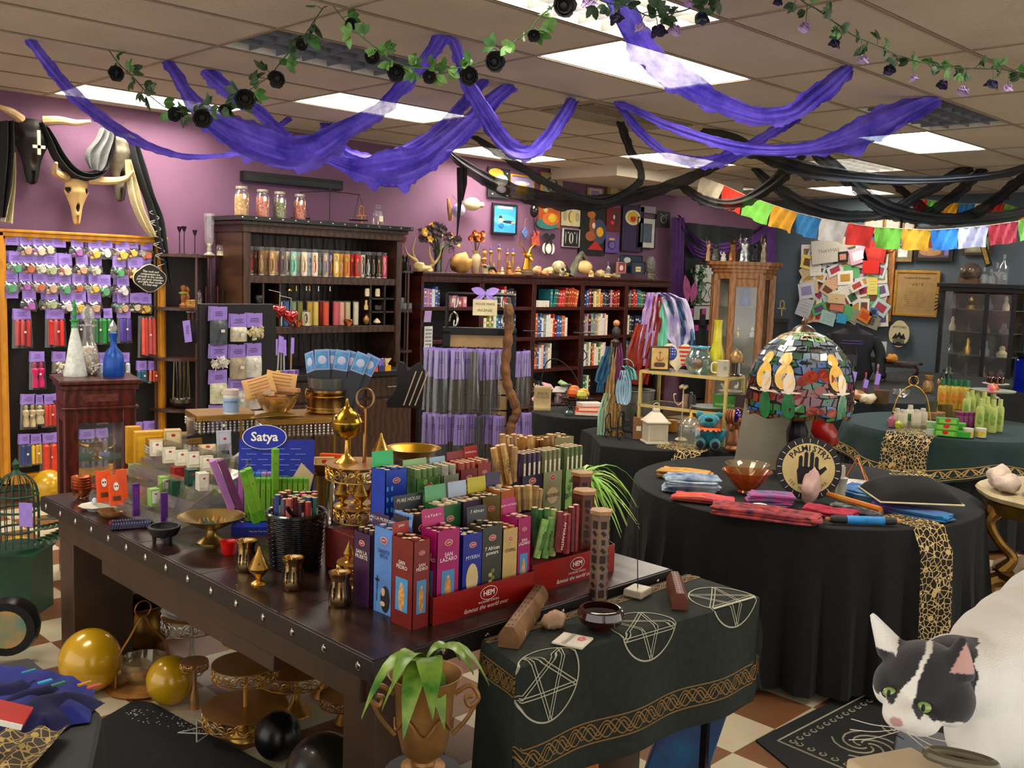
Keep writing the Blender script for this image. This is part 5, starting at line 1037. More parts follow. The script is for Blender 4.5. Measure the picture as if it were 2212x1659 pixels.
for s in(-1,1):
 g=G();g.box((s*(w_/2-.05),0,TT-.115),(.04,l_-.2,.1),TL);g.box((s*(w_/2-.05),0,TT-.185),(.035,l_-1.1,.07),TL)
 bv(g.bd('apron',t),.003)
 for k in(-1,1):g=G();g.box((s*(w_/2-.18),k*(l_/2-.13),(TT-.065)/2),(.26,.15,TT-.065),TL);bv(g.bd('leg',t),.004)
def tt(x,y):return T(x,y,TT)
# ---- incense cartons ----
IC={}
def pack(c,h=.232,r=.0118):
 k=(c,h)
 if k not in IC:
  g=G();g.la([(r,0),(r,h)],mat(c,.4,0,.25,60),6);g.la([(r*.8,h+.0003),(r*.8,h+.0006)],mat('#d8b890',.6),6)
  g.box((0,-r*.9,h*.5),(r*.8,.0008,h*.7),mat('#d8cfb0',.6,0,.2,60));o=g.bd('incense_pack',sm=False);o['category']='incense pack';IC[k]=Proto(o)
 return IC[k]
OVL=mat('#b8201c',.5)
def badge(g,x,z,s,y):
 F=XZ((x,y,z));P=[(s*1.35*cos(a),s*.85*sin(a))for a in[i*.35 for i in rg(18)]];g.pz([(p*1.15,q*1.15)for p,q in P],WHITE,.0004,F);g.pz(P,OVL,.0008,F);g.tx('HEM',s*.9,WHITE,F,.0012)
def ctn(label,x0,x1,yt,Y,zb,col,tx=None,hdr=None,pk='#4a2a20',tc='#e8e0d0',art=None,D=.075,rz=0,n=6,packs=True,side=None,hh=.045,xw=None):
 a=WY(x0,yt,Y);b_=WY(x1,yt,Y);W=xw or(b_.x-a.x);H=a.z-zb;o=V(((a.x+b_.x)/2,Y+D/2,zb))
 t=Th('incense_carton',label,'incense box',o,rz);g=G();m=mat(col,.35,0,.18,14,col2=None)
 for s in(-1,1):g.box((s*(W/2-.001),0,H/2),(.002,D,H),m);g.box((0,s*(D/2-.001),H/2),(W,.002,H),m)
 g.box((0,0,.002),(W-.004,D-.004,.003),m);g.bd('carton',t,sm=False)
 if hdr:
  g=G();hm=mat(hdr[1],.4,0,.15,14);g.box((0,D/2-.001,H+hh/2),(W*.96,.002,hh),hm,rot=(-.12,0,0))
  if hdr[0]:g.tx(hdr[0],min(.016,W/5.2),mat(hdr[2]if len(hdr)>2 else '#f0ece0',.6),frame((0,D/2-.003+.003,H+hh*.55),(1,0,0),(0,-.12,1)),.002)
  g.bd('header_flap',t,sm=False)
 g=G();y=-D/2-.0008;tcm=mat(tc,.6)
 badge(g,0,H*.86,W*.11,y)
 if tx:g.tx(tx,min(.017,W/4.6),tcm,XZ((0,y,H*.7)),.001,bold=.012)
 if art=='saint':g.box((0,y,H*.36),(W*.56,.0008,H*.38),mat('#4a88b8',.6));g.ell((0,y-.0005,H*.33),(W*.14,.0008,H*.15),mat('#c88838',.6,0,.4,90),10);g.ell((0,y-.0009,H*.47),(W*.06,.0008,W*.07),mat('#d8a878',.6),8)
 elif art=='nun':g.box((W*.05,y,H*.14),(W*.7,.0008,H*.26),mat('#5a90c8',.6));g.ell((W*.12,y-.0005,H*.18),(W*.24,.0008,H*.16),mat('#14141c',.6),10);g.ell((W*.02,y-.001,H*.26),(W*.1,.0008,H*.05),mat('#d8b090',.6),8);g.box((-W*.3,y,H*.28),(W*.04,.0008,H*.3),mat('#20304c',.6));g.box((-W*.3,y,H*.38),(W*.2,.0008,H*.03),mat('#20304c',.6));g.ell((-.0,y-.0012,H*.12),(W*.12,.0008,H*.03),mat('#d8b090',.6),8)
 elif art=='beads':
  for k in rg(9):g.ell((W*.06*(-1)**k,y,H*(.08+.045*k)),(W*.1,.0008,H*.028),mat(['#6a7840','#b8a050'][k%2],.6),7)
 elif art=='bark':
  for k in rg(34):g.ell((U(-.42,.42)*W,y,U(.03,.3)*H),(W*.07,.0008,W*.06),mat(['#a8743c','#d8b078','#8a5c2c'][k%3],.6),6)
 elif art=='panel':g.pz([(W*.3*cos(a),H*.2*sin(a))for a in[i*.35 for i in rg(18)]],mat('#d0bc84',.6),.0006,XZ((0,y,H*.42)));g.tx(side or '',W/5,mat('#5a2a4a',.6),XZ((0,y-.001,H*.42)),.001)
 elif art=='leaf':
  for k in rg(26):g.ell((U(-.42,.42)*W,y,U(.3,.95)*H),(W*.12,.0008,W*.09),mat(['#4a8030','#7aa850','#2c5c28'][k%3],.6),7,rot=(0,U(0,3),0))
 elif art=='dots':
  for k in rg(22):g.ell(((-.4+.2*(k%5))*W,y,(.2+.14*(k//5))*H),(W*.05,.0008,W*.1),mat('#5aa0e0',.5),7)
 g.bd('front_print',t,sm=False)
 if art in('saint','dots','leaf','panel'): # left side repeats the print
  q=G();x=-W/2-.0008;FF=frame((x,0,H*.7),(0,-1,0),(0,0,1));
  if tx:q.tx(tx,min(.016,D/4.6),tcm,FF,.001,bold=.012)
  if art=='saint':q.box((x,0,H*.36),(.0008,D*.56,H*.38),mat('#4a98d0',.6));q.ell((x-.0005,0,H*.33),(.0008,D*.15,H*.16),mat('#d89c50',.6,0,.4,90),10);q.ell((x-.0009,0,H*.47),(.0008,D*.07,D*.08),mat('#d8a878',.6),8)
  q.bd('side_print',t,sm=False)
 if packs:
  nx=max(1,int((W-.008)/.023));ny=max(1,int((D-.008)/.022));c=0;pr=pack(pk)
  for i in rg(nx):
   for j in rg(ny):
    px=(i-(nx-1)/2)*(W-.006)/nx;py=(j-(ny-1)/2)*(D-.006)/ny;ph=H-.232+U(-.006,.008)
    M_=MR(rz,4,'Z')@V((px,py,0));pr.put((o.x+M_.x,o.y+M_.y,zb+max(.004,ph)),0,'hexagonal incense pack standing in the '+' '.join(label.split()[:9]),'incense packs in the '+' '.join(label.split()[:9]))
 return t
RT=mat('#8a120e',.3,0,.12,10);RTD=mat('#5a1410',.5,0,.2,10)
def tray(label,xa,xb,Y,D,zb,fh,lh,tx=True,zt=None,name='display_tray'):
 t=Th(name,label,'display tray',((xa+xb)/2,Y+D/2,zb));W=xb-xa;g=G()
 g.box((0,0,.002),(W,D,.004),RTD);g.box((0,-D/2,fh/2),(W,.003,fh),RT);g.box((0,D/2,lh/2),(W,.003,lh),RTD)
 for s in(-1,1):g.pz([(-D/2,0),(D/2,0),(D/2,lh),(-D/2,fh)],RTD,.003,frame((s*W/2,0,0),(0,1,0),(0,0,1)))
 g.bd('tray',t,sm=False)
 if tx:
  g=G();y=-D/2-.003;F=XZ((.01,y,fh*.66));P=[(.034*cos(a),.02*sin(a))for a in[i*.3 for i in rg(21)]]
  g.pz([(p*1.06,q*1.08)for p,q in P],WHITE,.0003,F);g.pz(P,RT,.0006,F);g.tx('HEM',.024,WHITE,F,.001,bold=.02)
  g.tx('INCENSE STICKS',.009,WHITE,XZ((.01,y,fh*.36)),.0006,sx=1.3);g.tx('famous the world over',.02,WHITE,XZ((.0,y,fh*.18)),.0006,shear=.4);g.bd('lettering',t,sm=False)
 return t
y1=2.125
tray('front red incense tray marked with a white oval logo and slogan',1.812,2.235,y1,.30,TT,.085,.17)
tray('second red incense tray, behind the tall carved wooden tower',2.245,2.66,y1+.02,.30,TT,.095,.17)
for n_,xa,xb,Y,zb in(('upper left',1.90,2.36,2.46,.90),('upper right',2.38,2.80,2.46,.90)):
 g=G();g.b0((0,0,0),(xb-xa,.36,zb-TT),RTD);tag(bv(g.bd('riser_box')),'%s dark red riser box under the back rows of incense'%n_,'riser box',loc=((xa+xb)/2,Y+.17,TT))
# left group beside the tray
def carton_at(label,p,rz,W,D,H,col,**k):
 # helper: reuse carton() with explicit size
 global WY
 old=WY;WY=lambda x,y,Y:V((x,Y,y));R_=ctn(label,p[0]-W/2,p[0]+W/2,p[2]+H,p[1]-D/2,p[2],col,D=D,rz=rz,**k);WY=old
 return R_
carton_at('tall deep red saint carton at the left end of the front tray',(1.775,2.185,TT),0,.062,.1,.26,'#7a1c14',tx='SAN\nPEDRO',hdr=('SAN\nPEDRO','#9a2420'),art='saint',pk='#6a2018',hh=.035)
carton_at('tall sky blue carton with a praying nun',(1.80,2.30,TT),-PI/2,.098,.07,.262,'#5a88cc',tx='SAINTE\nRITA',tc='#24407c',hdr=('SANTA RITA\nSAINTE RITA','#70a0dc','#28488c'),art='nun',pk='#7088b8',hh=.04)
carton_at('purple and brown carton left of the sky blue nun one',(1.80,2.41,TT),-PI/2,.085,.07,.225,'#3c1c40',tx='SAN LA\nMUERTE',hdr=('SAN LA MUERTE\nMUERTE SANTA','#382040'),pk='#4a2c2c',hh=.05)
Y1,Y2,Y3,Y4=2.14,2.25,2.47,2.62
for a in[('magenta saint carton at the left of the front tray',945,994,1150,Y1,TT+.005,'#a01060','SAN\nLAZARO',('LAZARO','#b01868'),'#a03060','#f0d8e0','saint'),
('dark blue myrrh carton in the front tray',1000,1043,1158,Y1,TT+.005,'#14248c','MYRRH',None,'#283878','#b8c0e0','panel'),
('dark grey bead-printed carton in the front tray',1042,1086,1142,Y1,TT+.005,'#34362e','7 African\npowers',('7 African\npowers','#24282c'),'#3c3c30','#e8e4d8','beads'),
('sand coloured copal carton with resin print in the front tray',1087,1120,1145,Y1,TT+.005,'#c0a060','COPAL',None,'#a86028','#38240c','bark'),
('second magenta saint carton at the right end of the front tray',1119,1148,1122,Y1,TT+.005,'#981058','SAN\nLAZARO',('SAN LAZARO','#a81468'),'#98305c','#f0d8e0','saint')]:
 ctn(a[0],a[1],a[2],a[3],a[4],a[5],a[6],a[7],a[8],a[9],a[10],a[11],hh=.05)
for a in[('open dark-flapped carton with tall brown packs',882,946,1118,Y2+.02,TT+.005,'#2c2428',None,('PURE HOUSE\nLIMPIA CASA','#2a2a38'),'#5c4038','#e0d8d0',None),
('small green carton behind the magenta one',950,996,1095,Y2,TT+.005,'#1c5c30',None,('','#58a070'),'#c8c0a0','#fff',None),
('purple carton with a pale oval panel',1000,1040,1085,Y2+.03,TT+.005,'#2c1c3c','',('','#a8b8d0'),'#b8a890','#fff','panel'),
('gold-edged carton under a yellow and purple flap',1042,1082,1075,Y2+.03,TT+.005,'#6a5c28','',('','#b8b020'),'#28203c','#fff','bark'),
('orange carton with pale packs behind the dark grey one',1082,1112,1062,Y2+.03,TT+.005,'#a8501c','',('','#2c1c48'),'#c8b8a0','#fff',None)]:
 ctn(a[0],a[1],a[2],a[3],a[4],a[5],a[6],a[7],a[8],a[9],a[10],a[11],hh=.05)
for a in[('bright blue patterned carton with a green flap at the left of the upper row',833,880,1018,Y3,.903,'#1038a8','',('','#28b868'),'#204898','#fff','dots'),
('green leafy carton with a mottled flap',900,952,1035,Y3,.903,'#4c7838','',('','#8ab078'),'#688850','#fff','leaf'),
('pale grey floral carton with a light blue flap',958,992,1028,Y3,.903,'#8a9484','',('','#90b0c8'),'#a8a898','#fff',None),
('dark red carton with the lid turned up',995,1032,1016,Y3,.903,'#78141c','SAN\nMIGUEL',('','#7c1418'),'#a84838','#e8c8b8',None),
('rust carton under the shiny red flap',1032,1062,1003,Y3,.903,'#88281c','SANTA\nBARBARA',('BARBARA','#981818'),'#b06048','#e8c8b8',None),
('dark purple lavender carton',1128,1172,1030,Y3,.903,'#241838','',('','#30203c'),'#403048','#fff','panel'),
('sage green jasmine carton',1174,1215,1022,Y3,.903,'#8a8c64','',('','#a8a070'),'#787850','#fff','panel'),
('light green patchouli carton at the right of the upper row',1222,1262,1016,Y3,.903,'#7aa04c','Patchouli',('Patchouli','#58843c','#142010'),'#586c38','#182010','leaf')]:
 ctn(a[0],a[1],a[2],a[3],a[4],a[5],a[6],a[7],a[8],a[9],a[10],a[11],hh=.05,side={'dark purple lavender carton':'LAVENDER','sage green jasmine carton':'JASMINE'}.get(a[0]))
# golden cartons at the very back
for a in[('tan Chinese lettered incense carton at the back',1118,1158,950,Y4,.903,'#b07c34','',None,'#a87838','#1c1008',None),('brown marbled carton left of the spider plant',1165,1195,952,Y4,.903,'#9a6c38','',None,'#8a6434','#fff','bark'),('olive marbled carton beside the spider plant',1198,1240,948,Y4,.903,'#7c7444','',None,'#8a7c48','#fff','bark')]:
 ctn(a[0],a[1],a[2],a[3],a[4],a[5],a[6],a[7],a[8],a[9],a[10],a[11],D=.09)
g=G()
for z in(0,-.035,-.07):g.tb([(-.008,0,z+.008),(.008,0,z+.004),(0,0,z-.008),(-.006,0,z-.01)],.0016,INK,4);g.tb([(0,0,z+.016),(0,0,z-.014)],.0016,INK,4)
p=WY(1138,975,Y4-.003);tag(g.bd('brush_lettering'),'vertical brush characters on the tan carton','lettering',loc=p)
def loose(x0,y0,x1,y1,Y,c,lb,h=.232,txt_=None):
 a=WY(x0,y0,Y);b_=WY(x1,y1,Y);d=(a-b_);t=Th('incense_pack',lb,'incense pack',b_,rot=(0,math.atan2(d.x,d.z),0));L=d.length;g=G();r=.0125;g.la([(r,0),(r,L)],mat(c,.4,0,.35,40),6);g.la([(r*.8,L+.0003),(r*.8,L+.0006)],mat('#d8b890',.6),6);g.bd('pack',t,sm=False)
 if txt_:g=G();g.tx(txt_,.017,mat('#20240c' if c!='#8a1820' else '#f0d8d0',.6),frame((0,-r*.9-.0005,L*.45),(0,0,-1),(1,0,0)),.0008,bold=.02);g.bd('lettering',t,sm=False)
for i,a in enumerate([(1178,1122,1158,1205,'#7cac50','Patchouli'),(1190,1118,1176,1205,'#5c8c3c','Patchouli'),(1196,1100,1192,1200,'#9ab068','Patchouli'),(1182,1098,1180,1190,'#3c6c34',None),(1168,1100,1166,1190,'#48783c',None),(1155,1096,1156,1180,'#2c5c34',None)]):loose(*a[:4],Y1+.01+.022*(i//2),a[4],'%s green patchouli incense pack from the front in the second tray'%ORD[i],txt_=a[5])
for i,a in enumerate([(1218,1112,1206,1192),(1210,1105,1203,1185),(1226,1110,1222,1195),(1234,1095,1232,1190),(1244,1090,1240,1190)]):loose(*a,Y1+.012+.02*(i//2),['#8a1820','#781018','#94202c','#5c1c20','#8a2030'][i],'%s dark red incense pack from the left in the second tray'%ORD[i],txt_='AMARANTH' if i<1 else None)
for i,a in enumerate([(1066,968,1080,1048),(1076,962,1090,1046),(1086,960,1100,1045),(1104,962,1110,1040),(1112,966,1108,1040)]):loose(*a,Y3-.002+.02*(i%2),['#b08848','#a87c40','#c09858','#8a6c40','#9a7848'][i],'%s tan incense pack from the left leaning before the Chinese carton'%ORD[i],txt_='COPAL' if i<3 else None)
for i,a in enumerate([(1100,1052,1104,1108),(1116,1050,1118,1105),(1128,1050,1130,1100),(1142,1048,1142,1100),(1158,1050,1154,1100),(1166,1056,1162,1100)]):loose(*a,Y2+.07,['#b89050','#a88048','#8a7448','#c0a060','#9a7c4c','#a88850'][i],'%s gold incense pack from the left between the two upper rows'%ORD[i])
for i,x in enumerate([1085,1094,1102,1110,1145,1180,1190]):loose(x,938+i%3*3,x+2,980,Y4-.03,['#a87c48','#c09458','#8a6438'][i%3],'%s short tan incense pack from the left at the very back'%ORD[i])
# ---- brassware and bowls ----
def bn_(label,p,h,m=BRASS):
 t=Th('incense_burner',label,'incense burner',p);s=h;g=G();g.la([(.22*s,0),(.2*s,.03*s),(.06*s,.1*s),(.07*s,.15*s),(.16*s,.25*s),(.26*s,.36*s),(.27*s,.42*s)],m,16);g.bd('bowl',t)
 g=G();g.la([(.28*s,.42*s),(.24*s,.5*s),(.16*s,.66*s),(.06*s,.85*s),(.03*s,.97*s),(0,s)],m,16);[g.ell((.19*s*cos(a),.19*s*sin(a),.55*s),(.03*s,.03*s,.04*s),BLK,6)for a in[i*1.05 for i in rg(6)]];g.bd('lid',t);return t
def beaker(label,p,h,r):
 t=Th('brass_cup',label,'cup',p);g=G();m=mat('#c0a070',.18,1,.15,25,.1);g.ve([(r*.85,0),(r*.98,h*.08),(r*.9,h*.35),(r*.78,h*.68),(r*.8,h*.74),(r*.78,h*.78),(r*.98,h*.94),(r,h)],m,24);g.bd('cup',t)
 g=G();[g.ell((r*.9*cos(a),r*.9*sin(a),h*z),(.003,.003,.008),BLK,5)for a in[i*.7 for i in rg(9)]for z in(.3,.42,.54)];g.bd('cutouts',t)
beaker('brass beaker beside the small red bowl',tt(532,1232),.105,.036);beaker('middle brass beaker before the black wicker basket',tt(633,1272),.105,.036);beaker('brass beaker nearest the purple carton',tt(734,1307),.105,.036)
bn_('small brass teardrop incense burner between two beakers',tt(559,1260),.125)
g=G();g.ve([(.02,0),(.026,.01),(.028,.03),(.03,.045),(.032,.05)],mat('#c81408',.25,0,.1,30,coat=.6),20);tag(g.bd('small_bowl'),'small glossy red bowl on the table beside the brass beaker','bowl',loc=tt(494,1198))
t=Th('pedestal_bowl','brass pedestal bowl holding incense cones','bowl',tt(457,1172));bm_=mat('#8f7440',.35,.9,.2,12);g=G();g.la([(.055,0),(.055,.006),(.035,.02),(.02,.035),(.018,.05)],bm_,22);g.bd('foot',t);g=G();g.ve([(.02,.05),(.05,.062),(.1,.09),(.118,.1),(.122,.102)],bm_,30,t=.004);g.bd('bowl',t)
g=G();S=[(.10+.016*cos(a),-.05,.088+.016*sin(a))for a in[i*.6 for i in rg(11)]];g.tb(S,.003,bm_,6,closed=True);g.bd('ring_handle',t)
g=G();cm=['#b8823c','#3c6c50','#4a3c68','#c89c50']
for k in rg(26):a=U(0,6.3);r=.05*R.random()**.5;g.la([(.007,0),(0,.02)],mat(cm[k%4],.8),7,(r*cos(a),r*sin(a),.066+r*.25))
tag(g.bd('incense_cones'),'assorted brown, green and purple incense cones in the pedestal bowl','incense cones',loc=tt(457,1172),kind='stuff')
t=Th('footed_mortar','shallow black three-legged stone bowl near the table edge','bowl',tt(355,1172));g=G();m=mat('#14161a',.55,0,.3,60,.3);g.ve([(.025,.022),(.045,.03),(.056,.05),(.06,.062),(.056,.064)],m,22,t=.007);g.bd('bowl',t)
for a in(.5,2.6,4.7):g=G();g.la([(.006,0),(.01,.03)],m,8,(.035*cos(a),.035*sin(a),0));g.bd('leg',t)
t=Th('crystal_tray','dark ribbed glass tray at the table edge','tray',tt(283,1140),-.35);g=G();m=mat('#20243c',.08,.3,.4,30,coat=1)
g.b0((0,0,.004),(.14,.05,.012),m);[g.box((x*.0095-.068,y,.017),(.005,.012,.022),mat('#70789c',.1,.5),rot=(.3,.3,0))for x in rg(15)for y in(-.028,.028)];[g.box((s*.074,y*.01,.017),(.012,.006,.02),m)for s in(-1,1)for y in(-2,-1,0,1,2)];g.bd('tray',t)
g=G();g.ve([(.02,0),(.03,.006),(.05,.022),(.053,.03)],Gs('#c8a060',.55),24,flute=.02);tag(g.bd('glass_bowl'),'amber glass bowl between the scalloped dish and the dark ribbed tray','bowl',loc=tt(241,1118))
g=G();g.ell((0,0,.014),(.012,.012,.014),mat('#d8dce8',.3,0,.1,10),10);tag(g.bd('egg_stone'),'pale egg-shaped stone resting in the amber bowl','stone',loc=tt(250,1108)+V((0,0,.008)))
t=Th('scalloped_dish','white scalloped dish at the left of the table','dish',tt(207,1102));g=G();g.ve([(.03,0),(.035,.006),(.058,.018),(.066,.022)],mat('#d8d4c8',.3,0,.05,10),32,t=.004,flute=.05,nf=9);g.bd('dish',t)
g=G();g.ell((0,0,.018),(.013,.013,.018),mat('#b8c4d0',.4),10);tag(g.bd('egg_stone'),'pale blue egg-shaped stone in the white scalloped dish','stone',loc=tt(205,1096)+V((0,0,.006)))
t=Th('copper_bowls','stack of shining copper bowls at the left corner of the table','bowl',tt(177,1078));
for i in rg(5):g=G();g.ve([(.02 if i==0 else .035,.01*i+.012),(.038,.012*i+.035),(.042,.012*i+.05),(.043,.012*i+.052)],COPPER,22,t=.002);g.bd('bowl',t)
g=G();[g.ell((.02*cos(a),.02*sin(a),.007),.007,COPPER,7)for a in(0,2.1,4.2)];g.bd('foot',t)
g=G();g.ve([(.03,0),(.05,.02),(.075,.05),(.08,.055)],COPPER,22,t=.003);tag(g.bd('copper_dish'),'wide copper dish behind the orange boxes','dish',loc=tt(262,1045))
g=G();g.ve([(.02,0),(.04,.02),(.045,.03)],RED,18);tag(g.bd('small_bowl'),'shallow red bowl left of the orange boxes','bowl',loc=tt(220,1062))
# boxes: generic small carton
def box_(label,p,w,d,h,c,rz=0,rx=0,win=None,lab=None,c2=None,tx=None,name='incense_box',tc='#181818',side=None,grp=None):
 t=Th(name,label,'box',p,rot=(rx,0,rz),group=grp);g=G();g.b0((0,0,0),(w,d,h),mat(c,.4,0,.12,20));bv(g.bd('box',t,sm=False),.0015)
 if lab or tx or win:
  g=G();y=-d/2-.0006
  if lab:g.box((0,y,h*.55),(w*.8,.0008,h*.7),mat(lab,.5,0,.1,40));g.ell((0,y-.0006,h*.72),(w*.14,.0006,w*.1),OVL,8)
  if win:g.box((0,y-.0006,h*.24),(w*.6,.0008,h*.14),mat('#5c2c1c' if win==1 else win,.4,0,.5,60))
  if tx:g.tx(tx,w/4,mat(tc,.6),XZ((0,y-.001,h*.5)),.001)
  if win==1:g.ell((0,y-.001,h*.62),(w*.2,.0006,h*.14),mat('#e8e0d8',.6),10);[g.ell((s*w*.08,y-.0016,h*.63),(w*.06,.0006,h*.035),mat('#3c1c4c',.6),7)for s in(-1,1)]
  g.bd('front_print',t,sm=False)
 if side:g=G();g.box((w/2+.0006,0,h/2),(.0008,d*.98,h*.98),mat(side,.4));g.bd('side_print',t,sm=False)
 return t
# clear tiered acrylic display
ac=Gs('#d8d8c8',.26);
AP=V((1.95,3.84,TT));t=Th('acrylic_display','clear tiered acrylic display rack for small incense boxes','display rack',AP,-PI/2+.10);g=G()
for k in rg(4):
 z=.02+.055*k;y=-.26+.085*k
 g.box((0,y,z),(.62,.075,.004),ac,rot=(.25,0,0));g.box((0,y-.04,z+.015),(.62,.003,.045),ac,rot=(-.15,0,0));g.box((0,y+.04,z+.035),(.62,.003,.06),ac,rot=(-.15,0,0))
for s in(-1,0,1):g.pz([(-.31,0),(.17,0),(.17,.26),(.10,.26),(-.31,.06)],ac,.004,frame((s*.31,0,0),(0,1,0),(0,0,1)))
g.bd('rack',t,sm=False)
def bx(x0,yt,x1,yb,D): # size of a box seen between two pixels at distance D
 return(x1-x0)*D/FPX,(yb-yt)*D/FPX
def pl_(label,xc,yb,z,wpx,hpx,c,d=.03,rz=0,rx=0,**k):
 p=T(xc,yb,z);D=mpp(p)*FPX;return box_(label,p,wpx*D/FPX,d,hpx*D/FPX,c,rz=face(p)+rz,rx=rx,**k)
for a in[('left orange sugar-skull incense box leaning on the acrylic rack',226,1085,.80,28,68,'#d84a08',.025,.25,-.22,dict(win=1)),('right orange sugar-skull incense box leaning on the acrylic rack',252,1092,.80,28,66,'#d84a08',.025,.25,-.22,dict(win=1)),('orange box flap standing behind the two orange boxes',264,1080,.82,22,66,'#cc4408',.02,.2,-.2,{})]:
 pl_(*a[:9],rx=a[9],**a[10])
for a in[('tilted slim purple incense box with barcodes on the acrylic rack',294,1115,.79,14,72,'#48146c',.014,.3,.0,dict(lab='#5a2080')),('slim purple incense box standing at the front of the rack',355,1138,.78,14,75,'#481070',.014,.2,0,{}),
('pale green incense box with a white label at the front of the rack',332,1092,.81,20,38,'#8cb860',.04,.4,0,dict(lab='#e0e4d8')),('light green incense box on the second tier',357,1060,.85,24,32,'#8cb850',.05,.3,0,dict(lab='#e0e4d0')),('dark green incense box on the second tier',380,1068,.85,24,32,'#164830',.05,.3,0,{}),
('red incense box with a white figure on the third tier',383,1035,.9,22,28,'#8a1810',.05,.3,0,dict(lab='#9c2018')),('dark green incense box with arch label on the third tier',414,1048,.9,24,36,'#10362c',.05,.3,0,dict(lab='#1c5040')),('white incense box with dark side on the third tier',437,1058,.9,22,38,'#d0ccb8',.05,.3,0,dict(lab='#e0dcc8',side='#28402c')),
('lime green box behind the orange boxes',292,1030,.85,22,28,'#8cb430',.05,.3,0,dict(lab='#d8dca8'))]:
 pl_(*a[:9],rx=a[9],**a[10])
for i,(x,y)in enumerate([(338,985),(366,1000),(392,1006),(417,1010),(447,1018),(470,1024)]):
 pl_('%s cream floral incense box from the left on the top tier of the rack'%ORD[i],x,y,.95,24,34,'#cdc7ac',.05,.2,-.15,lab='#e0dcc8',side='#2c3c20',grp='cream floral incense boxes on the rack')
pl_('large yellow incense carton standing behind the acrylic rack',322,1008,.86,60,78,'#c89410',.06,.15,name='incense_carton',win='#a8603c',lab='#d8a818');pl_('yellow carton partly hidden behind the large yellow one',288,1000,.86,30,80,'#c08c10',.05,.15,name='incense_carton')
pl_('cream box with an arched window behind the yellow carton',373,965,.97,34,38,'#c0a468',.06,.1,lab='#d8c898');pl_('beige window box lying on the top tier',450,984,.96,34,24,'#c8b078',.03,.2,-.6,lab='#d8c8a0')
pl_('tall silver sugar-skull box standing beside the small gold stand',485,992,.95,28,62,'#a8acb8',.03,.3,-.12,win='#38404c',lab='#b8bcc8');t=pl_('silver sugar-skull box leaning over to the right',512,1000,.95,28,60,'#a8aab0',.03,.3,0,win='#38404c',lab='#b4b6bc');t.rotation_euler=(0,.9,t.rotation_euler[2])
# blue incense display
SD=3.72
g=G();bl=mat('#0c2498',.35,0,.1,10);bld=mat('#14185a',.4,0,.2,10)
t=Th('blue_display_box','blue cardboard incense display with an oval white-lettered header','display box',(2.03,3.36,TT),-.62);p0=V((2.03,3.36,TT))
g.b0((0,0,0),(.30,.20,.03),bl);g.pz([(-.10,.03),(.12,.17),(.12,.03)],bld,.004,frame((.15,0,0),(0,1,0),(0,0,1)));g.pz([(-.10,.03),(.12,.17),(.12,.03)],bld,.004,frame((-.15,0,0),(0,1,0),(0,0,1)));g.bd('tray',t,sm=False)
g=G();g.box((0,.14,.215),(.30,.004,.23),bl,rot=(-.3,0,0));F=frame((0,.137,.215),(1,0,0),(0,.3,1));wl=mat('#8098d8',.5)
for r_ in rg(9):[g.pz([(-.14+.065*k+.02*(r_%2),-.10+.022*r_),(-.10+.065*k+.02*(r_%2),-.10+.022*r_),(-.10+.065*k+.02*(r_%2),-.098+.022*r_),(-.14+.065*k+.02*(r_%2),-.098+.022*r_)],wl,.0006,F,z0=.003)for k in rg(4)]
g.bd('header',t,sm=False);g=G();F2=frame((-.05,.168,.335),(1,0,-.0),(0,.3,1));P=[(.085*cos(a),.048*sin(a))for a in[i*.25 for i in rg(26)]];g.pz([(a*1.04,b*1.05)for a,b in P],WHITE,.003,F2);g.pz(P,bl,.004,F2);g.tx('Satya',.052,WHITE,F2,.0055,bold=.02);g.bd('oval_logo',t,sm=False)
g=G();g.pz([(.06,-.05),(.10,.02),(.15,-.03),(.13,-.12)],mat('#c8b48c',.7),.001,F,z0=.005);g.tx('Nine for Free Purchase',.009,WHITE,XZ((-.04,-.1008,.014)),.001);g.bd('price_card',t,sm=False)
gm_='#5c9c14'
for i in rg(12):c=MR(-.62,4,'Z')@V((-.10+i*.0205,-.0,.032));box_('%s lime green incense box from the left in the blue display'%ORD[i],p0+c,.019,.036,.17,gm_,rz=-.62,lab='#7cb428',grp='lime green boxes in the blue display')
for i in rg(7):c=MR(-.62,4,'Z')@V((-.13+i*.022,.06,.032));box_('%s box from the left in the back row of the blue display'%ORD[i],p0+c,.02,.036,.18,['#b05ca8','#c070b0','#3868c0','#3c70c8','#9c80b0','#8c74a8','#8878a0'][i],rz=-.62,grp='back row boxes in the blue display')
for i,(x,y,dx,c,n_)in enumerate([(553,1128,-.24,'#5ca018','left fallen lime green incense box'),(566,1122,-.26,'#5ca018','right fallen lime green incense box'),(500,1098,-.36,'#b070b8','lilac incense box leaning left'),(518,1096,-.36,'#6c2c60','plum incense box leaning left'),(594,1078,0,'#64a820','tall lime green box sticking up')]):
 p=AD(x,y,SD-.1*(i<2)+.15*(i==4));t=box_(n_+' at the front of the blue display' if i<4 else n_+' in the middle of the blue display',p,.024,.036,.2,c,rz=face(p),lab='#7cb428' if i in(0,1,4)else None);t.rotation_euler=(0,dx,face(p)+.2)
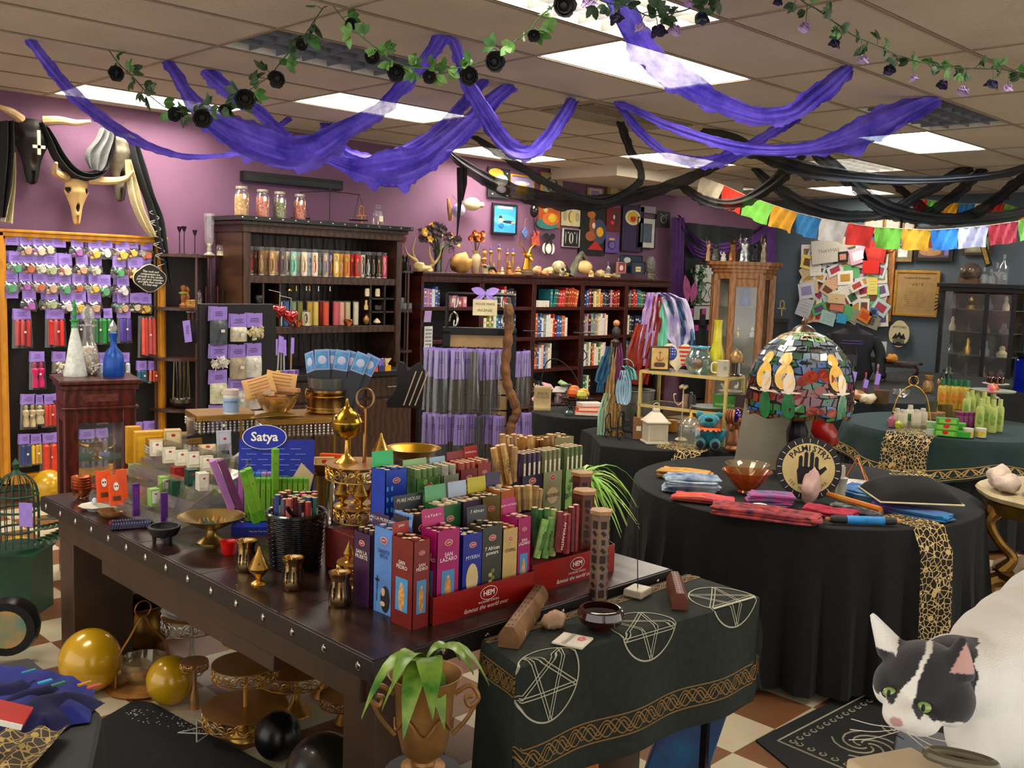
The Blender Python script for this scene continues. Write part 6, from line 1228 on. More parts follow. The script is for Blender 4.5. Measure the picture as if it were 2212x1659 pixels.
# black wicker basket with packs
WK=mat('#0c1016',.25,.1,.3,20,coat=.6);bp=V((1.83,2.88,TT));t=Th('wicker_basket','glossy black wicker basket full of hexagonal incense packs','basket',bp,0)
g=G();nW=34
for k in rg(24):
 z=.006+k*.0075;r=.085+.012*k/24;g.tb([(r*(1.0+.022*(-1)**(i+k))*cos(2*PI*i/nW),r*(1.0+.022*(-1)**(i+k))*sin(2*PI*i/nW),z)for i in rg(nW)],.0036,WK,5,closed=True)
g.la([(.088,0),(.078,.001),(.08,.17)],BLK,20);g.bd('wicker_body',t)
g=G();g.tb([(.1*cos(a),.1*sin(a),.188)for a in[2*PI*i/30 for i in rg(30)]],.008,WK,7,closed=True);g.bd('rim',t)
for s in(-1,1):g=G();g.tb(spl([(s*.1*cos(a)*.9-.0,-.09+.03*abs(a)if s<0 else .09-.03*abs(a),.185+.05*cos(a*1.4))for a in(-1.1,-.55,0,.55,1.1)],5),.007,WK,7);g.bd('handle',t)
for k in rg(38):
 a=k*2.4;r=.0118*math.sqrt(k)*1.02;c=['#3c1c24','#a83438','#1c3c80','#287060','#5c3c54','#b05c48','#702830'][k%7]
 pack(c).put(bp+V((r*cos(a),r*sin(a),.004-.0+U(0,.02))),U(0,1),'hexagonal incense pack standing in the black wicker basket','incense packs in the wicker basket')
# gold filigree cake stands
def filigree(g,r,z0,z1,m,n=26,th=.0022):
 g.tb([(r*cos(a),r*sin(a),z0)for a in[2*PI*i/40 for i in rg(40)]],.003,m,5,closed=True)
 for i in rg(n):
  a0=2*PI*i/n;P=[]
  for k in rg(9):
   u=k/8;a=a0+.16*sin(u*2*PI)*(1 if i%2 else-1);P.append((r*cos(a),r*sin(a),z0+(z1-z0)*u))
  g.tb(P,th,m,4)
  P=[(r*cos(a0+.09*cos(b)),r*sin(a0+.09*cos(b)),(z0+z1)/2+(z1-z0)*.28*sin(b))for b in[k*PI/4 for k in rg(8)]];g.tb(P,th,m,4,closed=True)
FG1=mat('#b98e44',.35,.85,.15,20)
def ck(label,p,tiers,m=FG1,foot=True,name='cake_stand',n=26,lace_=True):
 t=Th(name,label,'cake stand',p);prev=0
 for i,(r,z,hb)in enumerate(tiers):
  g=G();g.la([(r*.98,z-.004),(r,z-.002),(r,z)],mat('#a87a3c',.4,.6,.15,8),34);g.bd('plate',t)
  g=G();filigree(g,r*.985,z-hb,z-.003,m,n);g.bd('filigree_band',t)
 g=G();zt=tiers[0][1]
 if foot:g.la([(tiers[-1][0]*.42,0),(tiers[-1][0]*.40,.01),(.02,.05),(.009,.09),(.009,zt-.005)],m,18)
 else:g.la([(.007,tiers[-1][1]-.01),(.007,zt+.06)],m,10)
 g.bd('stem',t);return t
tp_=V((2.07,2.80,TT));ztop=WY(800,978,tp_.y).z
CP=V((2.02,2.78,TT));z3=.84;z2=.965;z1=1.115
t=ck('three-tier gold filigree stand crowded with small brass burners',CP,[(.118,z1-TT+.0,.05),(.088,z2-TT,.05),(.07,z3-TT-.0,.045)])
bn_('brass burner with a red gem on the top tier of the filigree stand',(CP.x+.05,CP.y-.055,z1),.11)
for i,(dx,dy)in enumerate([(-.05,.03),(-.015,-.03),(.03,-.045),(.02,.04)]):bn_('%s small brass burner on the middle tier of the filigree stand'%ORD[i],(CP.x+dx,CP.y+dy,z2),.105)
# globe burner
q=V((CP.x-.035,CP.y+.03,z1));t=Th('globe_burner','tall brass globe incense burner with pierced lid on the top tier','incense burner',q);g=G();g.la([(.042,0),(.04,.006),(.02,.02),(.008,.035),(.006,.08),(.012,.085)],BRASS,18);g.bd('stand',t);g=G();g.la([(.01,.085),(.04,.1),(.052,.125),(.054,.142),(.058,.143),(.058,.147)],mat('#a8842c',.22,1,.15,12),24);g.bd('bowl',t)
g=G();g.la([(.056,.147),(.048,.165),(.034,.18),(.018,.19),(.008,.2),(.005,.225),(0,.226)],mat('#a8842c',.22,1,.15,12),24);[g.ell((.048*cos(a),.048*sin(a),.164),.005,BLK,6)for a in[i*.8 for i in rg(8)]];g.bd('lid',t)
g=G();g.tb([(.03*sin(a),0,.19+.035*(1-cos(a)))for a in[2*PI*i/22 for i in rg(22)]],.005,mat('#8a6a40',.3,.9),8,closed=True);g.tb([(0,0,0),(0,0,.19)],.0065,mat('#a87440',.3,.9),8);tag(g.bd('ring_rod'),'copper rod ending in a large ring at the centre of the filigree stand','rod',loc=(CP.x+.02,CP.y,z1-.0),rz=-.75)
# small filigree stand near the beakers
t=ck('low gold filigree stand between the wicker basket and the purple carton',(1.86,2.56,TT),[(.068,.085,.04)],foot=False);g=G();g.la([(.03,0),(.028,.008),(.008,.02),(.008,.08)],FG1,14);g.bd('foot',t)
for i,(dx,dy,h)in enumerate([(-.03,.01,.07),(.03,.02,.085),(0,-.03,.07)]):bn_('%s tiny brass burner on the low filigree stand'%ORD[i],(1.86+dx,2.56+dy,.845),h)
# square gold stands with crystal drops
def sqstand(label,p,rz,W,D,H):
 t=Th('cake_stand',label,'cake stand',p,rz);g=G();m=mat('#9c7434',.4,.6,.15,8);g.box((0,0,H-.003),(W,D,.006),m);g.box((0,-D/2,H-.012),(W,.003,.018),FG1);g.box((-W/2,0,H-.012),(.003,D,.018),FG1);g.box((W/2,0,H-.012),(.003,D,.018),FG1)
 n=int(W/.012)
 for i in rg(n):x=-W/2+W*(i+.5)/n;g.ell((x,-D/2,H-.023),(.005,.002,.005),FG1,6)
 for i in rg(int(D/.012)):y=-D/2+.006+i*.012;g.ell((-W/2,y,H-.023),(.002,.005,.005),FG1,6)
 bv(g.bd('plate',t),.001);g=G();cr=mat('#b8b4ac',.08,.3,.5,60)
 for i in rg(int(W/.02)):
  x=-W/2+.01+i*.02
  for k in rg(3):g.ell((x,-D/2,H-.036-.013*k),(.0055,.0055,.006),cr,6)
  g.la([(0,H-.085),(.008,H-.075),(0,H-.062)],cr,6,(x,-D/2,0))
 for i in rg(int(D/.02)):
  y=-D/2+.01+i*.02
  for k in rg(3):g.ell((-W/2,y,H-.036-.013*k),(.0055,.0055,.006),cr,6)
 g.bd('crystal_drops',t,sm=False);g=G()
 for s in(-1,1):
  for k in(-1,1):g.cyl((s*(W/2-.02),k*(D/2-.02),0),.006,H-.006,FG1,8)
 g.bd('leg',t);return t
ZS=1.10
sq=T(650,905,ZS);s1=sqstand('wide square gold stand with crystal drops holding the brass bucket',(2.56,3.98,TT),face((2.56,3.98))+.25,.42,.30,ZS-TT)
s2=sqstand('second square gold stand with crystal drops behind the blue display',(2.28,4.24,TT),face((2.28,4.24))+.25,.28,.24,ZS-TT-.0);s3=sqstand('low gold stand holding a dark tealight box',(2.04,4.27,TT),face((2.04,4.27))+.25,.22,.2,.24)
def zs(x,y):return T(x,y,ZS)
t=Th('spice_tin','white tin can with a pale blue label on the gold stand','tin',zs(499,893));g=G();g.cyl((0,0,0),.036,.09,mat('#d0ccc0',.4),22);g.bd('can',t);g=G();g.la([(.0365,.008),(.0365,.075)],mat('#8aa8c8',.5,0,.1,30),22);F=XZ((.0,-.038,.058));g.tx('INCENSE',.015,INK,F@MR(0,4,'Y'),.002);g.bd('label',t);g=G();g.la([(.034,.09),(.037,.092),(.037,.112),(.034,.114)],mat('#c8b8a8',.4),22);g.bd('lid',t);t.rotation_euler=(0,0,face(t.location))
bp2=V((2.42,3.98,ZS));t=Th('glass_bowl','amber glass bowl piled with wrapped incense and folded paper','bowl',bp2);g=G();g.ve([(.03,0),(.04,.004),(.075,.045),(.098,.09),(.1,.1)],Gs('#d8b060',.5),26);g.bd('bowl',t)
for i in rg(9):
 box_('%s paper-wrapped incense bundle in the amber glass bowl'%ORD[i],bp2+V((U(-.05,.05),U(-.05,.05),.05+.008*i)),.11,.03,.018,['#a8784c','#8a6038','#c8a878','#b09080'][i%4],rz=U(-1.5,1.5),grp='bundles in the amber bowl',name='incense_bundle')
pp=mat('#c89c60',.8,0,.1,10)
for i,(dx,dz,r_,lb)in enumerate([(-.06,.12,-.3,'left'),(.03,.135,.15,'right')]):
 g=G();g.grid(lambda u,v:((u-.5)*.14,.02*sin(u*3),v*.10),6,4,pp);[g.box((0,-.003+.02*0,.02+.016*k),(.09,.001,.003),mat('#8a4c34',.8))for k in rg(5)];tag(solid(g.bd('paper_sheet'),.001),'%s creased tan paper sheet standing in the amber bowl'%lb,'paper',loc=bp2+V((dx,.03,dz-.03)),rot=(-.35,r_,face(bp2)))
g=G();lf=mat('#8a6c2c',.4,.7,.2,14);g.leaf((-.12,0,.012),(1,0,0),(0,0,1),.24,.13,lf,-.0,8,.3);tag(solid(g.bd('leaf_dish'),.003),'brass leaf-shaped dish at the front edge of the gold stand','dish',loc=zs(600,908),rz=-.3)
g=G();g.ell((0,0,.014),(.024,.018,.014),mat('#7a2048',.1,.2,.6,60,coat=1),10);tag(g.bd('glass_pebble'),'iridescent purple stone on the leaf-shaped dish','stone',loc=zs(592,900)+V((0,0,.012)))
box_('small white paper label box on the leaf-shaped dish',zs(565,900)+V((0,0,.004)),.06,.03,.02,'#d8d0c0',rz=-.5);
bk=V((2.67,3.95,ZS));t=Th('brass_bucket','hammered brass bucket with ring handles on the gold stand','bucket',bk);g=G();g.ve([(.085,0),(.092,.01),(.09,.03),(.093,.06),(.096,.1),(.1,.105),(.1,.115)],mat('#94703c',.25,1,.25,14,.3),30);[g.tb([(.095*cos(a),.095*sin(a),z)for a in[2*PI*i/30 for i in rg(30)]],.0025,BRASS,5,closed=True)for z in(.015,.03,.085)];g.bd('bucket',t)
for s in(-1,1):g=G();g.tb([(s*(.105+.012*sin(a)),.0,.1+.02*cos(a))for a in[i*.5 for i in rg(13)]],.003,BRASS,6);g.bd('handle',t)
t=Th('clear_bucket','clear ribbed bucket full of bookmarks inside the brass bucket','bucket',bk+V((0,0,.006)));g=G();g.ve([(.06,0),(.075,.08),(.088,.165)],Gs('#c8c8c0',.3),24,flute=.015,nf=16);g.bd('bucket',t)
fz=face(bk)
for i in rg(16):
 g=G();g.b0((0,0,0),(.05,.002,.2),mat('#30343c',.4));g.box((0,-.0015,.165),(.048,.001,.07),mat('#8aa0d0',.5));g.box((0,-.0022,.165),(.040,.001,.058),mat('#4860a8',.5,0,.5,30,col2='#58b0d8'));g.ell((0,-.0026,.165),(.015,.0008,.015),mat('#b8bcd8',.6),10)
 if i<10:q=bk+V((-.055+.009*i*cos(fz),-.02+.009*i*sin(fz)+.03,.02));r_=(-.1,-.32+.02*i,fz-.9)
 else:k=i-10;q=bk+MR(fz,4,'Z')@V((-.01+.022*k,-.03+.01*(k%2),.03));r_=(.1,-.05+.10*k,fz)
 tag(g.bd('moon_bookmark'),('%s bookmark from the left in the fanned stack at the left of the clear bucket'%ORD[i])if i<10 else '%s of the front moon-printed bookmarks facing out of the bucket'%ORD[i-10],'bookmark','moon bookmarks in the clear bucket',loc=q,rot=r_,s=1.4)
# tealight box, gold scalloped bowls, bangles, right-hand tray
t=Th('tealight_holder','dark tealight holder in a glass cup on the low gold stand','candle holder',T(412,945,TT+.24));g=G();g.b0((0,0,0),(.1,.05,.012),BLK);g.bd('base',t);g=G();g.ve([(.018,.012),(.022,.09)],Gs('#d8c8b8',.4),14);g.cyl((0,0,.016),.012,.06,mat('#38242c',.6));g.bd('cup',t)
g=G();g.ve([(.03,0),(.05,.02),(.085,.04),(.095,.055),(.105,.058)],GOLD,30,flute=.05,nf=12);tag(g.bd('scalloped_bowl'),'scalloped gold bowl of small boxes beneath the gold stand','bowl',loc=(2.40,3.56,.90));g=G();g.cyl((0,0,0),.05,.14,FG1,16);tag(g.bd('bowl_stand'),'gold riser under the scalloped bowl','riser',loc=(2.40,3.56,TT))
box_('tan box with a red lotus in the scalloped gold bowl',V((2.38,3.53,.925)),.085,.03,.055,'#b89c64',rz=-.6,lab='#c8b07c',win='#28241c');box_('orange folded box in the scalloped gold bowl',V((2.45,3.58,.93)),.10,.03,.05,'#d04c10',rz=-.9);box_('green and pink box at the left of the scalloped gold bowl',V((2.34,3.62,.935)),.07,.03,.035,'#9ab088',rz=-.4,lab='#b06070')
t=Th('bangle_stand','chrome and black looped bangle holder behind the blue display','jewellery stand',(2.22,3.20,TT));g=G()
for s in(-1,0,1):g.tb([(.03*s+.02*cos(a),.05*cos(a),.11+.1*sin(a))for a in[2*PI*i/24 for i in rg(24)]],.007,CHROME if s else BLKM,7,closed=True)
g.la([(.06,0),(.05,.01),(.01,.014)],BLKM,16);g.bd('hoops',t)
g=G();g.ve([(.03,0),(.07,.015),(.1,.045),(.11,.05)],mat('#a87c14',.3,.8,.15,10),26);tag(g.bd('brass_dish'),'broad yellow brass dish right of the filigree stand','dish',loc=(2.42,2.98,1.05));g=G();g.cyl((0,0,0),.03,1.05-TT,FG1,14);tag(g.bd('pillar_stand'),'slim gold pillar under the yellow brass dish','riser',loc=(2.42,2.98,TT))
# ======================= middle and far right of the shop =======================
def LT(name,label,cat,p,pr,m,n=16,rz=None,**k):
 g=G();g.la(pr,m,n,**k);return tag(g.bd(name),label,cat,loc=p,rz=rz)
def VT(name,label,cat,p,pr,m,n=20,**k):
 g=G();g.ve(pr,m,n,**k);return tag(g.bd(name),label,cat,loc=p)
# slatwall rack with long incense bags
RD=6.3;rc=AD(1040,700,RD);rf=face(rc)+.12;rxx=V((cos(rf),sin(rf),0));ry=V((-sin(rf),cos(rf),0))
def rk(px,py,off=0): # point on the rack face plane
 d=ray(px,py);n=ry;o=V((0,0,CH));t=(rc-o).dot(n)/d.dot(n);return o+d*t-ry*off
zt=rk(1040,716).z;a=rk(965,716);b_=rk(1108,716);W=(b_-a).dot(rxx);ctr=(a+b_)/2;ctr.z=0
t=Th('slatwall_rack','tall black rack with tan slatwall and scrolled metal top hung with incense bags','display rack',ctr,rf)
g=G();SL=mat('#9a7c54',.7,0,.12,20);g.box((0,.02,zt/2),(W-.04,.02,zt-.1),mat('#2a2018',.8))
for i in rg(int(zt/.1)):g.box((0,.005,.06+.1*i),(W-.04,.015,.088),SL)
g.bd('slatwall',t);g=G()
for s in(-1,1):g.box((s*W/2,.02,zt/2),(.045,.07,zt),BLKM)
g.box((0,.02,zt),(W+.045,.07,.045),BLKM);g.box((0,.02,.03),(W+.2,.4,.04),BLKM);bv(g.bd('frame',t),.003);g=G();h2=rk(1040,636).z-zt
for s in(-1,1):g.tb([(s*W/2,.02,zt),(s*W/2,.02,zt+h2)],.012,BLKM,6)
g.tb([(-W/2,.02,zt+h2),(W/2,.02,zt+h2)],.012,BLKM,6)
for s in(-1,1):
 for k in rg(2):c=V((s*(W/2-.05),.02,zt+h2*(.25+.5*k)));g.tb([c+V((s*(.035-.0035*j)*cos(j*.7),0,(.06-.005*j)*sin(j*.7)*1.2))for j in rg(12)],.007,CHROME,5)
g.bd('scroll_top',t)
sg=Th('hanging_sign','small paper sign reading House Made Incense tied with purple ribbon','sign',rk(1046,664,.04),rf);g=G();g.box((0,0,0),(.155,.004,.10),mat('#cfc49c',.7));g.bd('card',sg);g=G();g.tx('HOUSE MADE',.0205,mat('#3a2a1c',.7),XZ((0,-.0025,.022)));g.tx('INCENSE',.024,mat('#3a2a1c',.7),XZ((0,-.0025,-.018)));g.bd('lettering',sg)
g=G()
for s in(-1,1):g.leaf((0,0,.09),(s,-.1,.3),(0,-1,0),.09,.05,PURP,.2);g.leaf((0,0,.09),(s,-.1,-.8),(0,-1,0),.09,.03,PURP,.2);g.tb([(0,0,.09),(s*.07,0,.05)],.003,PURP,4)
g.bd('ribbon',sg)
ic_=['#4a4c50','#383c40','#5c5850','#6c6c64','#30343c','#787468','#4c4438']
def ibag(c,lab=True):
 t=Th('incense_bag','','bag');g=G();w=.085
 if lab:g.box((0,-.004,-.1),(w*.95,.003,.2),PURP,rot=(0,U(-.08,.08),0));scrib(g,w*.7,-.07,3,-.008,mat('#4a3080',.8));g.bd('label_card',t);g=G()
 m=mat(c,.5,0,.4,50);[g.tb([((i-4)*.006,-.003*(i%3),-.02),((i-4)*.0085,-.003*(i%3),-.42)],.0028,m,4)for i in rg(9)];g.bd('incense_sticks',t);g=G()
 f=lambda u,v:((u-.5)*w*(1+.22*v),-.016*sin(PI*u)-.004,-.01-.44*v);g.grid(f,6,4,PLAST);g.bd('sleeve',t)
 g=G();g.tb([(0,.05,.005),(0,0,0),(0,-.05,.012)],.003,HK,5);g.bd('hook',t);return Proto(t)
IB=[ibag(c)for c in ic_];IBN=[ibag(c,False)for c in ic_[:3]]
for r_,(yy,xs,rn)in enumerate([(748,[928,938,950,962,974,985,996,1008,1020,1032,1045,1058,1070],'upper'),(888,[925,937,950,963,977,990,1003,1016,1030,1044,1058,1072],'lower')]):
 for i,x in enumerate(xs):
  pr=R.choice(IB)if(i%5!=3)else R.choice(IBN)
  pr.put(rk(x,yy+(x-925)*.03,.05+.035*(i%3)),rf+U(-.2,.2),'%s incense stick bag from the left on the %s row of the slatwall rack'%(ORD[i],rn),'incense bags on the %s row of the rack'%rn,sc=U(.88,1))
for i,(x,y)in enumerate([(1130,762),(1142,760),(1128,896),(1144,896)]):R.choice(IB).put(rk(x,y,-.1),rf+.3,'%s incense bag at the %s on the right side of the rack'%('left' if i%2==0 else 'right','top' if i<2 else 'bottom'),'incense bags on the right side of the rack',sc=.85)
P=[rk(x,y,.16)for x,y in[(1090,655),(1092,700),(1088,745),(1084,790),(1090,830),(1102,860),(1108,885),(1098,905),(1094,935),(1094,1000)]];P.append(V((P[-1].x,P[-1].y,0)))
g=G();S=spl(P,5);g.tb(S,.03,mat('#6a4424',.7,0,.5,14,.9,bscale=30),9,rr=[.024+.009*abs(sin(i*.9))for i in rg(len(S))]);tag(g.bd('walking_staff'),'gnarled carved wooden staff leaning against the right of the rack','staff')
# dark lyre-shaped stand with three rods
LD=5.6;lp=AD(880,830,LD);lf=face(lp);t=Th('lyre_stand','black curved stand holding three pale rods on a black tripod pole','stand',(lp.x,lp.y,0),lf);o=lambda x,y:((x-880)*LD/FPX,lp.z+(830-y)*LD/FPX)
g=G();g.pz([o(*q)for q in[(862,780),(874,784),(880,800),(893,788),(905,782),(918,800),(912,880),(838,880),(836,868),(852,848),(860,830),(856,800)]],mat('#0e0f12',.3,.1,.2,10,coat=.4),.03,frame((0,0,0),(1,0,0),(0,0,1)));bv(g.bd('body',t),.006,3)
for i in rg(3):g=G();a=o(873+i*12,874);b2=o(898+i*13,800);g.tb([(a[0],-.04,a[1]),(b2[0],-.04,b2[1])],.004,mat('#b89c80',.5),6);g.bd('rod',t)
g=G();q=o(906,878);g.tb([(q[0],0,.4),(q[0],0,q[1])],.016,BLKM,8);[g.tb([(q[0],0,.45),(q[0]+.3*cos(a),.3*sin(a),.01)],.011,BLKM,6)for a in(0,2.1,4.2)];g.bd('tripod',t)
# ---------- draped tables ----------
def drap(label,pts,z,m,hem=.03,seed=1,name='draped_table',cat='table',fold=.022,nf=None,r=.0,n=96,zin=.0):
 """tabletop polygon pts (xy) with cloth falling to the floor"""
 P=[V((p[0],p[1],0))for p in pts];L=[(P[(i+1)%len(P)]-P[i]).length for i in rg(len(P))];tot=sum(L);c=sum(P,V())/len(P)
 def per(u):
  d=(u%1)*tot;i=0
  while d>L[i]+1e-9 and i<len(L)-1:d-=L[i];i+=1
  return P[i].lerp(P[(i+1)%len(P)],d/L[i])
 nf=nf or int(tot/.16);q=random.Random(seed);ph=[q.uniform(0,6)for _ in rg(6)]
 def fn(u,v):
  p=per(u);o=(p-c).normalized();k=max(0,v-.12)/.88
  f=fold*k*(sin(u*nf*2*PI+ph[0])+.5*sin(u*nf*4.7*PI+ph[1])+.4*sin(u*nf*.9*PI+ph[2]))
  if v<.12:e=v/.12;return V((p.x,p.y,z))+o*(.012*sin(e*PI/2))-V((0,0,.012*(1-cos(e*PI/2))))
  return V((p.x,p.y,z-.012-(z-hem-.012)*k))+o*(.012+f+.05*k)
 t=Th(name,label,cat);g=G();g.grid(fn,n*2,14,m);g.add([V((p.x,p.y,z))for p in[per(i/(n*2))for i in rg(n*2)]],[tuple(rg(n*2))],m);g.bd('tablecloth',t)
 g=G();[g.cyl((c.x+(p.x-c.x)*.7,c.y+(p.y-c.y)*.7,0),.02,z-.02,BLKM,8)for p in[per(.12),per(.37),per(.62),per(.87)]];g.bd('table_legs',t);return t,per,fn
def circ(cx_,cy_,r,n=40,sx=1):return[(cx_+r*cos(2*PI*i/n),cy_+r*sin(2*PI*i/n)*sx)for i in rg(n)]
LACE=lace('#c0a468','#3a2e1e',4.6);
def runner(label,pa,pb,z,drop,inn,nrm,m=LACE,name='lace_runner',us=3,out=.03,flare=0):
 pa,pb=V((pa[0],pa[1],0)),V((pb[0],pb[1],0));n=V((nrm[0],nrm[1],0)).normalized();x=(pb-pa);t1=inn/(inn+drop)
 def fn(u,v):
  p=pa+x*u
  if v<t1:return V((p.x,p.y,z+.004))-n*(inn*(1-v/t1))
  k=(v-t1)/(1-t1);return V((p.x,p.y,z+.004-drop*k))+n*(out*min(1,k*6)+.04*k+.008*sin(u*14+k*3)*k)+x*(flare*k*(u-.5))
 g=G();g.grid(fn,24,24,m,us=us*x.length*3,vs_=us*(inn+drop)*3);return tag(g.bd(name),label,'table runner')
# black-draped table with the lantern and plush
A_=[T(1283,940,.76),T(1300,962,.76),T(1400,972,.76),T(1600,995,.76)];
LTB=[(A_[0].x,A_[0].y),(A_[1].x,A_[1].y),(A_[2].x,A_[2].y),(5.2,3.22),(5.95,3.35),(5.65,4.45),(5.0,4.35)]
drap('black draped table holding the white lantern and the teal plush',LTB[::-1],.76,BCLOTH,seed=3)
runner('gold lace runner hanging over the front of the lantern table',T(1412,966,.76),T(1513,981,.76),.762,.45,.25,(-.97,-.25))
def z76(x,y):return T(x,y,.764)
t=Th('lantern','white square metal lantern with a ring handle on the black draped table','lantern',z76(1414,956));t.rotation_euler=(0,0,face(t.location)+.3);WHm=mat('#c8c0ac',.5,0,.05,20);g=G();g.b0((0,0,0),(.15,.15,.012),WHm);g.b0((0,0,.012),(.13,.13,.12),WHm);g.b0((0,0,.13),(.155,.155,.01),WHm);[g.box((0,s*.066,.07),(.10,.004,.09),mat('#bdb49c',.5))for s in(-1,1)];g.b0((0,0,.14),(.14,.14,.055),WHm,taper=.35);g.b0((0,0,.195),(.04,.04,.02),WHm);bv(g.bd('body',t),.002);g=G();g.tb([(.02*cos(a),0,.232+.02*sin(a))for a in[i*.5 for i in rg(13)]],.0025,WHm,5);g.bd('ring_handle',t)
t=Th('wire_wagon','small black wrought iron wagon ornament on the lantern table','ornament',z76(1340,945));g=G();
for y in(-.05,.05):g.tb(spl([(-.09,y,.03),(-.09,y,.13),(-.05,y,.15),(-.04,y,.06),(.03,y,.06),(.05,y,.15),(.09,y,.14),(.09,y,.03)],4),.005,BLK,5)
for x in(-.09,-.04,0,.04,.09):g.tb([(x,-.05,.06),(x,.05,.06)],.004,BLK,5)
g.bd('frame',t)
for x in(-.07,.07):
 for y in(-.055,.055):g=G();g.tb([(x+.022*cos(a),y,.024+.022*sin(a))for a in[i*.6 for i in rg(11)]],.004,BLK,5);g.bd('wheel',t)
g=G();g.b0((0,0,0),(.07,.03,.14),mat('#8a5c34',.7));g.box((.0,-.016,.07),(.03,.001,.03),WHITE);tag(g.bd('brown_box'),'brown cardboard sleeve between the iron wagon and the lantern','box',loc=z76(1378,948),rz=-.8)
# galvanised tub
BT=V((5.27,4.12,.764));t=Th('metal_tub','galvanised metal tub with side handles behind the lantern','tub',BT);gv=mat('#7c7c70',.45,.6,.25,12);g=G();g.ve([(.10,0),(.112,.1),(.12,.2),(.122,.27),(.128,.275),(.126,.28)],gv,28);[g.tb([((.108+z*.06)*cos(a),(.108+z*.06)*sin(a),z)for a in[2*PI*i/28 for i in rg(28)]],.003,gv,5,closed=True)for z in(.08,.2)];g.bd('tub',t);g=G();g.tb([(-.09+.028*cos(a),-.1,.19+.03*sin(a))for a in[i*.6 for i in rg(11)]],.0045,gv,5);g.bd('handle',t)
# brass shelf stand
sf=AD(1385,800,6.45);s2_=AD(1570,815,6.1);sr=math.atan2(s2_.y-sf.y,s2_.x-sf.x);SWd=((s2_-sf).xy).length;SHt=.764+.0;ztop=sf.z-.006
t=Th('metal_shelf','cream and gold metal shelf frame standing on the black draped table','shelf',(sf.x,sf.y,.764),sr);GM2=mat('#c8b068',.4,.3,.1,20);g=G();Hs=ztop-.764;Dp=.26
for x in(0,SWd):
 for y in(0,Dp):g.box((x,y,Hs/2),(.018,.018,Hs),GM2)
for z in(Hs,.2):
 for y in(0,Dp):g.box((SWd/2,y,z),(SWd,.018,.018),GM2)
 for x in(0,SWd):g.box((x,Dp/2,z),(.018,Dp,.018),GM2)
g.bd('frame',t);g=G();g.box((SWd/2,Dp/2,Hs+.006),(SWd,Dp,.006),mat('#a8a890',.15,.2,.2,20,alpha=.7));g.bd('glass_shelf',t)
g=G();g.box((SWd/2,Dp/2,.206),(SWd,Dp,.006),GLS);g.bd('lower_shelf',t)
SX=V((cos(sr),sin(sr),0));SYv=V((-sin(sr),cos(sr),0))
def sp(px,y,z=None): # point on the shelf top
 k=(px-1385)/185*SWd;q=V((sf.x,sf.y,0))+SX*k+SYv*y;q.z=.764+(Hs+.0095 if z is None else z);return q
t=Th('anchor_plaque','square wooden plaque stencilled with a red anchor at the left of the metal shelf','plaque',sp(1415,.06),face(sf)+.15,);g=G();g.b0((0,0,0),(.13,.03,.16),mat('#3a2010',.5));bv(g.bd('frame',t));g=G();g.b0((0,-.016,.012),(.108,.004,.136),mat('#b89c60',.7,0,.2,20));[g.ell((.02*s,-.019,.04),(.018,.001,.016),mat('#4a3018',.7),8)for s in(-1,0,1)];g.bd('panel',t);g=G();r_=mat('#b03018',.6);g.box((0,-.02,.10),(.004,.001,.06),r_);g.box((0,-.02,.12),(.024,.001,.004),r_);g.tb([(.022*cos(a),-.02,.09+.022*sin(a))for a in[PI+i*.3 for i in rg(11)]],.002,r_,4);g.bd('anchor',t)
g=G();hp=lambda s:[(16*sin(a)**3*s,(13*cos(a)-5*cos(2*a)-2*cos(3*a)-cos(4*a))*s)for a in[2*PI*i/36 for i in rg(36)]]
t=Th('heart_dish','heart-shaped dish painted with the American flag on the metal shelf','dish',sp(1442,.14)+V((0,0,.1)),face(sf),s=1.25);F=XZ((0,0,0));g.pz(hp(.0052),CREAM,.012,F);g.bd('dish',t);g=G();g.pz([p for p in hp(.0044)if p[0]>-.004][::1]+[(0,-.06)],mat('#c8b8a0',.5),.002,F,z0=.0125);[g.box((.034,-.0155,.045-.022*k),(.06-.009*k,.0012,.010),mat('#b82820',.5))for k in rg(5)];g.bd('stripes',t);g=G();g.ell((-.034,-.013,.012),(.032,.002,.038),mat('#283c90',.5),14);[g.ell((-.05+.012*(k%4),-.0155,.036-.014*(k//4)),.0028,WHITE,5)for k in rg(14)];g.bd('star_field',t)
t=Th('fish_bowl_jug','round glass jug with a blue handle holding an orange fish shape','jug',sp(1496,.1));g=G();g.ve([(.05,0),(.075,.03),(.09,.075),(.078,.12),(.055,.15),(.06,.17)],Gs('#a8c8c0',.32),24);g.bd('jug',t);g=G();g.tb(spl([(.058,0,.16),(.12,0,.16),(.125,0,.1),(.1,0,.06)],5),.008,mat('#2c88c0',.2,.1),7);g.tb([(.06*cos(a),.06*sin(a),.17)for a in[i*.35 for i in rg(19)]],.004,mat('#4c98b8',.2),5);g.bd('handle',t);g=G();g.ell((-.015,0,.06),(.045,.03,.035),mat('#d85a10',.5,0,.1,20),12);g.leaf((-.05,0,.06),(-1,0,.2),(0,-1,0),.03,.05,mat('#d85a10',.5),0);g.bd('fish',t)
LT('tall_vase','tall chartreuse yellow bottle vase behind the glass jug','vase',sp(1519,.2),[(.045,0),(.05,.02),(.05,.12),(.03,.2),(.026,.32),(.03,.345)],mat('#b0a808',.25,0,.2,14,coat=.5),22)
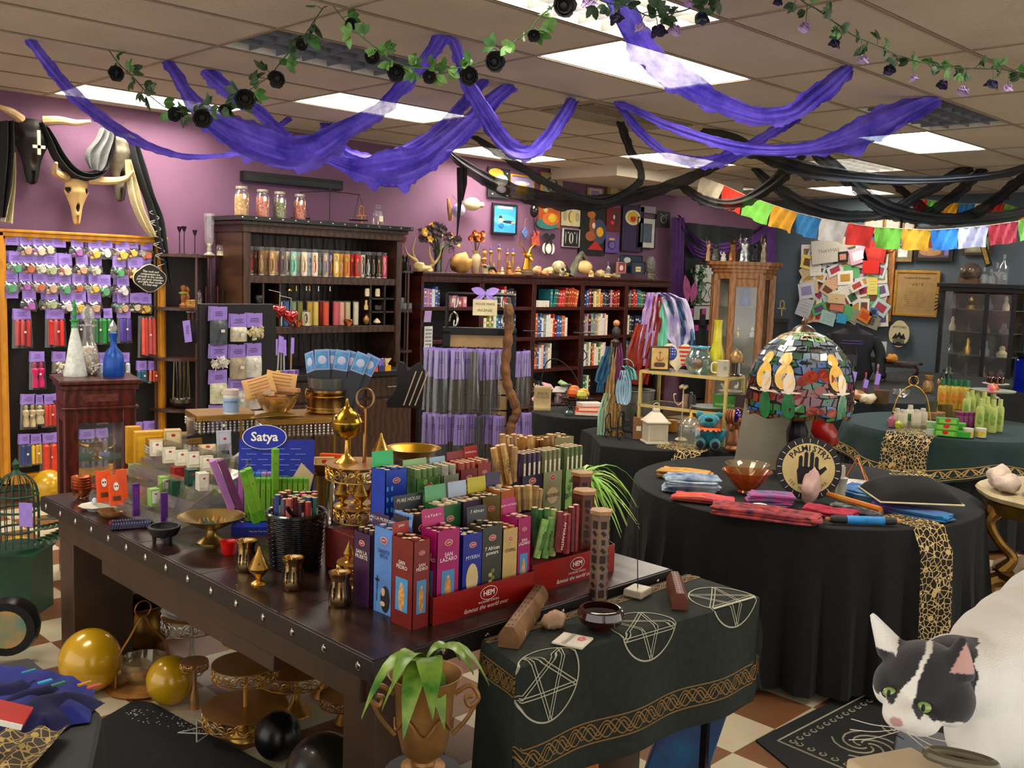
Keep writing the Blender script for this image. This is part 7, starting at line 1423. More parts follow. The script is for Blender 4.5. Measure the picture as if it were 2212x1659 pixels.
t=Th('mug','white mug with a small printed square at the right of the metal shelf','mug',sp(1556,.04));g=G();g.ve([(.034,0),(.036,.01),(.038,.1),(.039,.102)],WHm,20);g.bd('cup',t);g=G();g.tb(spl([(-.036,0,.085),(-.068,0,.08),(-.068,0,.03),(-.036,0,.022)],4),.006,WHm,6);g.bd('handle',t);t.rotation_euler=(0,0,face(sf));g=G();g.tx('BEE\nEVE',.014,mat('#1c7468',.6),XZ((.012,-.0385,.055)),.001);g.bd('print',t)
t=Th('domed_lantern','dark glass lantern with a ribbed bronze dome behind the mug','lantern',sp(1566,.16));g=G();g.la([(.04,0),(.042,.01),(.034,.015),(.034,.085)],Gs('#605040',.6),12);g.bd('glass',t);g=G();g.la([(.045,.085),(.047,.1),(.042,.13),(.024,.155),(.006,.165),(0,.18)],mat('#8a6a40',.4,.6,.3,40,.3),16,flute=.03,nf=16);g.bd('dome',t)
bt('clear glass bottle behind the fish jug',sp(1515,.24),.2,.03,GLS)
# scarves on stands
def scarf(g,pts,w,m,nf=3,tw=0):
 P=spl([V(p)for p in pts],6);n=len(P)-1
 def fn(u,v):
  k=v*n;i=min(int(k),n-1);p=P[i].lerp(P[i+1],k-i);a=tw*v;d=V((cos(rf_+a),sin(rf_+a),0));e=V((-sin(rf_+a),cos(rf_+a),0));W=w[min(int(v*len(w)),len(w)-1)]
  return p+d*((u-.5)*W)+e*(.02*sin(u*nf*2*PI+v*4)*W/.1)
 return g.grid(fn,14,24,m)
rf_=face(AD(1430,700,6.6))
t=Th('scarf_rack','tall stand draped with purple, red, teal and white printed scarves','scarf rack',V((0,0,0)));D_=6.7
for pts,w,c1,c2,lb in[([(1410,632),(1404,670),(1400,720),(1395,790)],[.08,.1,.12],'#7a4a9c','#c8b0d8','purple and white scarf'),([(1420,640),(1414,690),(1405,740),(1385,800),(1378,830)],[.06,.1,.12,.13],'#a81c1c','#6c2818','red scarf'),([(1430,650),(1432,700),(1430,760),(1424,810)],[.07,.09,.1],'#58b8a0','#80c8b0','teal scarf'),([(1428,632),(1450,645),(1465,690),(1470,740),(1474,790)],[.12,.2,.2,.14],'#d8d4d8','#8878b8','white and lilac scarf'),([(1455,650),(1475,700),(1486,730),(1484,760)],[.09,.1,.1],'#4c78a8','#20283c','blue spotted scarf'),([(1385,700),(1372,750),(1368,800),(1366,830)],[.08,.1,.12],'#7a2a1c','#a83c20','rust scarf')]:
 g=G();scarf(g,[AD(x,y,D_)for x,y in pts],w,mat(c1,.8,0,.2,9,.1,col2=c2));g.bd('scarf',t,lb)
g=G();q=AD(1425,630,D_+.05);g.tb([(q.x,q.y,0),(q.x,q.y,q.z)],.012,BLKM,6);g.bd('pole',t)
t=Th('yarn_stand','carved figure stand hung with looped blue, yellow, purple and brown scarves','scarf rack',V((0,0,0)));D_=6.45;rf_=face(AD(1330,800,D_))
for pts,w,c1,c2,lb in[([(1318,748),(1310,780),(1300,820),(1296,848)],[.05,.08,.09,.05],'#1c4868','#2c6080','dark blue scarf'),([(1328,735),(1322,780),(1318,830),(1316,870),(1312,930)],[.05,.06,.08],'#b89858','#7a5a38','tan and yellow scarf'),([(1334,740),(1338,780),(1334,820)],[.05,.05,.04],'#5c1c58','#783868','plum scarf'),([(1345,800),(1338,840),(1340,870),(1352,870),(1356,830),(1350,800)],[.05,.05,.05],'#88a8c0','#a8c4d0','pale blue looped scarf'),([(1312,850),(1302,890),(1300,940)],[.05,.06],'#78b0a0','#a8c8b0','mint scarf'),([(1326,870),(1328,900),(1330,950)],[.09,.1],'#7a5a30','#a8844c','brown patterned scarf'),([(1348,790),(1362,800),(1368,820)],[.06,.06],'#5c9ca0','#80b8b8','aqua scarf')]:
 g=G();scarf(g,[AD(x,y,D_)for x,y in pts],w,mat(c1,.8,0,.2,16,.2,col2=c2));g.bd('scarf',t,lb)
q=AD(1330,738,D_);g=G();g.tb([(q.x,q.y,0),(q.x,q.y,q.z)],.012,BLKM,6);g.bd('pole',t);g=G();g.la([(.02,0),(.028,.03),(.012,.05),(.026,.07),(.03,.1),(.012,.13),(.018,.15),(0,.165)],mat('#2a1c14',.5,0,.6,40),10,(q.x,q.y,q.z-.03));g.ell((q.x,q.y,q.z+.12),.022,mat('#b07848',.5),8);g.bd('figure',t)
g=G();c=AD(1352,792,D_+.05);g.tb([c+rxx*(.05*cos(a))+V((0,0,.05*sin(a)))for a in[i*.4 for i in rg(16)]],.005,CHROME,6,closed=True);g.bd('ring',t)
# glass cage vase, plush, statue
t=Th('glass_cloche','ribbed clear glass cloche with a gold top before the plush','cloche',z76(1489,968));g=G();g.la([(.062,0),(.068,.02),(.07,.12),(.058,.165),(.03,.19),(.01,.2)],Gs('#e8e4d0',.38),24,flute=.03,nf=12);g.bd('glass',t);g=G();g.la([(.03,.19),(.012,.2),(.006,.225),(0,.23)],GOLD,12);g.tb([(.016*cos(a),0,.24+.016*sin(a))for a in[i*.6 for i in rg(11)]],.002,GOLD,5);g.bd('gold_top',t)
t=Th('plush_bear','teal plush creature with an orange leaf collar and black foot pads','plush toy',z76(1528,968));t.rotation_euler=(0,0,face(t.location));pl=mat('#0c7c8c',.95,0,.3,60,.6,sheen=.5);g=G();g.ell((0,.02,.075),(.06,.05,.075),pl,16);g.ell((-.045,-.05,.035),(.034,.045,.036),pl,12);g.ell((.045,-.05,.035),(.034,.045,.036),pl,12);g.ell((.075,0,.075),(.028,.03,.055),pl,10,rot=(0,.4,0));g.ell((-.072,0,.08),(.024,.028,.045),pl,10,rot=(0,-.4,0));g.bd('body',t)
g=G();g.ell((0,.0,.175),(.066,.055,.042),pl,14);[g.ell((s*.058,.01,.205),(.022,.014,.022),pl,8)for s in(-1,1)];g.ell((0,-.03,.165),(.05,.035,.03),pl,12);g.bd('head',t);g=G();g.ell((0,-.06,.185),(.026,.008,.013),BLK,10);g.bd('mouth',t)
g=G();[g.leaf((.045*sin(a),-.045*cos(a)-.01,.135),(sin(a),-cos(a),-.25),(0,0,1),.045,.032,mat('#d85a1c',.8),.2)for a in[-1.5+.42*i for i in rg(8)]];g.bd('collar',t)
for s in(-1,1):g=G();g.ell((s*.045,-.094,.036),(.021,.004,.025),BLK,12);g.bd('foot_pad',t)
t=Th('hand_statue','copper statue of two hands holding a purple crystal ball','statue',z76(1583,972));cu=mat('#9a6444',.35,.6,.25,16,.3);g=G();g.la([(.05,0),(.052,.012),(.04,.03),(.044,.05),(.034,.08),(.03,.11),(.026,.13)],cu,16,flute=.06,nf=7);g.bd('base',t)
for s in(-1,1):
 g=G();g.ell((s*.028,0,.15),(.02,.022,.034),cu,10)
 for k in rg(4):y=-.024+.016*k;g.tb(spl([(s*.036,y*.7,.165),(s*.056,y,.195),(s*.056,y,.225),(s*.042,y*.9,.252+.004*(k in(1,2)))],3),.0075,cu,6)
 g.tb(spl([(s*.03,-.02,.155),(s*.03,-.048,.18),(s*.018,-.05,.205)],3),.008,cu,6);g.bd('hand',t)
g=G();g.ell((0,0,.215),.042,mat('#2c0c6c',.05,0,.2,6,coat=1),20);g.bd('crystal_ball',t)
t=Th('candelabra','cream wrought iron candelabra with a yellow jar behind the lantern','candle holder',z76(1455,955)+V((.12,.03,0)));g=G();g.tb([(0,0,0),(0,0,.36)],.004,CREAM,6);g.la([(.04,0),(.03,.01),(0,.02)],CREAM,12);[g.tb(spl([(0,0,.25),(s*.05,0,.23),(s*.09,0,.26),(s*.1,0,.3),(s*.075,0,.3)],4),.003,CREAM,5)for s in(-1,1)];[g.ell((.018*cos(a),.018*sin(a),.34+.006*(i%2)),.012,CREAM,7)for i,a in enumerate([k*1.05 for k in rg(6)])];g.bd('frame',t);
LT('jar_candle','orange-yellow jar candle on the candelabra table','candle',z76(1432,935)+V((.1,0,0)),[(.03,0),(.035,.01),(.035,.08)],mat('#c88a28',.4),14)
g=G();g.b0((0,0,0),(.19,.08,.1),mat('#3c8c1c',.5));g.tx('COUPE PECTORALE',.018,WHITE,XZ((0,-.041,.04)),.001);tag(g.bd('green_box'),'green box with white lettering on the lower level of the metal shelf','box',loc=sp(1560,.14,.209),rz=sr)
t=Th('bird_dish','white dish with two perched birds on top of the green box','dish',sp(1560,.14,.309));g=G();g.ve([(.03,0),(.06,.015),(.075,.03)],WHm,20);[(g.ell((s*.06,0,.05),(.022,.012,.014),WHm,8),g.leaf((s*.07,0,.055),(s,0,.8),(0,-1,0),.04,.025,WHm))for s in(-1,1)];g.bd('dish',t)
LT('platter','grey oval platter on the lower level of the metal shelf','platter',sp(1520,.12,.209),[(.05,0),(.11,.012),(.12,.02)],mat('#8a9490',.3),24);
for i,(x,c)in enumerate([(1482,'#3c3c40'),(1470,'#a8826c')]):LT('small_jar',['dark small jar in the middle of the metal shelf','tan small jar in the middle of the metal shelf'][i],'jar',sp(x,.12,.209),[(.025,0),(.03,.02),(.026,.07),(.018,.08)],mat(c,.3),12)
g=G();g.b0((0,0,0),(.05,.09,.12),mat('#2a1814',.5));tag(g.bd('small_speaker'),'dark brown block at the right end of the metal shelf','box',loc=sp(1590,.1,.209),rz=sr)
# little draped table with books and fruit
drap('small black draped table in front of the bookcases with books and a fruit bowl',circ(5.62,4.95,.34,24),.76,BCLOTH,seed=5,n=40)
def q76(x,y):return T(x,y,.764)
for i,(x,y,c,lb,d)in enumerate([(1218,895,'#c8441c','orange book lying on the small draped table',0),(1202,888,'#d05c28','second orange book under the white magazine',.028),(1232,880,'#c8c4bc','white magazine on top of the orange books',.056)]):g=G();g.b0((0,0,0),(.17,.12,.026),mat(c,.5,0,.1,20));g.b0((.004,-.002,.003),(.166,.12,.02),PAPER);tag(g.bd('book'),lb,'book',loc=(5.55+.04*i,4.8+.02*i,.764+d),rz=-.9+.2*i)
t=Th('fruit_bowl','black wire bowl of orange and yellow gourds on the small draped table','bowl',(5.72,5.05,.764));g=G();[g.tb([((.06+.03*k)*cos(a),(.06+.03*k)*sin(a),.02+.035*k)for a in[2*PI*i/20 for i in rg(20)]],.004,BLK,5,closed=True)for k in rg(3)];[g.tb([(.05*cos(a),.05*sin(a),0),(.12*cos(a),.12*sin(a),.1)],.004,BLK,5)for a in[k*.8 for k in rg(8)]];g.bd('wire_bowl',t)
for i,(x,y,z,c)in enumerate([(-.05,0,.13,'#d05810'),(.04,-.03,.13,'#d8a418'),(0,.03,.15,'#d87818'),(.07,.02,.12,'#a83818'),(-.01,-.05,.12,'#c8c048')]):LT('gourd','%s gourd in the black wire bowl, '%ORD[i]+['orange','yellow','deep orange','red','pale green'][i],'gourd',(5.72+x,5.05+y,.764+z-.04),[(0,-.0),(.035,.012),(.045,.035),(.03,.065),(0,.075)],mat(c,.45,0,.15,12),14,flute=.06,nf=8)
g=G();g.grid(lambda u,v:((u-.5)*.13,.02*sin(v*4),v*.19),6,8,mat('#c8b080',.8));g.tx('BOOK\nSCALES',.03,mat('#6a5a38',.8),XZ((0,-.024,.12)),.001);tag(solid(g.bd('paper_sign'),.002),'curled tan paper sign standing on the small draped table','sign',loc=q76(1168,893)+V((.12,.1,0)),rz=-.75)
LT('glass_pebbles','small green glass piece on the small draped table','glass',(5.42,4.86,.764),[(.03,0),(.035,.02),(.02,.035)],Gs('#78b0a0',.6),12)
t=Th('basket_stand','black wrought iron basket stand with looped finials behind the rack','stand',(6.35,5.85,0),face((6.35,5.85)));g=G();
for s in(-1,1):g.tb([(s*.22,0,0),(s*.22,0,1.15)],.009,BLK,6);g.tb([(s*.22-.09,0,1.3),(s*.22+.09,0,1.3)],.005,BLK,5);[g.tb(spl([(s*.22,0,1.05),(s*.22+k*.035,0,1.1),(s*.22,0,1.16)],4),.005,BLK,5)for k in(-1,1)];g.tb([(s*.22,0,1.15),(s*.22,0,1.3)],.006,BLK,5)
[g.tb([(-.22,y,z),(.22,y,z)],.006,BLK,5)for y in(-.12,.12)for z in(.65,.78,.3)];[g.tb([(-.22+.055*k,-.12,.78),(-.22+.055*k,-.1,.62),(-.22+.055*k,.1,.62),(-.22+.055*k,.12,.78)],.003,BLK,4)for k in rg(9)];g.tb(spl([(-.15,0,.78),(-.1,0,1.02),(0,0,1.06),(.14,0,.95),(.22,0,.78)],5),.006,BLK,5);g.bd('ironwork',t)
g=G();[g.box((U(-.16,.16),U(-.06,.06),.68+.015*k),(.12,.09,.012),mat(['#a8a49c','#c88c90','#6a5c60','#8ab070'][k%4],.6),rot=(U(-.5,.5),U(-.4,.4),U(0,3)))for k in rg(12)];g.bd('contents',t)
# spider plant
t=Th('spider_plant','bright green spider plant in a gold pot behind the incense cartons','plant',(3.02,2.78,TT));pz=.10
t.location=V((3.25,2.85,.72));g=G();g.ve([(.06,0),(.09,.06),(.095,.12),(.075,.17),(.08,.18)],mat('#a8842c',.3,.8,.2,12,.3),20);g.cyl((0,0,.02),.07,.13,mat('#2c2018',.9),14);g.bd('pot',t)
g=G();sp1=mat('#7cb430',.5,0,.25,20);sp2=mat('#b0c868',.5,0,.2,20)
for k in rg(80):
 a=U(0,6.3);L=U(.16,.36);e=U(.25,1.1);P=[V((.02*cos(a),.02*sin(a),.15))];
 for j in rg(1,8):u=j/7;P.append(V((cos(a)*L*u*.95,sin(a)*L*u*.95,.15+L*(e*u-1.35*u*u*(.5+.4*e)))))
 vs=[];fs=[];sd=V((-sin(a),cos(a),0))
 for j,p in enumerate(P):w=.009*(1-(j/7)**2)+.0008;vs+=[p-sd*w+V((0,0,w*.5)),p,p+sd*w+V((0,0,w*.5))]
 for j in rg(7):b3=j*3;fs+=[(b3,b3+1,b3+4,b3+3),(b3+1,b3+2,b3+5,b3+4)]
 g.add(vs,fs,sp1 if k%3 else sp2)
g.bd('leaves',t)
g=G();g.cyl((0,0,0),.12,.72,BLKM,18);tag(g.bd('plant_stand'),'dark cylindrical stand under the spider plant','plant stand',loc=(3.25,2.85,0))
# ---------- alcove: curtain, oak curio, statues ----------
g=G();dp('','','',[((1470,480),(1660,500)),((1480,560),(1660,560)),((1478,640),(1662,640)),((1480,720),(1660,720)),((1480,860),(1660,860))],mat('#0a0f12',.9,0,.5,6,.2,col2='#101c20'),7.62,.03,5,g=g,bd=False,nu=24);tag(g.bd('curtain'),'dark curtain hung on the back wall in the far corner','curtain')
PC=mat('#4c2468',.85,0,.2,10,.2)
g=G();rf_=0
for e in([((1451,470),(1478,470)),((1450,560),(1476,560)),((1450,650),(1476,650)),((1452,800),(1476,800))],[((1655,490),(1672,490)),((1655,600),(1674,600)),((1652,700),(1672,700)),((1650,820),(1670,820))],[((1462,462),(1474,480)),((1490,500),(1496,515)),((1520,520),(1520,545)),((1560,525),(1560,550)),((1620,510),(1622,530)),((1662,480),(1662,505))],[((1460,470),(1470,480)),((1480,515),(1486,535)),((1505,535),(1508,560)),((1540,545),(1540,562))]):dp('','','',e,PC,7.57,.015,3,g=g,bd=False,nu=8)
tag(g.bd('scarf_swag'),'sheer purple scarf framing the dark corner curtain','curtain')
pic('white cloth banner with a black lotus and moon before the dark curtain',(1504,572,1548,690),None,'#a8a8a4',[(0,0,.3,.2,'#303034'),(.03,0,.26,.17,'#a8a8a4'),(.25,.0,.2,.13,'#303034'),(.25,0,.17,.11,'#a8a8a4'),(-.25,0,.2,.13,'#303034'),(-.25,0,.17,.11,'#a8a8a4')],Y=7.5,name='banner',cat='banner')
g=G()
for k in rg(70):p=WY(1505+R.gauss(0,7),572+R.random()*80,7.38);g.leaf(p,(U(-1,1),-.5,U(-1,.2)),(0,-1,0),.07,.05,LFD if k%3 else mat('#1c5c34',.5),.2,3)
tag(g.bd('ivy'),'strand of dark green ivy hanging left of the lotus banner','plant')
t=Th('pink_wings','pair of translucent pink petal-shaped ornaments left of the banner','ornament',WY(1490,632,7.3));g=G();[g.leaf((s*.04,0,-.12),(s*.25,0,1),(0,-1,0),.34-.08*(s>0),.16,mat('#a04880',.4,0,.4,14),0)for s in(-1,1)];g.bd('petals',t)
t=Th('hanger_rail','rail of black pouches with pink cards below the alcove banner','display',WY(1495,660,7.0));g=G();g.tb([(-.35,0,0),(.45,0,0)],.006,BLKM,5);g.bd('rail',t);
for i in rg(6):g=G();x=-.3+.13*i;g.box((x,-.01,-.14-.2*(i%2)),(.1,.02,.2),mat('#16141a',.6));g.box((x,-.022,-.07-.2*(i%2)),(.07,.003,.07),mat('#b83890',.6));g.bd('pouch',t)
# oak curio
cpos=AD(1597,800,11.6);cpos.z=0;cr_=face(cpos)+.18;OH=AD(1597,566,11.6).z;OK2=mat('#8a5c30',.45,0,.2,5,.06,kind='wave');t=Th('curio_cabinet','tall oak curio cabinet with arched glass panels in the far corner','cabinet',cpos,cr_)
def ocp(w,d,c=.16):return[(-w/2,d/2),(-w/2,-d/2+c),(-w/2+c,-d/2),(w/2-c,-d/2),(w/2,-d/2+c),(w/2,d/2)]
g=G();[g.pz(ocp(w,w*.5),OK2,h,MT((0,0,z)))for w,z,h in((.84,OH-.04,.04),(.78,OH-.08,.04),(.72,OH-.12,.04),(.68,OH-.2,.08),(.7,0,.12),(.66,.12,.04))];bv(g.bd('cornice_and_base',t),.004)
g=G();P=ocp(.66,.33)
for x,y in P:g.box((x*.97,y*.95,OH/2),(.07,.06,OH-.3),OK2)
for s in(-1,1):g.box((s*.145,-.16,OH/2),(.05,.03,OH-.3),OK2)
g.box((0,-.155,OH-.24),(.36,.03,.1),OK2)
g.bd('posts',t);g=G();g.box((0,.14,OH/2),(.6,.01,OH-.3),mat('#8a8474',.4,.1,.2,3));g.bd('mirror_back',t);g=G();[g.pz(ocp(.62,.3),Gs('#c8e0d8',.4),.006,MT((0,0,z)))for z in(.45,.8,1.15,1.5)];g.bd('glass_shelf',t);g=G();g.box((0,-.165,OH/2),(.3,.004,OH-.4),GLS);g.bd('glass_door',t)
def inc(dx,dy,z):return cpos+MR(cr_,4,'Z')@V((dx,dy,z))
LT('figurine','blue robed figurine inside the oak cabinet','figurine',inc(.02,0,1.51),[(.06,0),(.07,.03),(.045,.12),(.03,.2),(.035,.23),(.01,.28),(0,.29)],mat('#1c4c98',.4,0,.2,20),14)
for i,(x,m)in enumerate([(-.14,WHITE),(.12,WHITE),(-.05,BRASS),(.17,COPPER)]):LT('figurine','%s small figurine on the middle glass shelf of the oak cabinet'%ORD[i],'figurine',inc(x,-.03,1.157),[(.03,0),(.032,.03),(.014,.06),(.024,.08),(.01,.11),(0,.115)],m,10)
for i,(x,h,r,m,lb)in enumerate([(1529,.26,.03,mat('#a8804c',.4,.5),'slim gold statuette with raised staff'),(1544,.2,.045,mat('#4c4c44',.3,.6,.5,40,.5),'dark winged statuette'),(1562,.12,.035,WHITE,'small white angel statuette'),(1582,.28,.055,mat('#7a4c28',.3,.7,.4,24,.4),'bronze haloed seated statue'),(1607,.31,.06,mat('#c0c0bc',.15,.7,.4,24,.5),'bright silver chess-knight shaped statue'),(1630,.23,.05,mat('#2c2c30',.3,.6,.5,24,.5),'dark pewter standing statue'),(1648,.31,.035,mat('#a89878',.3,.5,.4,24,.4),'pale gold statue with upheld spear')]):
 p=AD(x,568,11.6);p.z=OH+.001;t=Th('statue','%s on top of the oak cabinet'%lb,'statue',p,face(p)+.2);g=G();g.la([(r,0),(r*1.05,h*.05),(r*.8,h*.12),(r*.9,h*.3),(r*.55,h*.5),(r*.75,h*.62),(r*.7,h*.7),(r*.3,h*.76)],m,12,flute=.12,nf=5,sy=.75);g.bd('robe',t);g=G();g.ell((0,0,h*.84),(r*.36,r*.36,h*.085),m,10);g.bd('head',t);g=G();s=1 if i%2 else-1
 g.tb(spl([(s*r*.6,0,h*.66),(s*r*1.1,-r*.4,h*.72),(s*r*1.0,-r*.6,h*.9)],3),r*.17,m,6);g.tb([(s*r,-r*.6,h*.6),(s*r*1.05,-r*.6,h*1.05)],r*.07,m,5)
 if i in(1,3):g.tb([(r*.7*cos(a),.01,h*.85+r*.7*sin(a))for a in[k*.5 for k in rg(13)]],r*.1,m,5)
 g.bd('arm',t)
# ---------- right wall ----------
ankh('gold ankh hanging on the wall left of the pinboard',WX(1688,682,12.7),.22,mat('#b8a468',.4,.4),-PI/2+.5)
LT('round_box','large black round hat box stack below the wall ankh','box',V((11.55,6.95,.0)),[(.3,0),(.3,1.28),(.31,1.285),(.31,1.34),(.0,1.345)],BLK,26)
PBX=12.74
t=Th('pinboard','cork pinboard crowded with notes, cards and photos','pinboard',(WX(1829,615,PBX)),-PI/2);a=WX(1742,538,PBX);b_=WX(1922,692,PBX);g=G();g.box((0,0,0),((a-b_).xy.length,.02,a.z-b_.z),mat('#8a5c34',.9,0,.3,50));g.bd('cork',t);g=G();[g.box((s*(a-b_).xy.length/2,-.005,0),(.03,.035,a.z-b_.z),OAK)for s in(-1,1)];[g.box((0,-.005,s*(a.z-b_.z)/2),((a-b_).xy.length,.035,.03),OAK)for s in(-1,1)];g.bd('frame',t)
pcs=['#d8d4cc','#cfc8b8','#e0dcd0','#c8b08c','#b8a4c8','#c8a8a0','#d8c868','#a8c8c8','#8c5c3c','#d8a888','#3898b8','#c8ccd4','#2c2420','#58a868','#903060'];pcn=['white','cream','ivory','tan','lilac','pale pink','yellow','mint','brown','peach','sky blue','grey','black','green','magenta']
def note(label,x,y,w,h,c,rot,off,marks=None,grp='notes on the pinboard',tx=None):
 p=WX(x,y,PBX-.02-off);s=mpp(p)*1.15;g=G();g.box((0,0,0),(w*s*1.25,.002,h*s),mat(c,.7,0,.06,30))
 if marks:g.box((0,-.0015,0),(w*s*.8,.001,h*s*.55),mat(marks,.7,0,.3,60))
 elif tx is None:[g.box((0,-.0015,h*s*(.25-.16*k)),(w*s*.8,.001,h*s*.02),mat('#8a8680',.8))for k in rg(4)]
 if tx:g.tx(tx[0],h*s*tx[1],mat(tx[2],.7),XZ((0,-.002,0)),.0005)
 return tag(g.bd('pinned_note',sm=False),label,'note',grp,loc=p,rot=(0,rot,-PI/2))
k=0
for r_ in rg(8):
 row=0;xs=[1748+U(-6,6)+i*19.5 for i in rg(9)]
 for i,x in enumerate(xs):
  y=545+r_*19.5+U(-6,6);
  if x<1740+abs(r_-4)*2:pass
  c=R.choice([0,0,0,1,1,2,2,2,3,4,5,6,7,8,9,9,11,11,12,0,14,13]);big=R.random()<.35
  note('%s %s note from the left in the %s row of the pinboard'%(ORD[i],pcn[c],ORD[r_]),x,y,U(15,27),U(18,34),pcs[c],U(-.6,.6),.004*((i*3+r_*5)%7),marks=R.choice([None,None,'#6a4030','#5c4c70','#a03848','#b88c40','#405c48']))
for a in[('large hand-drawn poster of outlined letters at the top left of the pinboard',1790,542,56,44,'#b8b4a8',-.13,.05,None,('THAVMAS',.22,'#6a6660')),('large red card with a sunburst at the top of the pinboard',1890,544,34,38,'#a81c18',.15,.05,'#b83028',None),('bright red envelope under the sunburst card',1881,577,26,24,'#c01c14',0,.055,None,('',1,'#ffffff')),('white card with a lotus drawing at the left of the pinboard',1742,628,26,30,'#c4c4d0',-.2,.05,'#8c84b0',None),('cream card with a black line drawing in the middle of the pinboard',1807,645,28,18,'#cbb48c',.03,.06,None,('~',.5,'#302018')),('coral card below the cream drawing',1808,662,22,16,'#c47860',.15,.05,None,('',1,'#fff')),('blue sticky note at the bottom of the pinboard',1818,688,16,18,'#3898c4',.1,.05,None,('',1,'#fff')),('orange portrait card at the bottom of the pinboard',1868,682,20,24,'#c8742c',.45,.06,'#b84c1c',None),('silver patterned card hanging off the bottom of the pinboard',1870,690,44,24,'#8a8878',.3,.045,'#4c4c44',None),('grey passport photo near the lower right of the pinboard',1887,674,12,16,'#3868b0',.1,.06,'#2c2c34',None),('round white badge with red top at the centre of the pinboard',1851,617,22,18,'#d0ccc8',-.5,.06,'#a83c38',None),('white page at the left bottom of the pinboard',1738,664,24,36,'#b8bcc8',.3,.045,None,None),('pink folded card near the top of the pinboard',1853,552,26,30,'#c8a0b0',-.3,.05,'#d8d4dc',None),('black photograph near the top of the pinboard',1821,555,16,20,'#1c1818',-.1,.055,'#b87c6c',None)]:
 note(*a[:9],tx=a[9],grp=None)if a[9]else note(*a[:9],grp=None)
pic('gold-framed brown paper notice with handwritten instructions',(1935,583,2024,686),'#a87c30','#9c7c4c',(),plane='X',X=12.76,fw=.035,txt_=[('Cruelean & Bespoked',.075,0,.38,'#3a2818'),('1. ~~~~ ~~~ ~~~~~\n~~~~ ~~~~ ~~~\n2. ~~~~~ ~~~~ ~~~~\n~~~~ ~~~~~~~ ~~~~~\n3. ~~~~ ~~~ ~~~~~~\n~~~ ~~~~ ~~~~~\n4. ~~~~ ~~~~~\n5. ~~~~~ ~~~~ ~~~~',.06,0,-.13,'#4a3420'),('* # % * $',.09,0,.22,'#3a2818')],name='framed_notice')
pic('small gold frame around a white printed page',(1931,527,1970,566),'#8a6c44','#6c6450',(),plane='X',X=12.76,matb=(.62,'#c8c8c8'),fw=.03);pic('dark-framed group photograph with a lilac panel',(1979,490,2058,565),'#1c1210','#5c4440',[(-.2,-.05,.3,.2,'#7a3c34'),(-.1,-.3,.35,.15,'#b08058'),(-.3,.3,.14,.12,'#483838'),(.42,0,.09,.6,'#8478c0',4,PI/4)],plane='X',X=12.76,fw=.05);pic('brown-framed certificate half hidden by the prayer flags',(2080,505,2142,552),'#4c3020','#8a8c78',(),plane='X',X=12.76,matb=(.8,'#b0ac88'),fw=.035)
for i,(x0,x1)in enumerate([(1868,1908),(1912,1944),(1952,1975)]):pic('%s small frame peeking above the prayer flags'%ORD[i],(x0,470,x1,505),'#8a7048','#a8a498',(),plane='X',X=12.76,fw=.02)
q=WX(1943,721,12.72);t=Th('witches_sign','cream oval sign lettered Witches with three black pointed hats','sign',q,-PI/2);g=G();hw=.12;P=[(hw*cos(a)*(1-.0),.175*sin(a))for a in[2*PI*i/32 for i in rg(32)]];g.pz([(p[0]*1.0*(1.15 if abs(p[1])<.1 else 1),p[1])for p in P],mat('#c8bc94',.6,0,.1,10),.015,XZ((0,0,0)));g.bd('board',t);g=G();g.tx('WITCHES',.045,INK,XZ((0,-.016,.085)),.001);[g.add([(x-.045,-.0165,-.05-d),(x+.045,-.0165,-.05-d),(x+.01,-.0165,.03-d)],[(0,1,2)],INK)for x,d in((-.05,.02),(.05,.02),(0,0))];[g.ell((x,-.016,-.075-d),(.028,.002,.035),mat('#6a6450',.7),10)for x,d in((-.05,.02),(.05,.02),(0,0))];g.ell((0,-.0155,-.13),(.085,.001,.03),INK,14);g.bd('lettering',t)
t=Th('wall_hand','black clawed iron ornament beside the brown paper notice','ornament',WX(2042,640,12.72),-PI/2);g=G();[g.tb(spl([(0,0,0),(-.06,-.02,-.02-.035*k),(-.12,-.01,-.03-.05*k)],3),.008,BLK,5)for k in rg(-1,4)];g.bd('claws',t)
# black glass cabinet
kp=WX(2113,612,12.15);KZ=kp.z;t=Th('curio_cabinet','black glass-fronted cabinet of curiosities against the grey wall','cabinet',(12.42,WX(2113,612,12.2).y,0),-PI/2);KW=.86;g=G()
g.box((0,0,KZ-.03),(KW+.1,.46,.05),BLK);g.box((0,0,KZ-.08),(KW+.04,.43,.05),BLK);g.box((0,0,.35),(KW,.4,.7),BLK);bv(g.bd('body',t),.004);g=G();[g.box((x,-.19,(KZ+.7)/2-.05),(.045,.03,KZ-.8),BLK)for x in(-KW/2+.02,-.02+.13,KW/2-.02)];[g.box((x,.18,(KZ+.7)/2-.05),(.04,.03,KZ-.8),BLK)for x in(-KW/2+.02,KW/2-.02)];g.box((0,.19,(KZ+.7)/2),(KW,.01,KZ-.8),mat('#4c4438',.15,.6,.6,5));g.bd('frame',t);g=G();[g.box((0,0,z),(KW-.04,.36,.008),Gs('#c0d0c8',.5))for z in(1.0,1.28,1.55)];g.bd('glass_shelf',t);g=G();g.box((0,-.2,(KZ+.7)/2-.05),(KW-.05,.004,KZ-.85),GLS);g.bd('glass_door',t)
kc=V((12.42,t.location.y,0))
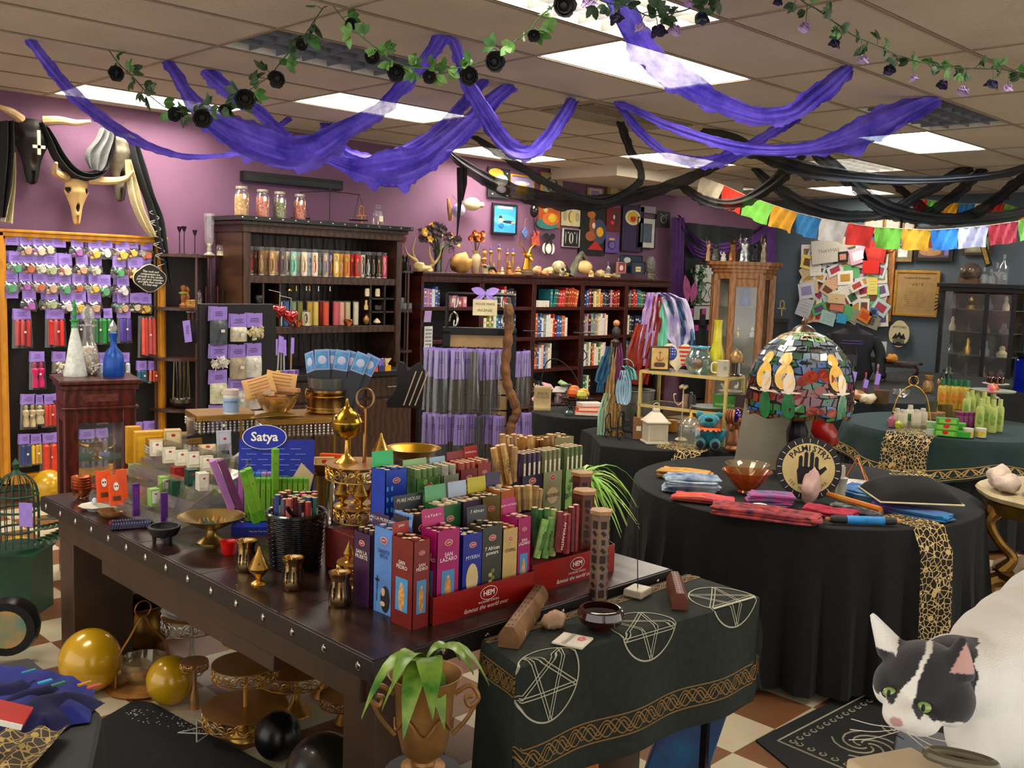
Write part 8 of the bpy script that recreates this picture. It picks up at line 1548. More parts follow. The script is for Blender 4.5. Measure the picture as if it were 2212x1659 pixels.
for i in rg(16):
 z=[1.005,1.285,1.555,.705][i//4];y=kc.y+.32-.2*(i%4);m=[GLS,mat('#a87848',.4,.3),mat('#38303c',.5),mat('#c8b898',.5),mat('#7a98a8',.3),BRASS][(i*5+i//4)%6];r=U(.035,.06);h=U(.1,.2);LT('curio','%s item from the left on the %s shelf of the black cabinet'%(ORD[i%4],['lower middle','upper middle','top','bottom'][i//4]),'curio',(12.36,y,z),[(r,0),(r*1.1,h*.3),(r*.5,h*.6),(r*.6,h*.8),(r*.3,h)],m,12)
t=Th('gas_mask','round-eyed brown gas mask figure on top of the black cabinet','mask',WX(2095,604,12.4),-PI/2);t.location.z=KZ+.0;g=G();g.ell((0,0,.13),(.13,.12,.12),mat('#4a3c30',.7,0,.4,20,.4),16);g.b0((0,0,0),(.22,.16,.06),mat('#6a4c34',.7,0,.3,20));g.bd('head',t);g=G();[g.ell((s*.05,-.11,.15),(.035,.02,.035),mat('#8a7c64',.2,.3),12)for s in(-1,1)];g.bd('goggles',t)
for i,(x,h)in enumerate([(2125,.2),(2140,.18),(2152,.26),(2166,.36)]):p=WX(x,606,12.4);p.z=KZ;bt('%s clear glass bottle from the left on top of the black cabinet'%ORD[i],p,h,.06,GLS)
t=Th('banner_sword','black and gold strip banner leaning above the black cabinet','banner',WX(2128,545,12.6),-PI/2);g=G();g.box((0,0,0),(.07,.03,.36),BLK,rot=(0,-.35,0));g.box((0,-.017,0),(.045,.003,.3),mat('#a8843c',.5,0,.7,60),rot=(0,-.35,0));g.bd('strip',t)
# black table along the wall with torso, small table and bottles
drap('long black draped table by the grey wall with bottles and shells',[(8.15,4.15),(8.9,3.55),(10.2,3.9),(12.2,3.6),(12.2,5.2),(9.4,5.4)],.76,mat('#0a1012',.9,0,.3,20,.2),seed=8,n=80)
t=Th('dress_form','black jacket with purple trim on a form by the grey wall','mannequin',V((10.3,5.1,.76)),face((10.3,5.1)));g=G();g.la([(.2,0),(.24,.1),(.2,.28),(.25,.42),(.22,.5),(.08,.56),(.07,.6),(0,.6)],mat('#0c0c12',.8,0,.3,20,.2),24,sy=.55);[g.tb(spl([(s*.22,0,.46),(s*.3,0,.3),(s*.31,-.05,.05)],4),.06,mat('#0c0c12',.8,0,.3,20,.2),10)for s in(-1,1)];g.bd('jacket',t);g=G();[g.tb([(.21*cos(a),-.125*sin(abs(a))-.01,z)for a in[i*.2+.2 for i in rg(14)]],.004,mat('#5c3c90',.6),5)for z in(.43,.4)];g.bd('purple_trim',t);g=G();g.box((-.02,-.16,.22),(.17,.05,.13),mat('#2c2630',.6,0,.3,10));g.tb([(-.1,-.14,.28),(0,-.08,.56),(.06,-.14,.28)],.004,mat('#4c3028',.6),5);g.bd('bag',t)
pic('white printed pages propped behind the green bottle',(1828,738,1880,800),None,'#b0b4a8',[(-.2,.1,.2,.2,'#7c9480'),(.2,-.1,.25,.1,'#3c3c3c')],Y=5.05,name='printed_page',rz=-.7)
t=Th('side_table','small dark mahogany table with curved legs and a scalloped top on the long black table','table',T(1945,832,.765)+V((.4,.2,0)),face(T(1945,832,.76)));t.location.z=.765;g=G();MHd=mat('#240c0a',.3,0,.3,6);g.pz([(.22*cos(a)*(1+.06*cos(4*a)),.14*sin(a)*(1+.08*cos(4*a)))for a in[i*.2 for i in rg(32)]],MHd,.025,MT((0,0,.19)));g.box((0,-.1,.175),(.3,.02,.04),MHd);g.bd('top',t)
for s in(-1,1):
 for k_ in(-1,1):g=G();g.tb(spl([(s*.15,k_*.08,.19),(s*.19,k_*.1,.12),(s*.14,k_*.08,.05),(s*.17,k_*.1,0)],4),.014,MHd,7);g.bd('leg',t)
rkt('knobbly orange coral piece on the small mahogany table',t.location+V((-.12,.04,.215)),(.1,.05,.045),mat('#c8801c',.6,0,.3,30,.6),21,name='coral',cat='coral')
def t76(x,y,z=.765):return T(x,y,z)
for lb,x,y,h,r,m,cap,tg in[('dark green bottle with a lilac tag on the long black table',1840,838,.27,.038,mat('#0c3c20',.2),mat('#183028',.3),PURP),('pink bottle with a lilac tag on the long black table',1868,846,.19,.028,Gs('#c88090',.5),mat('#b04828',.4),PURP),('clear bottle of pink liquid with a lilac tag',1893,842,.26,.03,Gs('#d890b0',.5),mat('#c070a0',.4),PURP),('dark bottle behind the aloe bottles',2037,838,.2,.035,mat('#101c14',.2),None,None),('second dark green bottle behind the aloe bottles',2046,838,.22,.035,mat('#14301c',.2),None,None)]:bt(lb,t76(x,y),h,r,m,cap,tagc=tg)
LT('shell','striped brown nautilus shell at the front of the long black table','shell',t76(1848,865),[(0,0),(.09,.02),(.095,.06),(.05,.09),(0,.1)],mat('#8a4c28',.35,0,.6,14,col2='#c8a078'),18,flute=.05,nf=16);rkt('bleached white mask-like shell beside the nautilus',t76(1874,872),(.085,.06,.045),mat('#c8b490',.5,0,.15,10),23,name='shell',cat='shell');VT('clay_pot','brown clay mortar at the front of the long black table','pot',t76(1903,872),[(.05,0),(.06,.02),(.065,.11),(.07,.12)],mat('#5c4430',.7,0,.3,14),n=20)
LT('shell','pale shell cluster left of the nautilus','shell',t76(1835,872),[(.04,0),(.05,.02),(.02,.04),(0,.045)],CREAM,10,flute=.2,nf=5);VT('glass_dish','glass dish with a curved silver stem behind the clay pot','dish',t76(1945,858),[(.04,0),(.08,.03),(.09,.07)],GLS);rkt('pale grey stone bust behind the bottles',t76(1860,812),(.07,.07,.1),mat('#98948c',.6,0,.2,10),25,name='stone',cat='stone')
LT('bottle_holder','carved tan wooden vase behind the clay pot','vase',t76(2004,848),[(.04,0),(.055,.04),(.05,.09),(.03,.12),(.045,.17)],mat('#8a6430',.5,0,.6,40,.6),14)
t=Th('utensil_cup','grey cup holding wooden spoons','cup',T(2030,868,.86));t.location.z=.765;g=G();g.ve([(.045,0),(.05,.12)],mat('#585850',.5),16);g.bd('cup',t);g=G();[g.tb([(0,0,.02),(s*.05,.02*k,.24)],.006,OAK,6)for s,k in((-1,0),(1,1),(.6,-1))];[g.ell((s*.055,.02*k,.26),(.02,.01,.03),OAK,8)for s,k in((-1,0),(1,1))];g.bd('spoons',t)
# teal round table
TC=(7.52,2.90);TR_=.74
TEAL=mat('#122a2a',.9,0,.2,30,.2);drap('round table under a dark teal cloth stacked with green aloe products',circ(TC[0],TC[1],TR_),.76,mat('#080a0a',.9,0,.2,20),seed=9,n=70,name='draped_table')
GT=mat('#a88848',.6,0,.2,30)
def overlay(label,c,r,z,m,drop,bandm,amp=.03,border=True,a0=0,nv=6):
 def fn(u,v):
  a=2*PI*u;rr=r*min(1,v*1.6)
  if v*1.6<=1:return V((c[0]+rr*cos(a),c[1]+rr*sin(a),z+.004))
  k=(v*1.6-1)/.6;dd=drop*(.62+.38*abs(cos(2*a))**1.5);rr=r+.02+.07*k+amp*k*sin(u*14*2*PI);return V((c[0]+rr*cos(a),c[1]+rr*sin(a),z+.004-dd*k))
 t=Th('tablecloth',label,'tablecloth');g=G();g.grid(fn,120,24,m);g.bd('cloth',t)
 if border:
  g=G();N=900;rep=26
  for off,fq in((0,1),(PI,1),(PI/2,2)):g.strip([(i/N,.93+.035*sin(rep*fq*PI*2*i/N+off))for i in rg(N+1)],.0022,bandm,fn,-.006)
  for v in(.885,.978):g.strip([(i/200,v)for i in rg(201)],.007,bandm,fn,-.006)
  g.bd('knot_border',t)
 return t,fn
overlay('dark teal square cloth with a gold knotwork border over the round product table',TC,TR_,.762,TEAL,.34,GT)
dr=V((-TC[0],-TC[1])).normalized();
def edge(px): # point on front rim of the teal table nearest the sight line
 d=ray(px,930);d=V((d.x,d.y)).normalized();c=V(TC);b=d.dot(c);return d*(b-math.sqrt(max(0,(TR_+.02)**2-(c.dot(c)-b*b))))
ea,eb=edge(1916),edge(2018);runner('gold lace runner over the front of the teal product table',ea,eb,.77,.42,.3,(ea+eb)/2-V(TC),us=3,out=.07)
def ct(x,y,z=.772):
 p=T(x,y,z);d=V((p.x-TC[0],p.y-TC[1]));k=min(1,.62/max(d.length,.01));return V((TC[0]+d.x*k,TC[1]+d.y*k,z))
AL=mat('#a8b860',.45,0,.1,20)
def tube_(p,lb,c,h,r,cap,grp=None,name='lotion_bottle',lab=None):
 t=Th(name,lb,'bottle',p,face(p),grp);g=G();g.la([(r*.9,0),(r,.01),(r,h*.68),(r*.85,h*.76),(r*.5,h*.8)],mat(c,.4,0,.08,20),14,sy=.7);g.bd('body',t);g=G();g.la([(r*.55,h*.79),(r*.5,h),(0,h)],mat(cap,.4),12);g.bd('cap',t)
 if lab:g=G();g.ell((0,-r*.66,h*.4),(r*.6,.003,h*.2),mat(lab,.5,0,.4,40),12);g.bd('label',t)
for i,(x,y)in enumerate([(2085,912),(2096,908),(2107,905),(2118,903),(2128,925),(2114,932),(2142,934),(2156,932),(2150,905),(2136,902),(2122,912)]):tube_(ct(x,y),'%s tall pale green aloe bottle on the teal table'%ORD[i],'#a8b85c',.235,.03,'#b0bc68','tall pale green bottles on the teal table',lab='#7c9840')
for i,x in enumerate([1936,1948,1964,1978,1992]):tube_(ct(x,918+(i%2)*3),'%s white lotion bottle from the left in the glass caddy'%ORD[i],'#c4bca4' if i!=2 else '#d0cab8',.15 if i==2 else .125,.035,'#c8c0ac','white lotion bottles',lab='#3c6c40' if i==2 else None)
LT('glass_caddy','round glass tray with a gold loop handle around the white lotion bottles','tray',ct(1966,920)-V((0,0,.0)),[(.15,0),(.16,.012),(.165,.03)],Gs('#e0dcc0',.35),26)
t=Th('caddy_handle','gold looped wire handle arched over the white lotion bottles','handle',ct(1966,920));g=G();g.tb(spl([(-.15,0,.03),(-.1,0,.22),(0,0,.3),(.1,0,.22),(.15,0,.03)],5),.005,GOLD,6);g.tb([(.035*cos(a),0,.335+.035*sin(a))for a in[i*.4 for i in rg(16)]],.004,GOLD,5,closed=True);g.bd('wire',t);t.rotation_euler=(0,0,-.8)
bt('small pink labelled dropper bottle at the left of the teal table',ct(1926,922),.11,.026,mat('#b86478',.4),BLK);rkt('lime green egg-shaped soap on the teal table',ct(1940,926),(.026,.026,.03),mat('#a8b828',.4,0,.2,10),31,name='soap',cat='soap')
for i,(x,y,z,w,c)in enumerate([(2040,948,0,.15,'#3c9c18'),(2040,948,.042,.15,'#50a828'),(2042,946,.084,.14,'#2c8c20'),(2068,940,0,.12,'#3c9c20'),(2066,938,.042,.11,'#48a028'),(2078,946,0,.11,'#28901c'),(2018,938,0,.1,'#a8b0a0'),(2016,936,.042,.1,'#8ca878')]):box_('%s green soap box counted through the stack on the teal table'%ORD[i],ct(x,y)+V((0,0,z)),w,.08,.04,c,rz=face(ct(x,y))+.1*(i%3-1),lab='#78b840' if i<3 else None,name='soap_box',grp='green soap boxes on the teal table')
for i,x in enumerate([2072,2082,2093,2104,2110]):LT('small_jar','%s purple jar from the left behind the soap boxes'%ORD[i],'jar',ct(x,922),[(.024,0),(.026,.01),(.026,.08),(.024,.085),(.026,.09),(.026,.11),(0,.112)],mat('#7a2c5c',.4,0,.4,40),12)
for i,(x,c)in enumerate([(2090,'#d8a818'),(2118,'#c8b838')]):t=Th('ointment_tub','%s white ointment tub with a yellow label at the front of the teal table'%('left' if i==0 else 'right'),'tub',ct(x,944));g=G();g.cyl((0,0,0),.035,.05,WHm,18);g.bd('tub',t);g=G();g.la([(.0355,.008),(.0355,.042)],mat(c,.5,0,.3,40),18);g.bd('label',t);g=G();g.cyl((0,0,.05),.037,.012,WHm,18);g.bd('lid',t)
for i,(x,y,h,r)in enumerate([(2040,880,.05,.14),(2010,902,.05,.11)]):LT('log_slice','%s round log slice riser on the teal table'%('rear' if i==0 else 'front'),'riser',ct(x+22 if i==0 else x,y),[(r,0),(r*.97,h),(0,h)],mat('#8a6840',.8,0,.3,30,.3),20)
LB=ct(2062,880);
for i in rg(5):tube_(LB+MR(face(LB),4,'Z')@V((-.09+.045*i,-.03+.02*(i%2),.052)),'%s yellow lotion bottle with green cap on the rear log slice'%ORD[i],'#c0a038',.24,.034,'#14683c','yellow bottles on the log slice',lab='#c87810')
VT('copper_cup','dark metal cup between the log slices','cup',ct(2010,902)+V((0,0,.052)),[(.04,0),(.045,.08)],mat('#585848',.3,.4));VT('glass_tumbler','bronze tumbler right of the dark cup','cup',ct(2040,902)+V((.0,0,.0)),[(.05,0),(.055,.1)],mat('#7a6838',.3,.5))
t=Th('crystal_stand','pedestal plate of bright pink and orange crystal wands','cake stand',ct(2150,905));g=G();g.la([(.05,0),(.01,.02),(.008,.2),(.03,.21)],CREAM,14);g.bd('stem',t);g=G();g.la([(.03,.21),(.16,.225),(.165,.235)],mat('#78a890',.3,0,.5,6,col2='#c87870'),24);g.bd('plate',t);g=G();[g.tb([(-.12+.06*k,-.03,.245),(.02+.06*k,.04,.26)],.016,mat(c,.3),6)for k,c in enumerate(['#d04c68','#c8a060','#d85c3c'])];g.bd('wands',t)
t=Th('cake_stand','small white cake stand of brown dropper bottles at the right','cake stand',T(2150,838,.86));t.location.z=.765;g=G();g.la([(.05,0),(.012,.02),(.01,.12),(.12,.135),(.12,.14)],WHm,20);g.bd('stand',t);[(lambda g:(g.la([(.02,.142),(.02,.19),(.008,.2),(.01,.23),(0,.25)],mat('#3c1c0c',.2),10,(.06*cos(a),.06*sin(a),0)),g.bd('dropper_bottle',t)))(G())for a in[i*.9 for i in rg(7)]]
t=Th('water_dispenser','deep blue glass dispenser with silver charms at the right edge','dispenser',T(2205,845,.78)+V((.2,0,0)));t.location.z=.765;g=G();g.la([(.13,0),(.14,.02),(.14,.32),(.1,.36)],mat('#0a1c8c',.15,.1,.3,8),24);g.bd('body',t);g=G();g.la([(.145,.36),(.145,.40),(0,.41)],BLKM,20);g.bd('lid',t);g=G();g.box((-.05,-.15,.33),(.16,.004,.10),PURP,rot=(0,0,-.7));g.bd('label_card',t)
# gilded pedestal table
gp=V((5.1,1.38,0));GD=mat('#8a6428',.35,.7,.25,14,.2);t=Th('pedestal_table','gilded two-tier side table with curved legs and a marble rim heaped with rocks','table',gp)
g=G();g.la([(0,.80),(.36,.80),(.40,.815),(.41,.835),(.40,.85),(0,.85)],mat('#a89468',.4,0,.3,9,col2='#c8b890'),40,flute=.015,nf=10);g.bd('marble_top',t);g=G();g.la([(.30,.735),(.35,.74),(.375,.80),(.3,.80)],GD,40,flute=.03,nf=10);g.bd('apron',t);g=G();g.la([(.27,.42),(.31,.43),(.31,.46),(.0,.46)],GD,36);g.bd('lower_shelf',t)
for k_ in rg(4):
 a=k_*PI/2+.65;c,s=cos(a),sin(a);g=G();S=spl([(c*r,s*r,z)for r,z in((.33,.75),(.36,.69),(.31,.6),(.24,.52),(.29,.45))],5);g.tb(S,.03,GD,9,rr=[.042-.02*abs(sin(i/len(S)*PI))for i in rg(len(S))]);S=spl([(c*r,s*r,z)for r,z in((.27,.42),(.34,.38),(.31,.22),(.27,.1),(.31,.02))],5);g.tb(S,.03,GD,9,rr=[.045-.027*i/len(S)for i in rg(len(S))]);g.bd('leg',t)
for i,(dx,dy,r,c,lb)in enumerate([(-.27,.20,(.065,.055,.045),'#c8b4a4','pale rose quartz chunk at the left of the gilded table'),(-.2,.26,(.07,.05,.055),'#ccb8a8','second rose quartz chunk behind the first'),(-.2,.09,(.09,.05,.04),'#7a3018','rust red rock on the gilded table'),(-.13,-.14,(.1,.07,.04),'#8a4c2c','brown rock at the front of the gilded table'),(-.30,.08,(.035,.03,.025),'#4c1810','small dark red pebble at the rim of the gilded table'),(-.03,-.22,(.09,.06,.04),'#a8703c','tan rock with orange face on the gilded table'),(.1,-.02,(.12,.09,.06),'#8a5434','large brown rock at the back of the gilded table')]):rkt(lb,(gp.x+dx,gp.y+dy,.852),r,mat(c,.6,0,.25,14,.5),40+i)
LT('crystal_point','black obsidian point among the rocks','crystal',(gp.x+.16,gp.y+.16,.852),[(.055,0),(.06,.13),(.0,.22)],mat('#0c0c12',.05,.2,coat=1),6);LT('crystal_point','tall tan crystal beside the obsidian','crystal',(gp.x+.26,gp.y+.03,.852),[(.04,0),(.05,.15),(.02,.3),(0,.32)],mat('#a87848',.4,0,.3,14),7)
VT('brass_bowl','small shining brass bowl on the lower shelf of the gilded table','bowl',(gp.x-.1,gp.y-.1,.462),[(.02,0),(.045,.03),(.05,.04)],BRASS)
rkt('black rock cluster on the lower shelf of the gilded table',(gp.x+.05,gp.y+.08,.462),(.12,.1,.08),mat('#1c1c20',.4,0,.5,20),60)
# ======================= round cloth table =======================
RC=(4.55,2.47);RR=.84
drap('large round table under a black cloth with stacked fabrics and the stained glass lamp',circ(*RC,RR,48),.76,BCLOTH,seed=12,n=90,fold=.03)
def rim(px,c=RC,r=RR):
 d=ray(px,1100);d=V((d.x,d.y)).normalized();c=V(c);b=d.dot(c);return d*(b-math.sqrt(max(0,(r+.01)**2-(c.dot(c)-b*b))))
ea,eb=rim(1975),rim(2042);runner('gold lace runner falling down the right side of the round table',ea,eb,.765,.62,.25,((ea+eb)/2-V(RC)),us=3,out=.05,flare=.1)
def r76(x,y):return T(x,y,.765)
# stained glass lamp
lp=r76(1716,1028);t=Th('table_lamp','stained glass table lamp with yellow parrots, red roses and a dark bronze base','lamp',lp,face(lp));s=mpp(lp);zr=(1028-893)*s;H=178*s*1.0;RL=110*s
g=G();bz=mat('#1c1820',.3,.6,.2,12);g.la([(.09,0),(.085,.012),(.05,.03),(.032,.06),(.036,.12),(.05,.18),(.055,.24),(.035,.30),(.02,zr),(.016,zr+H)],bz,20,flute=.04,nf=10);g.bd('base',t)
prof=[(RL*.97,0),(RL,H*.1),(RL,H*.3),(RL*.96,H*.48),(RL*.86,H*.66),(RL*.68,H*.83),(RL*.42,H*.95),(RL*.2,H)]
def dome(u,v,o=0):
 k=min(v,.9999)*(len(prof)-1);i=int(k);f=k-i;r=prof[i][0]*(1-f)+prof[i+1][0]*f;a=2*PI*u;w=.008*cos(10*a)*(v<.12);return V(((r+o)*cos(a),(r+o)*sin(a),zr+prof[i][1]*(1-f)+prof[i+1][1]*f+w))
def gls2(c):return mat(c,.12,.05,.3,14,0,coat=.6,emit=.06)
pal=[[gls2(c)for c in p]for p in(['#1c4c2c','#3c6c3c','#24588c','#50301c','#5c1c14'],['#5c1814','#7a2c1c','#3c2420','#1c5038','#602038'],['#48608c','#384c70','#5c6470','#2c5c38','#586078'],['#5c6878','#6c7888','#34503c','#707880','#8a9a9c'],['#78a05c','#a8b890','#c8b8a0','#8ca888','#c8a884'])]
g=G();ld=mat('#14100c',.4,.5);rows=15
for j in rg(rows):
 n_=30 if j<10 else 22;v0,v1=j/rows,(j+1)/rows
 for i in rg(n_):
  sh=.5*(j%2);u0,u1=(i+sh)/n_,(i+1+sh)/n_;e=.13;jt=lambda u,v:(u+.016*noise.noise(V((u*31,v*17,1))),v+.045*noise.noise(V((u*33,v*13,5))));q=[jt(u0,v0),jt(u1,v0),jt(u1,v1),jt(u0,v1)];c_=(sum(a for a,_ in q)/4,sum(b for _,b in q)/4);q=[(a+(c_[0]-a)*e,min(.999,max(0,b+(c_[1]-b)*e)))for a,b in q]
  m=R.choice(pal[min(4,j*5//rows)]);g.add([dome(a,b,.002)for a,b in q],[(0,1,2,3)],m)
g.grid(lambda u,v:dome(u,v),60,30,ld);g.bd('shade',t,sm=False)
fc=mat('#c89c48',.2,0,.2,20,emit=.12);gn=gls2('#2c6c40');wt=mat('#c8b8a0',.2,emit=.1)
for i,uc in enumerate([-.12,.0,.27,.5,.62]):
 u0=.75-.05+uc*.62;g=G();f=lambda x,y:dome(u0+x,y,.006)
 def blob(cx0,cy0,rx,ry,m,ro=0,o=.006):
  P=[];
  for k in rg(14):a=2*PI*k/14;x,y=rx*cos(a),ry*sin(a);P.append((cx0+x*cos(ro)-y*sin(ro)*.5,cy0+y*cos(ro)+x*sin(ro)*2))
  g.add([dome(u0+a,b,o)for a,b in P],[tuple(rg(14))],m)
 for a in[(0,.42,.035,.14,ld,.0,.005),(0,.44,.03,.12,fc,0,.006),(-.004,.6,.022,.06,fc,0,.006),(-.02,.58,.008,.02,wt,0,.007),(.018,.38,.018,.1,wt,0,.007),(.02,.16,.02,.15,gn,0,.006),(0,.3,.055,.012,wt,0,.008)]:blob(*a)
 g.bd('parrot',t,sm=False)
g=G()
for k in rg(26):
 u0=.75+[.03,.06,-.22,.33][k%4]+U(-.04,.04);v0=U(.12,.5);P=[(.018*cos(a),.045*sin(a))for a in[2*PI*q/9 for q in rg(9)]];g.add([dome(u0+a,v0+b,.005)for a,b in P],[tuple(rg(9))],gls2(['#6c1c18','#8a2c18','#5c1420','#1c5030'][k%4]))
g.bd('roses',t,sm=False)
g=G();g.la([(RL*.24,zr+H-.006),(RL*.2,zr+H+.012),(.03,zr+H+.03),(.012,zr+H+.035),(.016,zr+H+.055),(0,zr+H+.08)],mat('#6a5848',.3,.8),18);g.bd('finial',t)
# grey board, bowls, sign
g=G();g.box((0,0,.17),(.38,.012,.40),mat('#7c7664',.6,0,.15,5));g.box((0,.012,.17),(.36,.01,.38),BLK);tag(g.bd('mirror_back'),'plain grey-brown backing board leaning behind the stained glass lamp','board',loc=r76(1660,1012)+V((0,0,.0)),rot=(-.35,.14,face(lp)+.1))
OB=r76(1612,1062);VT('glass_bowl','orange cut-glass bowl on the round table','bowl',OB,[(.045,0),(.04,.012),(.07,.04),(.105,.085),(.122,.105)],mat('#b8501c',.12,0,.3,40,.3,alpha=.82,coat=.5),n=32,flute=.015,nf=16);VT('glass_bowl','clear ribbed glass bowl stacked in the orange one','bowl',OB+V((0,0,.075)),[(.05,0),(.08,.03),(.108,.06),(.11,.065)],Gs('#c8b88c',.5),n=32,flute=.02,nf=20)
pp_=r76(1742,1079);PR_=68*mpp(pp_);t=Th('palmistry_sign','round black and cream Palmistry sign with a black hand','sign',pp_+V((0,0,PR_)),rot=(-.12,0,face(pp_)));F=XZ((0,0,0));cr=lambda r,n=48:[(r*cos(2*PI*i/n),r*sin(2*PI*i/n))for i in rg(n)]
g=G();g.pz(cr(PR_),BLK,.012,F);g.bd('rim',t);g=G();g.pz(cr(PR_*.80),mat('#c8b478',.6,0,.12,20),.002,F,z0=.0125);g.bd('face',t,sm=False);g=G();z=.0155
for i,ch in enumerate('PALMISTRY'):a=rad(90+(4-i)*13.5);M_=F@MT((PR_*.64*cos(a),PR_*.64*sin(a),z))@MR(a-PI/2,4,'Z');g.tx(ch,PR_*.26,INK,M_,0,bold=.02)
for i,ch in enumerate('SEE YOUR FUTURE'):a=rad(270+(i-7)*7.5);M_=F@MT((PR_*.68*cos(a),PR_*.68*sin(a),z))@MR(a+PI/2,4,'Z');g.tx(ch,PR_*.13,INK,M_,0)
for i in rg(24):a=2*PI*i/24;g.tb([F@V((PR_*.83*cos(a),PR_*.83*sin(a),.0135)),F@V((PR_*.95*cos(a),PR_*.95*sin(a),.0135))],.0012,WHITE,4)
g.bd('lettering',t,sm=False);g=G();k=PR_/68
g.pz([(-20*k,-34*k),(20*k,-34*k),(24*k,-4*k),(20*k,4*k),(-20*k,4*k),(-24*k,-6*k)],INK,.001,F,z0=.0145)
for x,h in((-17,24),(-6,33),(6,34),(16,24)):g.pz([((x-4)*k,0),((x+4)*k,0),((x+4)*k,h*k),(x*k,(h+4)*k),((x-4)*k,h*k)],INK,.001,F,z0=.0145)
g.pz([(18*k,-20*k),(38*k,2*k),(34*k,8*k),(18*k,-4*k)],INK,.001,F,z0=.0145);g.bd('hand_print',t,sm=False)
g=G();[g.ell(F@V((s*36*k,14*k-0*s,.0135)),(8*k,.001,8*k),mat('#8a7a48',.7),10)for s in(-1,1)];g.bd('sun_and_moon',t)
g=G();rock(g,(0,0,.07),(.046,.04,.085),mat('#c8a49c',.35,0,.2,20,.2,coat=.3),5);tag(g.bd('rose_quartz',ang=60),'upright pale pink rose quartz before the Palmistry sign','crystal',loc=r76(1748,1087))
t=Th('hand_statue','white ceramic upright hand beside the Palmistry sign','statue',r76(1816,1076));g=G();g.la([(.03,0),(.028,.03),(.022,.07),(.03,.1)],mat('#b8b0a0',.4),12);[g.tb([(.012*(k_-1.5),0,.1),(.012*(k_-1.5),0,.15+.01*(k_ in(1,2)))],.006,mat('#b8b0a0',.4),6)for k_ in rg(4)];g.tb([(-.02,0,.09),(-.036,0,.125)],.006,mat('#b8b0a0',.4),6);g.bd('hand',t)
g=G();P=[(-.07,-.07,0),(.07,-.07,0),(.07,.07,0),(-.07,.07,0)];[g.tb([P[i],(0,0,.15)],.0035,COPPER,5)for i in rg(4)];[g.tb([P[i],P[(i+1)%4]],.0035,COPPER,5)for i in rg(4)];tag(g.bd('wire_pyramid'),'copper wire pyramid standing behind the white hand','pyramid',loc=r76(1848,1050),rz=.4)
LT('silver_tray','oval silver tray of jewellery wire behind the pillow','tray',r76(1850,1050),[(.12,0),(.14,.01)],mat('#a8a8a0',.2,.7,.5,40),24)
def fd(label,x,y,w,d,h,c,c2=None,rz=0,sc=8,name='folded_cloth',dz=0,bmp=.3):
 p=r76(x,y)+V((0,0,dz));n_=max(2,int(h/.009));g=G();m=mat(c,.9,0,.35,sc,bmp,col2=c2)
 for k_ in rg(n_):
  q=U(0,9);z0=h*k_/n_;th=h/n_*1.25;dx,dy=U(-.01,.01),U(-.01,.01)
  def fn(u,v):
   a=2*PI*u;ex=.22;r_=1+.05*sin(3*a+q)+.03*sin(7*a+q*2);X=abs(cos(a))**ex*(1 if cos(a)>0 else-1);Y=abs(sin(a))**ex*(1 if sin(a)>0 else-1)
   return V((dx+X*w/2*r_*t_(v),dy+Y*d/2*r_*t_(v),z0+th*z_(v)+.004*sin(X*5+q)*z_(v)+.003*sin(Y*7+X*9+q)*z_(v)))
  t_=lambda v:[.9,1,1.01,.96,.6,0][int(round(v*5))];z_=lambda v:[0,.25,.6,.95,1.05,1.0][int(round(v*5))]
  g.grid(fn,40,5,m)
 return tag(g.bd(name),label,'folded cloth',loc=p,rz=face(p)+rz)
for a in[('tan folded cloth at the left back of the round table',1478,1032,.26,.14,.04,'#b88840',None,-.2),('stack of blue and white tie-dyed cloths at the left of the round table',1492,1060,.25,.16,.07,'#1c4478','#a8b8c0',.1,14),('orange and pink tie-dyed cloth in front of the blue stack',1522,1083,.28,.12,.025,'#c85c24','#b83c5c',-.15,14),('wide pile of coral and plum mandala cloths at the front of the round table',1650,1118,.46,.14,.035,'#b0403c','#381430',-.15,26),('folded magenta and turquoise bundle with patterned top',1664,1088,.20,.13,.05,'#14688c','#b8307c',.1,20),('crimson paisley bandanas at the front of the round table',1795,1112,.22,.12,.025,'#b01c3c','#78102c',-.25,30),('black and white patterned bandana right of the crimson ones',1850,1104,.22,.11,.022,'#101214','#8a8c8c',-.25,36),('blue tie-dyed cloth under the left of the black pillow',1868,1078,.20,.16,.05,'#1c50a0','#78a8c8',-.5,10),('rainbow tie-dyed cloth at the right edge of the round table',1965,1112,.34,.10,.03,'#5c2c78','#1c70a0',-.35,9)]:fd(*a)
P=[r76(1640,1108)+V((0,0,.037))];LT('paper_label','white round paper label on the coral cloth pile','label',P[0],[(.035,0),(.034,.001),(0,.0012)],PAPER,20)
a,b_=r76(1792,1130),r76(1935,1135);t=Th('rolled_cloth','rolled black cloth banded in bright blue at the front rim of the round table','rolled cloth',(a+b_)/2+V((0,0,.018)),rot=(PI/2,0,math.atan2(b_.y-a.y,b_.x-a.x)+PI/2));L=(b_-a).length;g=G();g.la([(.014,-L/2),(.018,-L/2+.02),(.018,L/2-.02),(.014,L/2)],BLK,12);g.bd('roll',t);g=G();g.la([(.0185,-L*.25),(.0185,L*.32)],mat('#1878b8',.6,0,.3,30),14);g.bd('blue_band',t);g=G();g.la([(.009,-L/2-.02),(.009,L/2+.02)],OAK,8);g.bd('rod',t)
g=G();S=spl([r76(1788,1086)+V((0,0,.04)),r76(1840,1104)+V((0,0,.045)),r76(1900,1122)+V((0,0,.045))],6);g.tb(S,.014,mat('#c84c14',.8,0,.2,8,col2='#a87818'),8);tag(g.bd('cloth_roll'),'rolled orange to green cloth edge beside the pillow','folded cloth')
